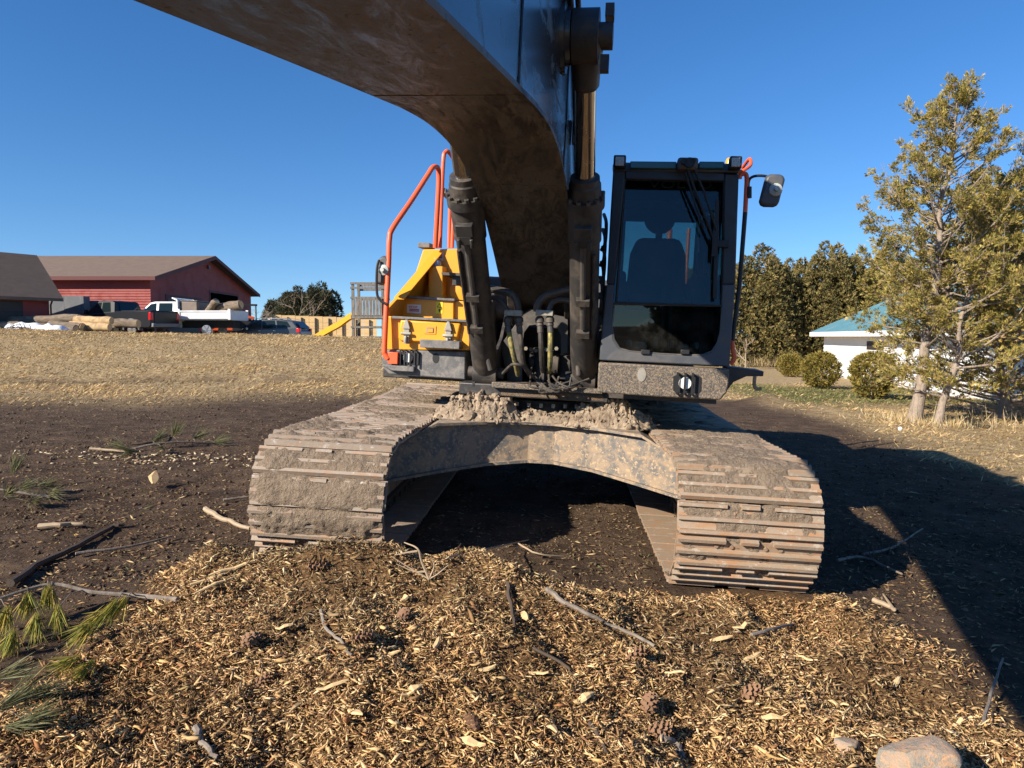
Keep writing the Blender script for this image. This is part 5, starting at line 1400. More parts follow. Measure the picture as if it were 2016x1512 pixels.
# gable end boards with the two doors left open
d1, d2 = (1.9, 6.6, 3.35), (8.2, 13.2, 4.0)
for k in range(nb):
    z0_, z1_ = k * bh, (k + 1) * bh
    spans = [(0.02, BW)]
    for a_, b_, hh in (d1, d2):
        if z0_ < hh - .02:
            spans = [q for s0, s1 in spans for q in ((s0, min(s1, a_)), (max(s0, b_), s1)) if q[1] - q[0] > .05] if True else spans
    for s0, s1 in spans:
        mb = MB(); mb.prism([(-.02, z0_), (.024, z0_), (.010, z1_ + .01), (-.02, z1_ + .01)], 1, s0, s1) if False else mb.add(
            [(-.02, s0, z0_), (.024, s0, z0_), (.010, s0, z1_ + .01), (-.02, s0, z1_ + .01), (-.02, s1, z0_), (.024, s1, z0_), (.010, s1, z1_ + .01), (-.02, s1, z1_ + .01)],
            [(0, 1, 2, 3), (7, 6, 5, 4), (0, 4, 5, 1), (1, 5, 6, 2), (2, 6, 7, 3), (3, 7, 4, 0)])
        mb.build('siding_board', M['siding_red'], wall, smooth=False)
mb = MB(); box_on(mb, -.06, .012, d1[0], d1[1], 0, d1[2]); dr = mb.build('door', M['garage_door'], barn)
for k in range(4):
    mb = MB(); box_on(mb, .012, .028, d1[0] + .1, d1[1] - .1, .08 + k * .82, .82 + k * .82); mb.build('door_panel', M['garage_door'], dr, bevel=.01)
mb = MB(); box_on(mb, -.05, .006, d2[0], d2[1], 0, d2[2]); mb.build('doorway_shade_panel', M['doorway_shade'], barn)  # flat black panel painted as the dark inside; the wall behind is solid
mb = MB()
for a_, b_, hh in (d1, d2):
    box_on(mb, -.0, .05, a_ - .15, a_, 0, hh + .15); box_on(mb, -.0, .05, b_, b_ + .15, 0, hh + .15); box_on(mb, -.0, .05, a_, b_, hh, hh + .15)
mb.build('door_trim', M['siding_dark'], barn)
oh = .55
sl_ = (ridge - eave) / (BW / 2)
for sg in (0, 1):
    mb = MB()
    y0_, y1_ = (-oh, BW / 2) if sg == 0 else (BW + oh, BW / 2)
    za, zb_ = eave - g0 - oh * sl_, ridge - g0
    mb.add([(-L_ - .4, y0_, za), (oh, y0_, za), (oh, y1_, zb_), (-L_ - .4, y1_, zb_), (-L_ - .4, y0_, za + .16), (oh, y0_, za + .16), (oh, y1_, zb_ + .16), (-L_ - .4, y1_, zb_ + .16)],
           [(3, 2, 1, 0), (4, 5, 6, 7), (0, 1, 5, 4), (1, 2, 6, 5), (2, 3, 7, 6), (3, 0, 4, 7)])
    rf = mb.build('roof', M['shingle'], barn, smooth=False)
    mb = MB(); ya, yb = (y0_ - .03, y0_) if sg == 0 else (y0_, y0_ + .03)
    box_on(mb, -L_ - .4, oh + .03, ya, yb, za - .05, za + .17); mb.build('fascia', M['siding_dark'], rf)
    mb = MB(); mb.add([(oh + .003, y0_, za - .1), (oh + .035, y0_, za - .1), (oh + .035, y1_, zb_ - .1), (oh + .003, y1_, zb_ - .1), (oh + .003, y0_, za + .14), (oh + .035, y0_, za + .14), (oh + .035, y1_, zb_ + .14), (oh + .003, y1_, zb_ + .14)],
                      [(3, 2, 1, 0), (4, 5, 6, 7), (0, 1, 5, 4), (1, 2, 6, 5), (2, 3, 7, 6), (3, 0, 4, 7)]); mb.build('rake_board', M['siding_dark'], rf)
mb = MB(); box_on(mb, .02, .14, BW / 2 - .12, BW / 2 + .12, ridge - g0 - .75, ridge - g0 - .5); mb.build('gable_lamp', M['bumper'], barn, bevel=.02)
# garage at the far left
gx_, gy0, gy1 = -23.6, 22.0, 36.0
gz = 1.15; ge, gr = 3.75, 5.65
gar = empty('garage', (-23.35, gy1, gz), -.557); tag(gar, 'low dark red garage with steep brown shingle roof before the barn', 'garage')
mb = MB(); box_on(mb, -4.0, 0, -(gy1 - gy0), 0, 0, ge - gz); mb.build('wall', M['siding_red'], gar)
mb = MB(); mb.prism([(-4.0, ge - gz), (0, ge - gz), (-2.0, gr - gz - .06)], 1, -.2, 0); mb.build('gable', M['siding_red'], gar)
for sx in (0, 1):
    mb = MB(); xe, xr_ = (.5, -2.0) if sx == 0 else (-4.5, -2.0); zz = ge - gz - .42
    mb.add([(xe, -14.4, zz), (xe, .45, zz), (xr_, .45, gr - gz), (xr_, -14.4, gr - gz), (xe, -14.4, zz + .15), (xe, .45, zz + .15), (xr_, .45, gr - gz + .15), (xr_, -14.4, gr - gz + .15)],
           [(3, 2, 1, 0), (4, 5, 6, 7), (0, 1, 5, 4), (1, 2, 6, 5), (2, 3, 7, 6), (3, 0, 4, 7)]); mb.build('roof', M['shingle'], gar, smooth=False)
mb = MB(); box_on(mb, .0, .03, -4.6, -1.2, 0, 2.15); gd = mb.build('garage_door', M['garage_door'], gar)
for k in range(4):
    mb = MB(); box_on(mb, .03, .045, -4.5, -1.3, .05 + .52 * k, .53 + .52 * k); mb.build('door_panel', M['garage_door'], gd, bevel=.01)
mb = MB(); mb.tube([(.2, .1, ge - gz - .3), (.06, .05, ge - gz - .6), (.06, .05, .2), (.3, .05, .05)], .04, 8); mb.build('downpipe', M['siding_dark'], gar)
# block walls between garage and barn
def block_wall(name, pa, pb, dd, ztop, zlow, label, rows=3, skip=0):
    a_, b_ = at(pa, 640, dd), at(pb, 640, dd); n = max(2, int(round(np.linalg.norm(b_ - a_) / .9)))
    root = empty(name, ((a_[0] + b_[0]) / 2, a_[1], zlow)); tag(root, label, 'wall')
    W2 = (b_[0] - a_[0]); bw = W2 / n; hh = (ztop - zlow) / rows
    for i in range(n):
        for j in range(rows):
            mb = MB(); jx = rng.normal(0, .012); box_on(mb, -W2 / 2 + i * bw + .012, -W2 / 2 + (i + 1) * bw - .012, jx, .6 + jx, j * hh + .01, (j + 1) * hh - .01); mb.build('block', M['block'], root, smooth=False)
block_wall('block_barrier', 89, 167, 39.6, 1.55 + 80 / 1398 * 39.6, .75, 'taller dark block wall next to the garage')
block_wall('block_barrier', 168, 236, 40.4, 1.55 + 71 / 1398 * 40.4, .72, 'lower dark block wall before the lit barn siding')
# white house with teal roof, side wall running towards the camera
hv = np.array([.135, 1.0]); hv /= np.linalg.norm(hv); hn = np.array([hv[1], -hv[0]])
far = at(1622, 700, 36.0)[:2]
house = empty('white_house', (far[0], far[1], -.45)); house.rotation_euler = (0, 0, math.atan2(hv[1], hv[0]) - math.pi / 2)
tag(house, 'low white sided house with teal metal roof behind the cedars', 'house')
HL, HW, HE, HR = 22.0, 8.4, 2.40, 4.25
mb = MB(); box_on(mb, .03, HW - .03, -HL, 0, 0, HE); hw_ = mb.build('wall', M['siding_white'], house)
nb = 13; bh = HE / nb
for k in range(nb):
    mb = MB(); z0_, z1_ = k * bh, (k + 1) * bh
    mb.add([(.04, -HL, z0_), (-.026, -HL, z0_), (-.004, -HL, z1_ + .004), (.04, -HL, z1_ + .004), (.04, .02, z0_), (-.026, .02, z0_), (-.004, .02, z1_ + .004), (.04, .02, z1_ + .004)],
           [(0, 1, 2, 3), (7, 6, 5, 4), (0, 4, 5, 1), (1, 5, 6, 2), (2, 6, 7, 3), (3, 7, 4, 0)]); mb.build('siding_board', M['siding_white'], hw_, smooth=False)
mb = MB(); mb.prism([(0, HE), (HW, HE), (HW / 2, HR - .05)], 1, -.2, 0); mb.prism([(0, HE), (HW, HE), (HW / 2, HR - .05)], 1, -HL, -HL + .2); mb.build('gable', M['siding_white'], house)
s_h = (HR - HE) / (HW / 2); ov = .55
for sx in (0, 1):
    xe, xr_ = (-ov, HW / 2) if sx == 0 else (HW + ov, HW / 2); ze = HE - ov * s_h
    mb = MB(); mb.add([(xe, -HL - .5, ze), (xe, .55, ze), (xr_, .55, HR), (xr_, -HL - .5, HR), (xe, -HL - .5, ze + .08), (xe, .55, ze + .08), (xr_, .55, HR + .08), (xr_, -HL - .5, HR + .08)],
           [(3, 2, 1, 0), (4, 5, 6, 7), (0, 1, 5, 4), (1, 2, 6, 5), (2, 3, 7, 6), (3, 0, 4, 7)]); rf = mb.build('roof', M['teal_roof'], house, smooth=False)
    for k in range(46):
        yy = -HL - .4 + k * .5
        mb = MB(); mb.bar((xe, yy, ze + .09), (xr_, yy, HR + .09), .03, .025)
        mb.build('roof_rib', M['teal_roof'], rf, smooth=False)
    mb = MB(); sgn = -1 if sx == 0 else 1
    box_on(mb, min(xe, xe + sgn * .025), max(xe, xe + sgn * .025), -HL - .5, .55, ze - .14, ze + .075); mb.build('fascia', M['trim_white'], rf)
    mb = MB(); xs0, xs1 = sorted((xe + (-sgn) * .02, (0 if sx == 0 else HW)))
    box_on(mb, xs0, xs1, -HL, .03, ze - .13, ze - .11); mb.build('soffit', M['trim_white'], rf)
mb = MB()
for xx in (HW / 2,): pass
# small window on the side wall
wy = -7.0
mb = MB(); box_on(mb, -.05, .0, wy - .95, wy + .95, 1.42, 1.86); wf = mb.build('window', M['trim_white'], house)
mb = MB(); box_on(mb, -.058, -.051, wy - .88, wy + .88, 1.46, 1.82); mb.build('pane', M['garage_door'], wf)
# pale fence with posts
fa, fb = at(527, 640, 46.5), at(742, 640, 47.5)
fd = fb - fa; fl = math.hypot(fd[0], fd[1]); fz = .85
fence = empty('wooden_fence', (fa[0], fa[1], fz), math.atan2(fd[1], fd[0])); tag(fence, 'fresh pine board fence with dark posts behind the parked car', 'fence')
nby = 8; bl = fl / nby
for i in range(nby):
    zt_ = 2.98 - .22 * i / nby - fz
    for j in range(5):
        mb = MB(); box_on(mb, i * bl + .01, (i + 1) * bl - .01, -.02 + rng.normal(0, .006), .02, j * zt_ / 5 + .006, (j + 1) * zt_ / 5 - .006); mb.build('fence_board', M['pine'], fence, smooth=False)
    mb = MB(); box_on(mb, i * bl + bl * .42, i * bl + bl * .42 + .085, -.12, -.03, 0, zt_ - .12); mb.build('fence_post', M['garage_door'], fence)

# playset: grey timber tower and yellow slide
PD = 34.0
pp_ = at(696, 668, PD); pz = Hs(-7.0, PD)
play = empty('play_tower', (pp_[0], pp_[1], pz)); tag(play, 'weathered grey timber play tower on the bank', 'play tower')
k_ = PD / FPX
zp = lambda py: CAM[2] + (HORIZON - py) * k_ - pz
w_ = 1.42
posts = [(0, 0), (w_, 0), (0, 1.3), (w_, 1.3)]
for (x_, y_) in posts:
    mb = MB(); box_on(mb, x_ - .06, x_ + .06, y_ - .06, y_ + .06, -.1, zp(557)); mb.build('post', M['oldwood'], play, smooth=False)
for py, t_ in ((559, .10), (568, .09), (587, .10), (624, .16), (644, .09), (664, .09)):
    for y_ in (-.085, 1.385):
        mb = MB(); box_on(mb, -.1, w_ + .1, y_ - .02, y_ + .02, zp(py) - t_ / 2, zp(py) + t_ / 2); mb.build('rail', M['oldwood'], play, smooth=False)
for k in range(9):
    mb = MB(); x_ = .08 + k * (w_ - .16) / 8
    box_on(mb, x_ - .065, x_ + .065, -.125, -.106, zp(622), zp(588) + rng.normal(0, .02)); mb.build('slat', M['oldwood'], play, smooth=False)
for k in range(7):
    mb = MB(); box_on(mb, -.05, w_ + .05, k * .19, k * .19 + .17, zp(625) + .06, zp(625) + .10); mb.build('deck_board', M['oldwood'], play, smooth=False)
mb = MB(); box_on(mb, w_ + .25, w_ + .9, -.02, .02, zp(664), zp(640)); mb.build('side_panel', M['oldwood'], play)
sl_o = empty('slide', (pp_[0], pp_[1] + .6, pz)); tag(sl_o, 'yellow plastic slide coming down from the play tower', 'slide')
sx_ = lambda px: (px - 696) * k_
cpts = [(sx_(696), zp(622)), (sx_(688), zp(622.5)), (sx_(680), zp(627)), (sx_(665), zp(638)), (sx_(650), zp(646)), (sx_(632), zp(656)), (sx_(618), zp(664)), (sx_(608), zp(668)), (sx_(600), zp(669))]
cs = smooth_path([(x_, 0, z_) for x_, z_ in cpts], 4)
for nm, y0_, y1_, dz0, dz1 in (('slide_bed', -.25, .25, -.03, .0), ('slide_lip', -.29, -.24, -.12, .16), ('slide_lip', .24, .29, -.12, .16)):
    mb = MB(); vs_, fs = [], []
    for q in cs:
        for y_, dz in ((y0_, dz0), (y1_, dz0), (y1_, dz1), (y0_, dz1)): vs_.append((q[0], y_, q[2] + dz))
    n = len(cs)
    for k in range(n - 1):
        for j in range(4): fs.append((k * 4 + j, k * 4 + (j + 1) % 4, (k + 1) * 4 + (j + 1) % 4, (k + 1) * 4 + j))
    fs += [(0, 1, 2, 3), (4 * n - 1, 4 * n - 2, 4 * n - 3, 4 * n - 4)]
    mb.add(vs_, fs).build(nm, M['slide'], sl_o)

# ------------------------------------------------------------------ parked vehicles (x runs from nose to tail, y across, z up)
M['car_black'] = surf('black_car_paint', (.012, .014, .018), .28, vary=.1, spec=.3)
M['car_slate'] = surf('slate_car_paint', (.045, .052, .060), .2, vary=.1)
M['car_white'] = surf('white_truck_paint', (.80, .80, .78), .25, vary=.03)
M['bed_steel'] = surf('pale_steel_dump_bed', (.58, .60, .62), .4, dirt=(.40, .38, .35), amt=.35, scale=3)
M['car_glass'] = surf('dark_car_glass', (.010, .018, .020), .04, spec=.35)
M['tyre'] = surf('tyre_rubber', (.018, .018, .018), .8)
M['rim'] = surf('alloy_rim', (.55, .55, .55), .25, .8)
M['tail'] = surf('red_tail_lamp', (.45, .01, .015), .2)
M['tank'] = surf('grey_brown_tank', (.16, .125, .10), .6, dirt=(.25, .19, .14), amt=.4, scale=2)
M['plast'] = surf('grey_arch_plastic', (.16, .165, .17), .6)
M['loader_orange'] = surf('orange_loader_paint', (.75, .12, .03), .4)

def mirror_y(poly): return poly
def side_slab(mb, poly, y0, y1, z_top=None, inset=0.0, z_ref=0.0):
    """polygon in x,z extruded across y with sides leaning in above z_ref"""
    n = len(poly); vs_ = []
    for s in (-1, 1):
        for (x, z) in poly:
            yy = (y1 if s > 0 else y0) - s * max(0, z - z_ref) * inset
            vs_.append((x, yy, z))
    fs = [tuple(range(n))[::-1], tuple(range(n, 2 * n))] + [(i, (i + 1) % n, n + (i + 1) % n, n + i) for i in range(n)]
    return mb.add(vs_, fs)

def wheel(root, x, y, r, s):
    mb = MB(); mb.lathe((x, y, r), (0, s, 0), [(-.22, r * .6), (-.22, r * .93), (-.18, r), (-.04, r), (0, r * .93), (0, r * .68)], 24); t = mb.build('wheel', M['tyre'], root)
    mb = MB(); mb.lathe((x, y, r), (0, s, 0), [(-.05, r * .66), (-.012, r * .64), (-.01, r * .58), (-.04, r * .5)], 20)
    for k in range(6):
        a_ = k * math.pi / 3; mb.bar((x, y - s * .015, r), (x + r * .6 * math.cos(a_), y - s * .015, r + r * .6 * math.sin(a_)), .02, .07, (0, 1, 0))
    mb.build('rim', M['rim'], t)

def arch(root, x, y, r, s, mat):
    mb = MB(); pts = [(x + r * math.cos(t), y + s * .015, r * .86 + r * math.sin(t)) for t in np.linspace(-.1, math.pi + .1, 15)]
    mb.tube(pts, .045, 6); mb.build('wheel_arch', M[mat], root)

def panes(root, polys, yw, inset, z_ref):
    for poly in polys:
        for s in (-1, 1):
            vs_ = [(x, s * (yw + .006 - max(0, z - z_ref) * inset), z) for x, z in poly] + [(x, s * (yw - .03 - max(0, z - z_ref) * inset), z) for x, z in poly]
            n = len(poly); mb = MB(); mb.add(vs_, [tuple(range(n)), tuple(range(n, 2 * n))[::-1]] + [(i, (i + 1) % n, n + (i + 1) % n, n + i) for i in range(n)])
            mb.build('side_window', M['car_glass'], root)

def place_vehicle(name, tail_px, dist, ang, label, cat, length):
    p = at(tail_px, 655, dist)
    ax = np.array([math.cos(ang), -math.sin(ang)])
    nose = p[:2] - ax * length
    mid = p[:2] - ax * length / 2
    root = empty(name, (nose[0], nose[1], Hs(mid[0], mid[1])), -ang)
    return tag(root, label, cat)

def pickup(root, paint, length=5.9, bed=True, archm='plast', y=1.0):
    body = [(.05, .50), (0, .75), (.06, 1.05), (.5, 1.16), (1.55, 1.22), (length * .60, 1.30), (length * .60, 1.36), (length - .02, 1.38), (length, 1.3), (length, .62), (length - .1, .50)]
    mb = MB(); side_slab(mb, body, -y, y, inset=.10, z_ref=.95); b_ = mb.build('body', M[paint], root, bevel=.03)
    x0, x1 = 1.5, length * .60
    cabp_ = [(x0, 1.20), (x0 + .72, 1.86), (x0 + 1.0, 1.93), (x1 - .30, 1.93), (x1 - .12, 1.86), (x1 + .02, 1.28)]
    mb = MB(); side_slab(mb, cabp_, -y + .03, y - .03, inset=.30, z_ref=1.2); mb.build('cab_roof', M[paint], root, bevel=.04)
    panes(root, [[(x0 + .22, 1.30), (x0 + .76, 1.80), (x0 + 1.05, 1.84), (x0 + 1.08, 1.30)], [(x0 + 1.16, 1.30), (x0 + 1.13, 1.84), (x1 - .42, 1.84), (x1 - .26, 1.33)]], y - .03, .30, 1.2)
    mb = MB(); w0, w1 = y - .03 - .03, y - .03 - .2
    mb.add([(x0 + .10, -w0 + .08, 1.30), (x0 + .10, w0 - .08, 1.30), (x0 + .70, w1 - .05, 1.84), (x0 + .70, -w1 + .05, 1.84), (x0 + .2, 0, 1.3)], [(0, 1, 2, 3)]); mb.v = [(a_ - .035, b2, c_ + .03) for a_, b2, c_ in mb.v[:4]]; mb.build('windscreen', M['car_glass'], root)
    mb = MB(); mb.add([(x1 + .03, -.6, 1.36), (x1 + .03, .6, 1.36), (x1 - .09, .55, 1.82), (x1 - .09, -.55, 1.82)], [(0, 1, 2, 3)]); mb.build('rear_window', M['car_glass'], root)
    for s in (-1, 1):
        for xw in (1.0, length - 1.25):
            wheel(root, xw, s * y, .40, s); arch(root, xw, s * (y - .01), .50, s, archm)
        mb = MB(); mb.box((x0 + .35, s * (y + .16), 1.34), (.12, .22, .22)); mb.build('door_mirror', M[paint], root, bevel=.03)
        mb = MB(); mb.box((length - .06, s * (y - .1), 1.08), (.16, .2, .40)); mb.build('tail_lamp', M['tail'], root, bevel=.02)
        mb = MB(); mb.box((x0 + 1.12, s * (y - .005), .92), (.015, .05, .75)); mb.build('door_gap', M['tyre'], root)
    if bed:
        mb = MB(); mb.box((length * .81, 0, 1.385), (length * .34, y * 1.5, .02)); mb.build('bed_liner', M['tyre'], root)
        mb = MB(); mb.box((length + .01, 0, 1.02), (.03, y * 1.5, .6)); mb.build('tailgate', M[paint], root, bevel=.02)
    mb = MB(); mb.box((length + .06, 0, .62), (.16, y * 1.9, .2)); mb.build('rear_bumper', M['plast'], root, bevel=.03)
    return b_

v = place_vehicle('pickup_truck', 326, 37.6, R(17), 'black crew cab pickup parked beside the logs, tail towards the white truck', 'pickup', 5.9)
pickup(v, 'car_black')
mb = MB(); mb.cyl((1.9, 0, 1.93), (1.9, 0, 1.99), .09, seg=10); mb.build('roof_lamp', M['amber'], v)

# white crew cab with dump bed
v = place_vehicle('dump_truck', 473, 39.8, R(3), 'white crew cab truck with pale steel dump bed carrying cut logs', 'truck', 6.7)
L2 = 6.7
mb = MB(); side_slab(mb, [(.05, .50), (0, .8), (.06, 1.12), (.5, 1.24), (1.45, 1.30), (3.62, 1.34), (3.62, .55)], -1.0, 1.0, inset=.08, z_ref=1.0); mb.build('body', M['car_white'], v, bevel=.03)
mb = MB(); side_slab(mb, [(1.4, 1.28), (2.05, 1.92), (2.3, 1.98), (3.45, 1.98), (3.6, 1.9), (3.62, 1.3)], -.97, .97, inset=.25, z_ref=1.3); mb.build('cab_roof', M['car_white'], v, bevel=.04)
panes(v, [[(1.62, 1.36), (2.10, 1.84), (2.42, 1.90), (2.44, 1.36)], [(2.58, 1.36), (2.56, 1.90), (3.32, 1.90), (3.36, 1.36)]], .97, .25, 1.3)
for s in (-1, 1):
    for xw in (.98, 5.25): wheel(v, xw, s * 1.0, .42, s)
    arch(v, .98, s * .99, .52, s, 'car_white')
    mb = MB(); mb.box((1.75, s * 1.14, 1.4), (.12, .2, .26)); mb.build('door_mirror', M['tyre'], v, bevel=.03)
    mb = MB(); box_on(mb, 3.74, L2, s * 1.08 - .04, s * 1.08 + .04, 1.02, 1.48); bs = mb.build('bed_side', M['bed_steel'], v, bevel=.01)
    for zz in (1.06, 1.44):
        mb = MB(); y_ = s * 1.135; box_on(mb, 3.74, L2, y_ - .015, y_ + .015, zz - .04, zz + .04); mb.build('bed_rail', M['bed_steel'], bs, bevel=.008)
    for xx in (3.8, L2 - .08):
        mb = MB(); y_ = s * 1.14; box_on(mb, xx - .07, xx + .07, y_ - .02, y_ + .025, .98, 1.56); mb.build('bed_post', M['car_white'], bs, bevel=.008)
mb = MB(); box_on(mb, 3.74, L2, -1.04, 1.04, .96, 1.02); mb.build('bed_floor', M['bed_steel'], v)
mb = MB(); box_on(mb, L2 - .06, L2, -1.04, 1.04, 1.02, 1.5); mb.build('tailgate', M['bed_steel'], v)
mb = MB(); box_on(mb, 3.66, 3.74, -1.1, 1.1, .9, 2.05); mb.bar((3.7, -1.05, 2.05), (3.45, -1.05, 2.16), .08, .08); mb.bar((3.7, 1.05, 2.05), (3.45, 1.05, 2.16), .08, .08); mb.bar((3.45, -1.08, 2.16), (3.45, 1.08, 2.16), .08, .06); mb.build('cab_guard', M['car_white'], v, bevel=.01)
mb = MB(); box_on(mb, 3.4, L2 - .2, -.45, .45, .55, .96); mb.build('chassis', M['tyre'], v)
mb = MB(); box_on(mb, 3.80, 4.75, -.95, .95, 1.03, 1.98); tk = mb.build('tool_chest', M['tank'], v, bevel=.05)
mb = MB(); box_on(mb, 3.78, 4.77, -.97, .97, 1.985, 2.03); mb.build('chest_lid', M['plast'], tk, bevel=.015)
dump_root = v

# orange loader behind the dump truck
p = at(428, 655, 44.5)
v = empty('wheel_loader', (p[0], p[1], Hs(p[0], p[1])), R(20)); tag(v, 'small orange loader with black cage behind the dump truck', 'loader')
mb = MB(); side_slab(mb, [(-1.0, .5), (-1.0, 1.75), (-.75, 2.20), (-.1, 2.30), (.45, 2.05), (.9, 1.5), (.95, .5)], -.6, .6, inset=.06, z_ref=1.2); mb.build('hood', M['loader_orange'], v, bevel=.06)
mb = MB()
for x_, y_ in ((1.2, -.6), (1.2, .6), (2.3, -.6), (2.3, .6)): mb.bar((x_, y_, .6), (x_, y_, 2.15), .07, .07)
for a_, b_ in (((1.15, -.6, 2.15), (2.35, -.6, 2.15)), ((1.15, .6, 2.15), (2.35, .6, 2.15)), ((1.15, -.6, 2.15), (1.15, .6, 2.15)), ((2.35, -.6, 2.15), (2.35, .6, 2.15))): mb.bar(a_, b_, .07, .07)
mb.build('roll_cage', M['tyre'], v)
mb = MB(); box_on(mb, .9, 2.5, -.65, .65, .5, 1.2); mb.build('engine_cover', M['tyre'], v, bevel=.03)
for s in (-1, 1):
    mb = MB(); mb.bar((2.2, s * .78, 1.3), (.2, s * .78, 1.75), .1, .16); mb.bar((.2, s * .78, 1.75), (-1.3, s * .78, .9), .1, .16); mb.build('lift_arm', M['loader_orange'], v, bevel=.01)
    for xw in (-.5, 1.7): wheel(v, xw, s * .8, .45, s)

# slate car
v = place_vehicle('parked_car', 604, 41.5, R(6), 'slate grey estate car with red tail lamp before the pine fence', 'car', 4.75)
mb = MB(); side_slab(mb, [(.08, .35), (0, .6), (.05, .82), (.3, .95), (1.25, 1.05), (4.55, 1.16), (4.72, .95), (4.75, .5), (4.6, .35)], -.93, .93, inset=.12, z_ref=.75); mb.build('body', M['car_slate'], v, bevel=.05)
mb = MB(); side_slab(mb, [(1.15, 1.02), (1.85, 1.56), (2.3, 1.66), (3.5, 1.66), (4.2, 1.56), (4.68, 1.05)], -.90, .90, inset=.34, z_ref=1.05); mb.build('cabin', M['car_slate'], v, bevel=.06)
panes(v, [[(1.42, 1.13), (1.92, 1.50), (2.35, 1.58), (2.38, 1.13)], [(2.46, 1.13), (2.43, 1.58), (3.15, 1.59), (3.28, 1.15)], [(3.36, 1.16), (3.25, 1.59), (3.9, 1.53), (4.16, 1.20)]], .90, .34, 1.05)
for s in (-1, 1):
    for xw in (.92, 3.75): wheel(v, xw, s * .92, .35, s); arch(v, xw, s * .925, .42, s, 'car_slate')
    mb = MB(); mb.box((1.62, s * 1.02, 1.12), (.14, .2, .14)); mb.build('door_mirror', M['rim'], v, bevel=.04)
    for xh in (2.3, 3.2):
        mb = MB(); mb.box((xh, s * .925, 1.0), (.16, .05, .03)); mb.build('door_handle', M['rim'], v, bevel=.01)
    mb = MB(); mb.box((4.60, s * .80, 1.02), (.22, .24, .26)); mb.build('tail_lamp', M['tail'], v, bevel=.03)
    mb = MB(); mb.tube([(1.95, s * .70, 1.665), (2.2, s * .70, 1.73), (3.8, s * .70, 1.72), (4.1, s * .70, 1.62)], .018, 6); mb.build('roof_rail', M['rim'], v)
mb = MB(); mb.add([(4.28, -.5, 1.52), (4.28, .5, 1.52), (4.64, .68, 1.15), (4.64, -.68, 1.15)], [(0, 1, 2, 3)]); mb.v = [(a_ + .05, b2, c_ + .03) for a_, b2, c_ in mb.v]; mb.build('rear_window', M['car_glass'], v)
mb = MB(); mb.add([(1.22, -.72, 1.1), (1.22, .72, 1.1), (1.84, .60, 1.56), (1.84, -.60, 1.56)], [(0, 1, 2, 3)]); mb.v = [(a_ - .04, b2, c_ + .03) for a_, b2, c_ in mb.v]; mb.build('windscreen', M['car_glass'], v)

# ------------------------------------------------------------------ logs, snow, brush heap
M['logbark'] = surf('log_bark', (.22, .17, .12), .95, dirt=(.095, .07, .05), amt=.48, scale=4.5, bmp=.6, bscale=14, stretch=(.6, 2, 2))
M['peeled'] = surf('peeled_log', (.50, .35, .18), .85, dirt=(.24, .165, .095), amt=.45, scale=4)
M['cutend'] = surf('fresh_cut_log_end', (.60, .42, .22), .85, dirt=(.42, .27, .13), amt=.4, scale=7)
M['snow'] = surf('old_snow', (.82, .85, .90), .6, vary=.05, bmp=.5, bscale=6, bdist=.1)
def make_log(a_, b_, r, label, mat='logbark', group='cut logs'):
    a_, b_ = np.array(a_), np.array(b_); d = b_ - a_; n = 9
    c = a_ * .5 + b_ * .5
    root = empty('cut_log', c); tag(root, label, 'log', group)
    pts = [a_ - c + d * t + rng.normal(0, r * .07, 3) for t in np.linspace(0, 1, n)]
    mb = MB(); mb.tube(pts, [r * rng.uniform(.9, 1.08) * (1.06 - .12 * t) for t in np.linspace(0, 1, n)], 14, caps=True); mb.build('bark', M[mat], root)
    e = d / np.linalg.norm(d)
    for q, s, f_ in ((pts[0], -1, 1.04), (pts[-1], 1, .92)):
        mb = MB(); mb.cyl(q, q + e * s * .015, r * f_ * .93, seg=14); mb.build('cut_end', M['cutend'], root)
LOGS = [((-60, 637), (155, 627), 34.4, .24, 'long bark-covered log, uppermost of the pile beside the garage', 'logbark'),
        ((150, 630), (220, 631), 34.0, .20, 'short peeled log on top of the pile near the black pickup', 'peeled'),
        ((-40, 640), (150, 650), 33.2, .25, 'long log at the front of the pile, its cut end towards the pickup', 'logbark'),
        ((100, 640), (163, 645), 33.7, .22, 'log with rounded end behind the front log', 'logbark'),
        ((140, 641), (216, 644), 33.9, .20, 'peeled log under the short peeled one', 'peeled'),
        ((190, 636), (272, 637), 35.0, .24, 'bark-covered log running behind the pickup wheel', 'logbark'),
        ((-60, 648), (80, 649), 34.0, .26, 'log half buried in snow at the foot of the pile', 'logbark'),
        ((40, 636), (180, 640), 34.9, .24, 'log in the middle layer of the pile', 'logbark'),
        ((-80, 627), (60, 631), 35.2, .22, 'log at the back of the pile next to the garage door', 'logbark')]
for (pa, pb, dd, r_, lb, mt_) in LOGS:
    make_log(at(*pa, dd + .3), at(*pb, dd), r_, lb, mt_)
# hidden lower layer that carries them
for k, (xa, xb) in enumerate(((-27, -20.5), (-26.5, -21), (-25.5, -19.5))):
    yy = 33.6 + .75 * k; zz = Hs(-23, yy) + .25
    make_log((xa, yy, zz + .05), (xb, yy, zz), .27, ('log in the bottom layer of the pile, closest to the bank', 'log in the bottom layer, second behind the bank', 'log in the bottom layer, closest to the block walls')[k])
def dump_pt(x, y, z):
    c, s = math.cos(dump_root.rotation_euler[2]), math.sin(dump_root.rotation_euler[2]); o = dump_root.location
    return np.array([o[0] + c * x - s * y, o[1] + s * x + c * y, o[2] + z])
make_log(dump_pt(5.3, -.2, 1.62), dump_pt(7.0, -.6, 1.78), .28, 'thick log in the dump bed, its end over the tailgate', 'logbark', 'logs in the dump bed')
make_log(dump_pt(5.1, -.5, 1.40), dump_pt(5.75, -.8, 2.02), .20, 'upended log chunk leaning in the dump bed', 'logbark', 'logs in the dump bed')
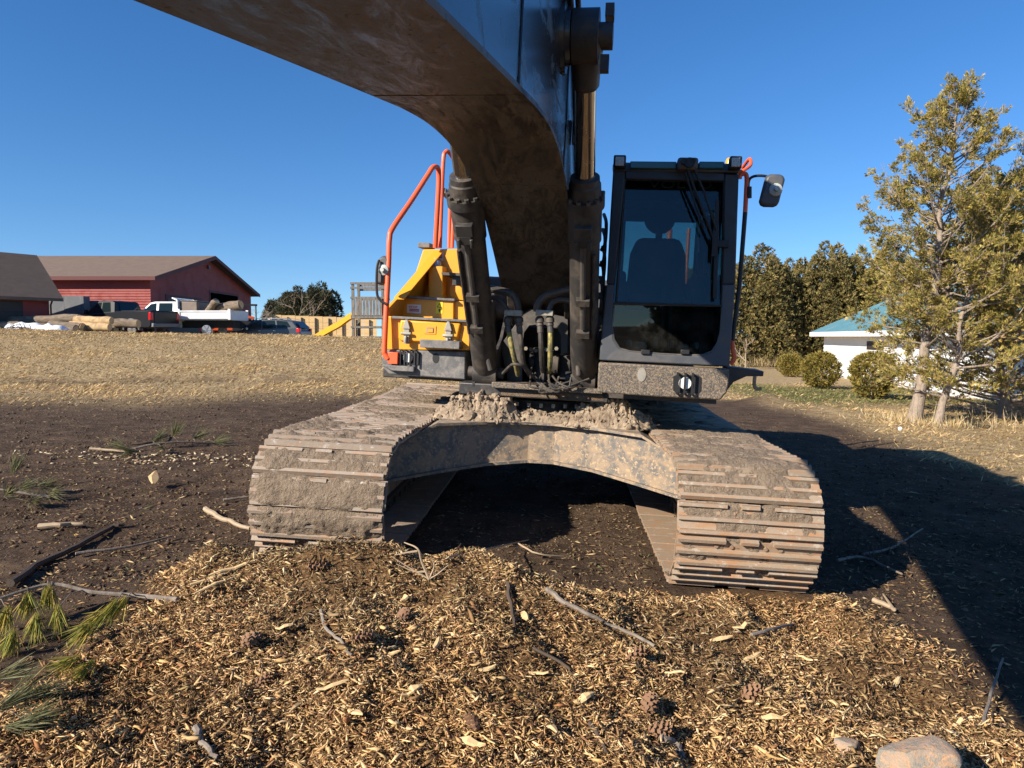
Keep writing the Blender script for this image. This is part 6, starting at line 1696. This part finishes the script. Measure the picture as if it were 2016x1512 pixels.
make_log(dump_pt(4.9, -.6, 1.25), dump_pt(6.3, -.75, 1.38), .16, 'slim pale log lying low in the dump bed', 'peeled', 'logs in the dump bed')
make_log(dump_pt(5.2, .4, 1.35), dump_pt(6.6, .3, 1.4), .3, 'log on the far side of the dump bed', 'logbark', 'logs in the dump bed')
sx0, sx1 = at(25, 650, 32.8)[0], at(135, 652, 32.8)[0]
g1, g2 = np.meshgrid(np.linspace(sx0 - .5, sx1 + .5, 50), np.linspace(31.6, 33.6, 24))
tt = np.exp(-((g2 - 32.5) / .6) ** 2) * sstep(0, .6, (g1 - sx0 + .5)) * sstep(0, .6, sx1 + .5 - g1)
zz = H(g1, g2) + .55 * tt * (.5 + fbm(g1 * 1.5, g2 * 1.5, octv=3, seed=131)) - .05
mb = MB(); mb.grid(np.stack([g1, g2, zz], -1)); o = mb.build('snow_patch', M['snow'], None); tag(o, 'strip of old white snow before the log pile', 'snow', kind='stuff')

def twig_heap(name, loc, rx, hgt, n, seed, label, mat, r0=.012, cat='brush', par=None, ln=(.3, 1.0)):
    r = np.random.default_rng(seed); mb = MB()
    for k in range(n):
        a_, t = r.uniform(0, 2 * math.pi), math.sqrt(r.uniform())
        c = np.array([rx * t * math.cos(a_), rx * .6 * t * math.sin(a_), hgt * (1 - t ** 2) * r.uniform(.05, 1)])
        d = rand_unit(1, r)[0]; d[2] = abs(d[2]) * .7; L = r.uniform(*ln) * rx
        mb.tube([c - d * L / 2, c + r.normal(0, .05 * rx, 3), c + d * L / 2], [r0, r0 * .8, r0 * .4], 4, caps=False)
    o = mb.build(name, mat, None); o.location = [float(q) for q in loc]; tag(o, label, cat, kind='stuff'); return o
p = at(35, 652, 31.8); twig_heap('brush_heap', (p[0], p[1], Hs(p[0], p[1])), .75, .55, 130, 141, 'dark heap of brush before the snow', M['garage_door'], .02)

# ------------------------------------------------------------------ things lying about the foreground
def ground_pt(px, py):
    """where the pixel's ray meets the ground"""
    d = ray(px, py); lo, hi = 1.0, 60.0
    t = np.linspace(1.2, 40, 1600); P = CAM[None] + d[None] * t[:, None]
    g = P[:, 2] - H(P[:, 0], P[:, 1])
    k = np.argmax(g < 0)
    return P[k]
M['stick_grey'] = surf('grey_stick_bark', (.24, .20, .16), .9, dirt=(.13, .10, .075), amt=.45, scale=14, bmp=.4)
M['stick_pale'] = surf('pale_peeled_stick', (.36, .27, .175), .85, dirt=(.22, .155, .095), amt=.35, scale=12)
M['stick_dark'] = surf('dark_wet_stick', (.075, .052, .036), .85, vary=.2, bmp=.4)
M['cone'] = surf('pine_cone_scales', (.21, .115, .062), .8, vary=.25)
M['splint'] = surf('bright_split_wood', (.62, .44, .22), .8, dirt=(.50, .32, .14), amt=.4, scale=25, stretch=(1, 1, 1))
M['stone'] = surf('pinkish_field_stone', (.38, .27, .19), .85, dirt=(.22, .21, .18), amt=.50, scale=11, edge=.08, bmp=.9, bscale=45, fine=(60, .56, (.46, .27, .15)))
M['needle'] = tint_mat('pine_needles', .7, trans=.2)

def stick(pts, r, label, mat, cat='stick', lift=.034, group=None, forks=()):
    P = []
    for k, q in enumerate(pts):
        g = ground_pt(q[0], q[1]); P.append(g + [0, 0, lift + (q[2] if len(q) > 2 else 0)])
    c = P[0].copy(); sm = smooth_path([q - c for q in P], 4)
    sm = [q + np.append(rng.normal(0, r * .35, 2), 0) for q in sm]
    mb = MB(); mb.tube(sm, np.linspace(r, r * .6, len(sm)), 7)
    o = mb.build('stick', M[mat], None); o.location = c.tolist()
    tag(o, label, cat, group)
    for f in forks:
        FP = [ground_pt(q[0], q[1]) + [0, 0, lift + (q[2] if len(q) > 2 else 0)] - c for q in f]
        mb = MB(); sm = smooth_path(FP, 4); mb.tube(sm, np.linspace(r * .6, r * .25, len(sm)), 6); mb.build('side_twig', M[mat], o)
    return o
stick(((1075, 1170), (1110, 1198), (1160, 1222), (1215, 1248), (1290, 1285)), .014, 'long slanting stick on the chips between the tracks', 'stick_grey')
stick(((1000, 1160), (1005, 1200), (1012, 1248)), .013, 'dark knobbly stick pointing at the undercarriage', 'stick_dark')
stick(((632, 1215), (640, 1250), (670, 1275), (690, 1305)), .009, 'thin curved grey twig on the chips before the left track', 'stick_grey')
stick(((380, 1452), (400, 1480), (425, 1512)), .014, 'grey stick end at the foot of the chip pile', 'stick_grey')
stick(((1300, 1465), (1330, 1480), (1350, 1512)), .016, 'thick grey stick end near the pinkish stone', 'stick_grey')
stick(((20, 1160), (90, 1115), (150, 1085), (215, 1050), (240, 1042)), .024, 'thick dark branch lying on the soil left of the track', 'stick_dark', cat='branch')
stick(((150, 1100), (260, 1085), (340, 1064)), .010, 'slim grey stick beside the thick dark branch', 'stick_grey')
stick(((76, 1046), (120, 1042), (165, 1040)), .020, 'short reddish-brown stick on the dark soil', 'stick_pale')
stick(((178, 889), (220, 892), (258, 896)), .016, 'straight tan stick far out on the soil', 'stick_pale')
stick(((260, 880), (300, 876), (330, 862)), .016, 'dark stick beside the green pine boughs', 'stick_dark')
stick(((405, 1010), (440, 1030), (490, 1050)), .022, 'broken branch with yellow end against the left track', 'stick_pale', cat='branch')
stick(((440, 992), (470, 988), (490, 985)), .012, 'reddish stick poking from beside the left track', 'stick_grey')
stick(((1648, 1112), (1700, 1106), (1775, 1140)), .012, 'bent bare stick in the shadow right of the tracks', 'stick_grey')
stick(((1700, 1100), (1760, 1085), (1815, 1060, .05)), .010, 'twig rising from the shadowed soil', 'stick_grey')
stick(((1718, 1192), (1750, 1205), (1760, 1212)), .016, 'short forked tan stick at the edge of the boom shadow', 'stick_pale', forks=((( 1760, 1212), (1745, 1190), (1738, 1180)),))
stick(((1935, 1440), (1950, 1400, .04), (1972, 1358, .12)), .008, 'slim twig standing up at the edge of the shadow', 'stick_grey')
stick(((1850, 760), (1885, 770), (1920, 775)), .02, 'fallen bough in the grass under the cedar', 'stick_grey') if False else None
stick(((1480, 1262), (1520, 1250), (1560, 1240)), .010, 'small stick on the chips before the right track', 'stick_grey')
stick(((1050, 1290), (1120, 1330), (1150, 1400)), .008, 'thin brown twig crossing the chips', 'stick_dark')
stick(((1160, 1440), (1180, 1470), (1195, 1500)), .009, 'thin dark twig low on the chip pile', 'stick_dark')
stick(((880, 1110), (900, 1105), (1040, 1072)), .007, 'fine twig on the soil between the tracks', 'stick_pale')
stick(((1020, 1080), (1060, 1100), (1110, 1105)), .007, 'fine twig near the right track on dark soil', 'stick_pale')
# twiggy branch standing in front of the left track
g = ground_pt(850, 1150); c = g.copy()
def up(px, py, dd=None):
    d = ray(px, py); return CAM + d * ((dd or g[1]) / d[1])
mb = MB(); mb.tube(smooth_path([up(845, 1140) - c, up(830, 1105) - c, up(822, 1080) - c, up(796, 1068, g[1] + .05) - c], 4), np.linspace(.008, .003, 13), 6); br = mb.build('bare_branch', M['stick_pale'], None); br.location = c.tolist()
tag(br, 'pale bare branch sticking up before the left track', 'branch')
for f in (((845, 1140), (810, 1120), (770, 1095)), ((845, 1140), (862, 1130), (883, 1112)), ((822, 1085), (800, 1088), (776, 1093)), ((838, 1125), (815, 1125), (780, 1110)), ((845, 1140), (855, 1115), (850, 1100))):
    mb = MB(); sm = smooth_path([up(*q) - c for q in f], 3); mb.tube(sm, np.linspace(.006, .002, len(sm)), 5); mb.build('side_twig', M['stick_pale'], br)

# pine cones
def cone_mesh():
    mb = MB(); n = 44
    mb.lathe((0, 0, 0), (1, 0, 0), [(-.05, .006), (-.03, .013), (0, .015), (.035, .008), (.05, .002)], 8)
    for k in range(n):
        t = k / n; a_ = k * 2.399; x = -.05 + .098 * t; r = .022 * math.sin(math.pi * (.12 + .8 * t)) + .004
        e = np.array([.35, math.cos(a_), math.sin(a_)]); e /= np.linalg.norm(e); s = np.array([0, -math.sin(a_), math.cos(a_)]); w = .0085 * (1.1 - .5 * t)
        p0 = np.array([x, math.cos(a_) * .008, math.sin(a_) * .008]); p1 = p0 + e * r
        up_ = np.cross(e, s) * .0022
        mb.add([p0 - s * w * .5, p0 + s * w * .5, p1 + s * w, p1 - s * w, p1 + e * .004 + up_, p0 + up_ * 1.5], [(0, 1, 2, 3), (3, 2, 4), (0, 3, 4, 5), (1, 5, 4, 2), (0, 5, 1)])
    o = mb.build('pine_cone', M['cone'], None, smooth=False); return o
c0 = cone_mesh()
cones = [(495, 1275, 1.2, 'dark pine cone beside the curved grey twig'), (715, 1268, .2, 'pine cone half buried left of the bright chip heap'), (795, 1225, 1.4, 'upright pine cone in the dark hollow before the left track'), (626, 1128, .1, 'pine cone close under the left track'), (1250, 1303, .4, 'pine cone casting a long shadow beside the orange leaf'), (1278, 1403, 1.1, 'grey-brown pine cone above the thick grey stick'), (1300, 1455, .3, 'reddish pine cone next to the thick grey stick'), (520, 1355, .8, 'small pine cone among the chips on the left'), (1480, 1380, .5, 'pine cone before the right track'), (930, 1440, 2.0, 'pine cone low on the chip pile below the slanting stick')]
for k, (px, py, a_, lb) in enumerate(cones):
    o = c0 if k == 0 else c0.copy()
    if k: col.objects.link(o)
    g = ground_pt(px, py); o.location = (g[0], g[1], g[2] + .036); o.rotation_euler = (rng.uniform(0, 6), rng.uniform(-.3, .3), a_); sc = rng.uniform(.8, 1.15); o.scale = (sc, sc, sc)
    tag(o, lb, 'pine cone', 'pine cones on the chips')

# large bright splinters, each its own piece of wood
def splinter(px, py, L, W_, a_, label, tilt=.15, mat='splint'):
    g = ground_pt(px, py); n = 5; mb = MB(); vs_ = []
    for k in range(n):
        t = k / (n - 1); w = W_ * (1 - abs(2 * t - .9) ** 1.6 * .8) * rng.uniform(.85, 1.1); x = (t - .5) * L; z = .012 * math.sin(t * 3.0) * rng.uniform(-1, 1)
        th = .006 + .25 * w * rng.uniform(.3, .7)
        vs_ += [(x, -w / 2, z), (x, w / 2 * rng.uniform(.7, 1.2), z + .002), (x, w * .3, z + th), (x, -w * .35, z + th * .9)]
    fs = [(k * 4 + j, k * 4 + (j + 1) % 4, (k + 1) * 4 + (j + 1) % 4, (k + 1) * 4 + j) for k in range(n - 1) for j in range(4)] + [(0, 1, 2, 3), (n * 4 - 1, n * 4 - 2, n * 4 - 3, n * 4 - 4)]
    mb.add(vs_, fs); o = mb.build('wood_splinter', M[mat], None, smooth=False)
    o.location = (g[0], g[1], g[2] + .034); o.rotation_euler = (rng.normal(0, .25), -tilt, a_); tag(o, label, 'wood chip', 'large splinters on the chips'); return o
SP = [(1033, 1225, .09, .045, 1.9, 'broad pale chip standing beside the dark knobbly stick'), (925, 1480, .14, .04, -.5, 'pale chip with torn end low on the pile'), (812, 1375, .10, .03, .6, 'bent pale chip left of centre on the pile'), (762, 1302, .12, .022, .1, 'long pale sliver below the dark hollow'), (1085, 1450, .07, .028, 2.2, 'pale chip in the dark hollow low on the pile'), (1150, 1390, .10, .04, .5, 'ragged pale chip near the grey-brown cone'), (1245, 1298, .05, .03, .4, 'short curled chip beside the long shadow'), (1765, 1358, .12, .03, .7, 'tan sliver lying apart near the shadow edge'), (1480, 1308, .14, .03, .5, 'long tan sliver before the right track'), (1520, 1430, .09, .03, -.3, 'pale chip beside the smaller stone'), (440, 1140, .34, .035, .75, 'long bright splinter lying up against the left track heap'), (462, 1130, .26, .022, .6, 'second bright splinter next to the long one'), (425, 1165, .22, .02, .85, 'thin bright splinter below the long ones'), (500, 1105, .10, .02, 1.9, 'pointed splinter standing up at the heap top'), (655, 1365, .13, .025, .3, 'long thin splinter on the left of the pile'), (590, 1400, .12, .02, 1.2, 'narrow splinter pointing at the left track'), (700, 1420, .09, .03, -.7, 'flat pale chip at the lower left of the pile'), (560, 1248, .08, .035, .2, 'square tan chip left of the curved twig'), (800, 1190, .08, .03, .9, 'pale chip by the foot of the bare branch'), (1330, 1340, .10, .025, -.4, 'tan chip above the ragged pale one'), (1420, 1270, .12, .03, .1, 'flat grey-tan chip before the right track shoe'), (1460, 1245, .10, .035, .2, 'weathered chip stacked before the right track'), (1590, 1310, .10, .02, -.9, 'thin sliver right of the long tan one'), (1650, 1400, .09, .02, -.8, 'thin sliver above the smaller stone'), (1885, 1440, .11, .025, .6, 'curved pale sliver at the shadow edge'), (860, 1280, .09, .03, 1.4, 'tan chip in the middle of the bright heap'), (960, 1330, .08, .025, .3, 'tan chip right of the bright heap'), (1060, 1340, .09, .02, -.3, 'narrow chip beside the thin brown twig')]
for q in SP: splinter(*q[:5], q[5])
g = ground_pt(305, 958)
o = splinter(305, 958, .17, .10, 1.9, 'torn pale stump chunk lying alone on the dark soil', tilt=.6); o['category'] = 'wood chunk'; o.name = 'wood_chunk'; del o['group']; o.location.z += .05

# stones at the bottom right
def stone(px, py, s, seed, label, zs=.7, sink=.35):
    g = ground_pt(px, py); bm = bmesh.new(); bmesh.ops.create_icosphere(bm, subdivisions=4, radius=1.0)
    v_ = np.array([q.co[:] for q in bm.verts]); r = np.random.default_rng(seed)
    for _ in range(16):
        n_ = rand_unit(1, r)[0]; h_ = r.uniform(.50, .85); dd = v_ @ n_; v_ = v_ - np.maximum(0, dd - h_)[:, None] * n_
    v_ *= (1 + .10 * (fbm(v_[:, 0] * 3, v_[:, 1] * 3, v_[:, 2] * 3, octv=4, seed=seed) - .5))[:, None]
    v_ = v_ * np.array([1, .8, zs]) * s
    f_ = [[q.index for q in f.verts] for f in bm.faces]; bm.free()
    o = np_mesh('field_stone', v_, np.array(f_), None, M['stone'], None, smooth=True); o.data.set_sharp_from_angle(angle=R(28))
    o.location = (g[0], g[1], g[2] + s * zs * (1 - sink) - .02); o.rotation_euler = (0, 0, seed); tag(o, label, 'stone')
stone(1806, 1526, .145, 3, 'large pinkish field stone in the chips')
stone(1664, 1474, .062, 4, 'small rounded stone beside the large pinkish one', .8)
p = at(1772, 843, 13.0); g = ground_pt(1772, 848)
mb = MB(); mb.lathe((0, 0, -.04), (0, 0, 1), [(0, .005), (.012, .03), (.04, .042), (.068, .03), (.08, .005)], 14); o = mb.build('ball', M['white'], None); o.location = (g[0], g[1], g[2] + .035); tag(o, 'small white ball in the grass before the cedars', 'ball')

# pine bough with drooping needle tufts at the left
def bough(pts, r, tufts, label, seed, cols, L=.13, name='pine_bough', nper=60):
    rr = np.random.default_rng(seed)
    P = [ground_pt(q[0], q[1]) + [0, 0, q[2]] for q in pts]; c = P[0].copy()
    sm = smooth_path([q - c for q in P], 5); mb = MB(); mb.tube(sm, np.linspace(r, r * .45, len(sm)), 7); root = mb.build(name, M['stick_grey'], None); root.location = c.tolist(); tag(root, label, 'pine bough')
    C_, D_ = [], []
    for (px, py, z0_, dx, dy, dz, n) in tufts:
        b_ = ground_pt(px, py) + [0, 0, z0_] - c; d = np.array([dx, dy, dz], float); d /= np.linalg.norm(d)
        q = d[None] + rr.normal(0, .24, (n, 3)); q /= np.linalg.norm(q, axis=1, keepdims=True)
        C_.append(np.tile(b_, (n, 1)) + rr.normal(0, .008, (n, 3))); D_.append(q)
        j = int(np.argmin([np.linalg.norm(b_ - s) for s in sm]))
        if np.linalg.norm(sm[j] - b_) > .22: continue
        mb = MB(); mb.tube([sm[j], (sm[j] + b_) / 2 + [0, 0, .02], b_ + d * .02], [.004, .003, .002], 5); mb.build('needle_stem', M['stick_grey'], root)
    C_, D_ = np.concatenate(C_), np.concatenate(D_); n = len(C_)
    leaves_mesh('needles', C_, D_, perp(D_, rr), rr.uniform(.6, 1.1, n) * L, np.full(n, .0045), palette(n, cols, (4, 3, 2, 1), .2, rr), M['needle'], root)
YN = [(.28, .26, .045), (.36, .29, .06), (.16, .19, .045), (.45, .30, .09)]
GN = [(.11, .115, .05), (.15, .15, .07), (.20, .195, .11), (.24, .20, .09)]
tf = [(20, 1262, .17, -.2, -.3, -1, 90), (60, 1240, .19, .0, -.3, -1, 110), (100, 1228, .20, .1, -.3, -1, 110), (30, 1290, .12, -.1, -.4, -1, 90), (75, 1268, .15, .1, -.4, -1, 100), (115, 1255, .16, .2, -.4, -1, 90), (-10, 1280, .15, -.2, -.3, -1, 80), (232, 1232, .13, -.4, -.6, -.7, 90), (210, 1250, .12, -.5, -.6, -.6, 90), (250, 1222, .12, -.3, -.6, -.7, 80), (185, 1270, .10, -.5, -.6, -.6, 80), (160, 1315, .05, -.6, -.6, -.2, 80), (185, 1325, .05, -.2, -.8, -.2, 80)]
bough(((350, 1192, .03), (290, 1197, .06), (240, 1208, .10), (180, 1222, .15), (110, 1222, .19), (40, 1240, .19), (-40, 1265, .17)), .014, tf, 'grey pine bough with yellowing needle tufts beside the chip pile', 151, YN, .15)
tg = [(10, 1000, .10, .5, -.2, .3, 90), (40, 985, .10, .6, -.2, .2, 90), (75, 975, .08, .7, 0, .1, 90), (25, 965, .14, .2, .1, .5, 80), (-10, 985, .15, .1, -.2, .5, 80), (60, 1000, .06, .6, -.4, .1, 80), (95, 985, .06, .8, -.3, .1, 70)]
bough(((100, 985, .03), (50, 985, .06), (0, 985, .09), (-60, 990, .09)), .014, tg, 'dark green pine bough lying at the edge of the bare soil', 152, GN, .22)
th = [(250, 892, .06, -.7, 0, .2, 80), (300, 884, .08, .3, .3, .3, 80), (340, 878, .10, .2, 0, .4, 90), (380, 876, .08, .6, 0, .3, 80), (420, 880, .06, .8, 0, .2, 70), (270, 897, .05, -.3, -.6, .1, 80), (320, 890, .05, .2, -.6, .1, 80)]
bough(((250, 893, .04), (320, 884, .07), (400, 878, .05)), .014, th, 'green pine bough lying far out behind the pale chip patch', 153, GN, .26)
ti = [(0, 1420, .05, .5, .4, .2, 60), (30, 1400, .05, .7, .3, .2, 60), (60, 1390, .04, .8, .2, .1, 60), (10, 1450, .03, .7, .2, .1, 60), (0, 1360, .06, .6, .2, .1, 60), (40, 1440, .03, .8, .3, .1, 60)]
bough(((-60, 1430, .02), (0, 1420, .03), (60, 1395, .02)), .008, ti, 'grey-green pine sprig at the lower edge of the chips', 154, GN, .16)
# pale chips strewn in a patch left of the tracks
n = 300
g = ground_pt(345, 905); cxy = np.stack([rng.normal(g[0], .8, n), rng.normal(g[1], .22, n)], 1)
d, u, w = frames_flat(n, .2); L = rng.uniform(.02, .065, n)
o = slivers_mesh('pale_chips', np.stack([cxy[:, 0], cxy[:, 1], H(cxy[:, 0], cxy[:, 1]) + .015], 1), d, u, w, L, L * .5, L * .15, palette(n, [(.55, .45, .32), (.40, .31, .20), (.27, .20, .12)], (2, 3, 3), .15), M['chips'])
tag(o, 'patch of pale chips strewn over the soil beside the green bough', 'wood chips', kind='stuff')
# dead brush in the shade right of the right track, straw stalks under the cedars
g = ground_pt(1690, 1090); twig_heap('twig_tangle', (g[0], g[1], g[2]), .42, .20, 60, 161, 'tangle of bare twigs in the shadow beside the right track', M['stick_dark'], .0035, ln=(.5, 1.3))
def stalks(cx, cy, rx, ry, n, seed, label, hgt=(.12, .5)):
    r = np.random.default_rng(seed); x = r.normal(cx, rx, n); y = r.normal(cy, ry, n)
    d = np.stack([r.normal(0, .35, n), r.normal(0, .35, n), np.ones(n)], 1); d /= np.linalg.norm(d, axis=1, keepdims=True)
    o = leaves_mesh('dry_stalks', np.stack([x, y, H(x, y) - .01], 1), d, perp(d, r), r.uniform(*hgt, n), np.full(n, .012), palette(n, [(.55, .42, .22), (.42, .30, .14), (.62, .52, .33)], (3, 3, 2), .15, r), M['blades']); tag(o, label, 'dry grass', kind='stuff')
for (px, py, n, sd, rx, ry, hg, lb) in ((1790, 828, 700, 171, .40, .25, (.06, .22), 'straw tuft round the trunk of the straight cedar'), (1850, 838, 500, 172, .40, .25, (.06, .22), 'straw tuft at the foot of the leaning cedar'), (1925, 842, 160, 173, .7, .3, (.08, .5), 'tall dry stalks right of the leaning cedar')):
    g = ground_pt(px, py); stalks(g[0], g[1], rx, ry, n, sd, lb, hg)
p = at(1500, 712, 42); stalks(p[0] + 1, p[1], 4.2, .5, 900, 174, 'strip of tall dead grass along the arborvitae row', (.3, 1.0))
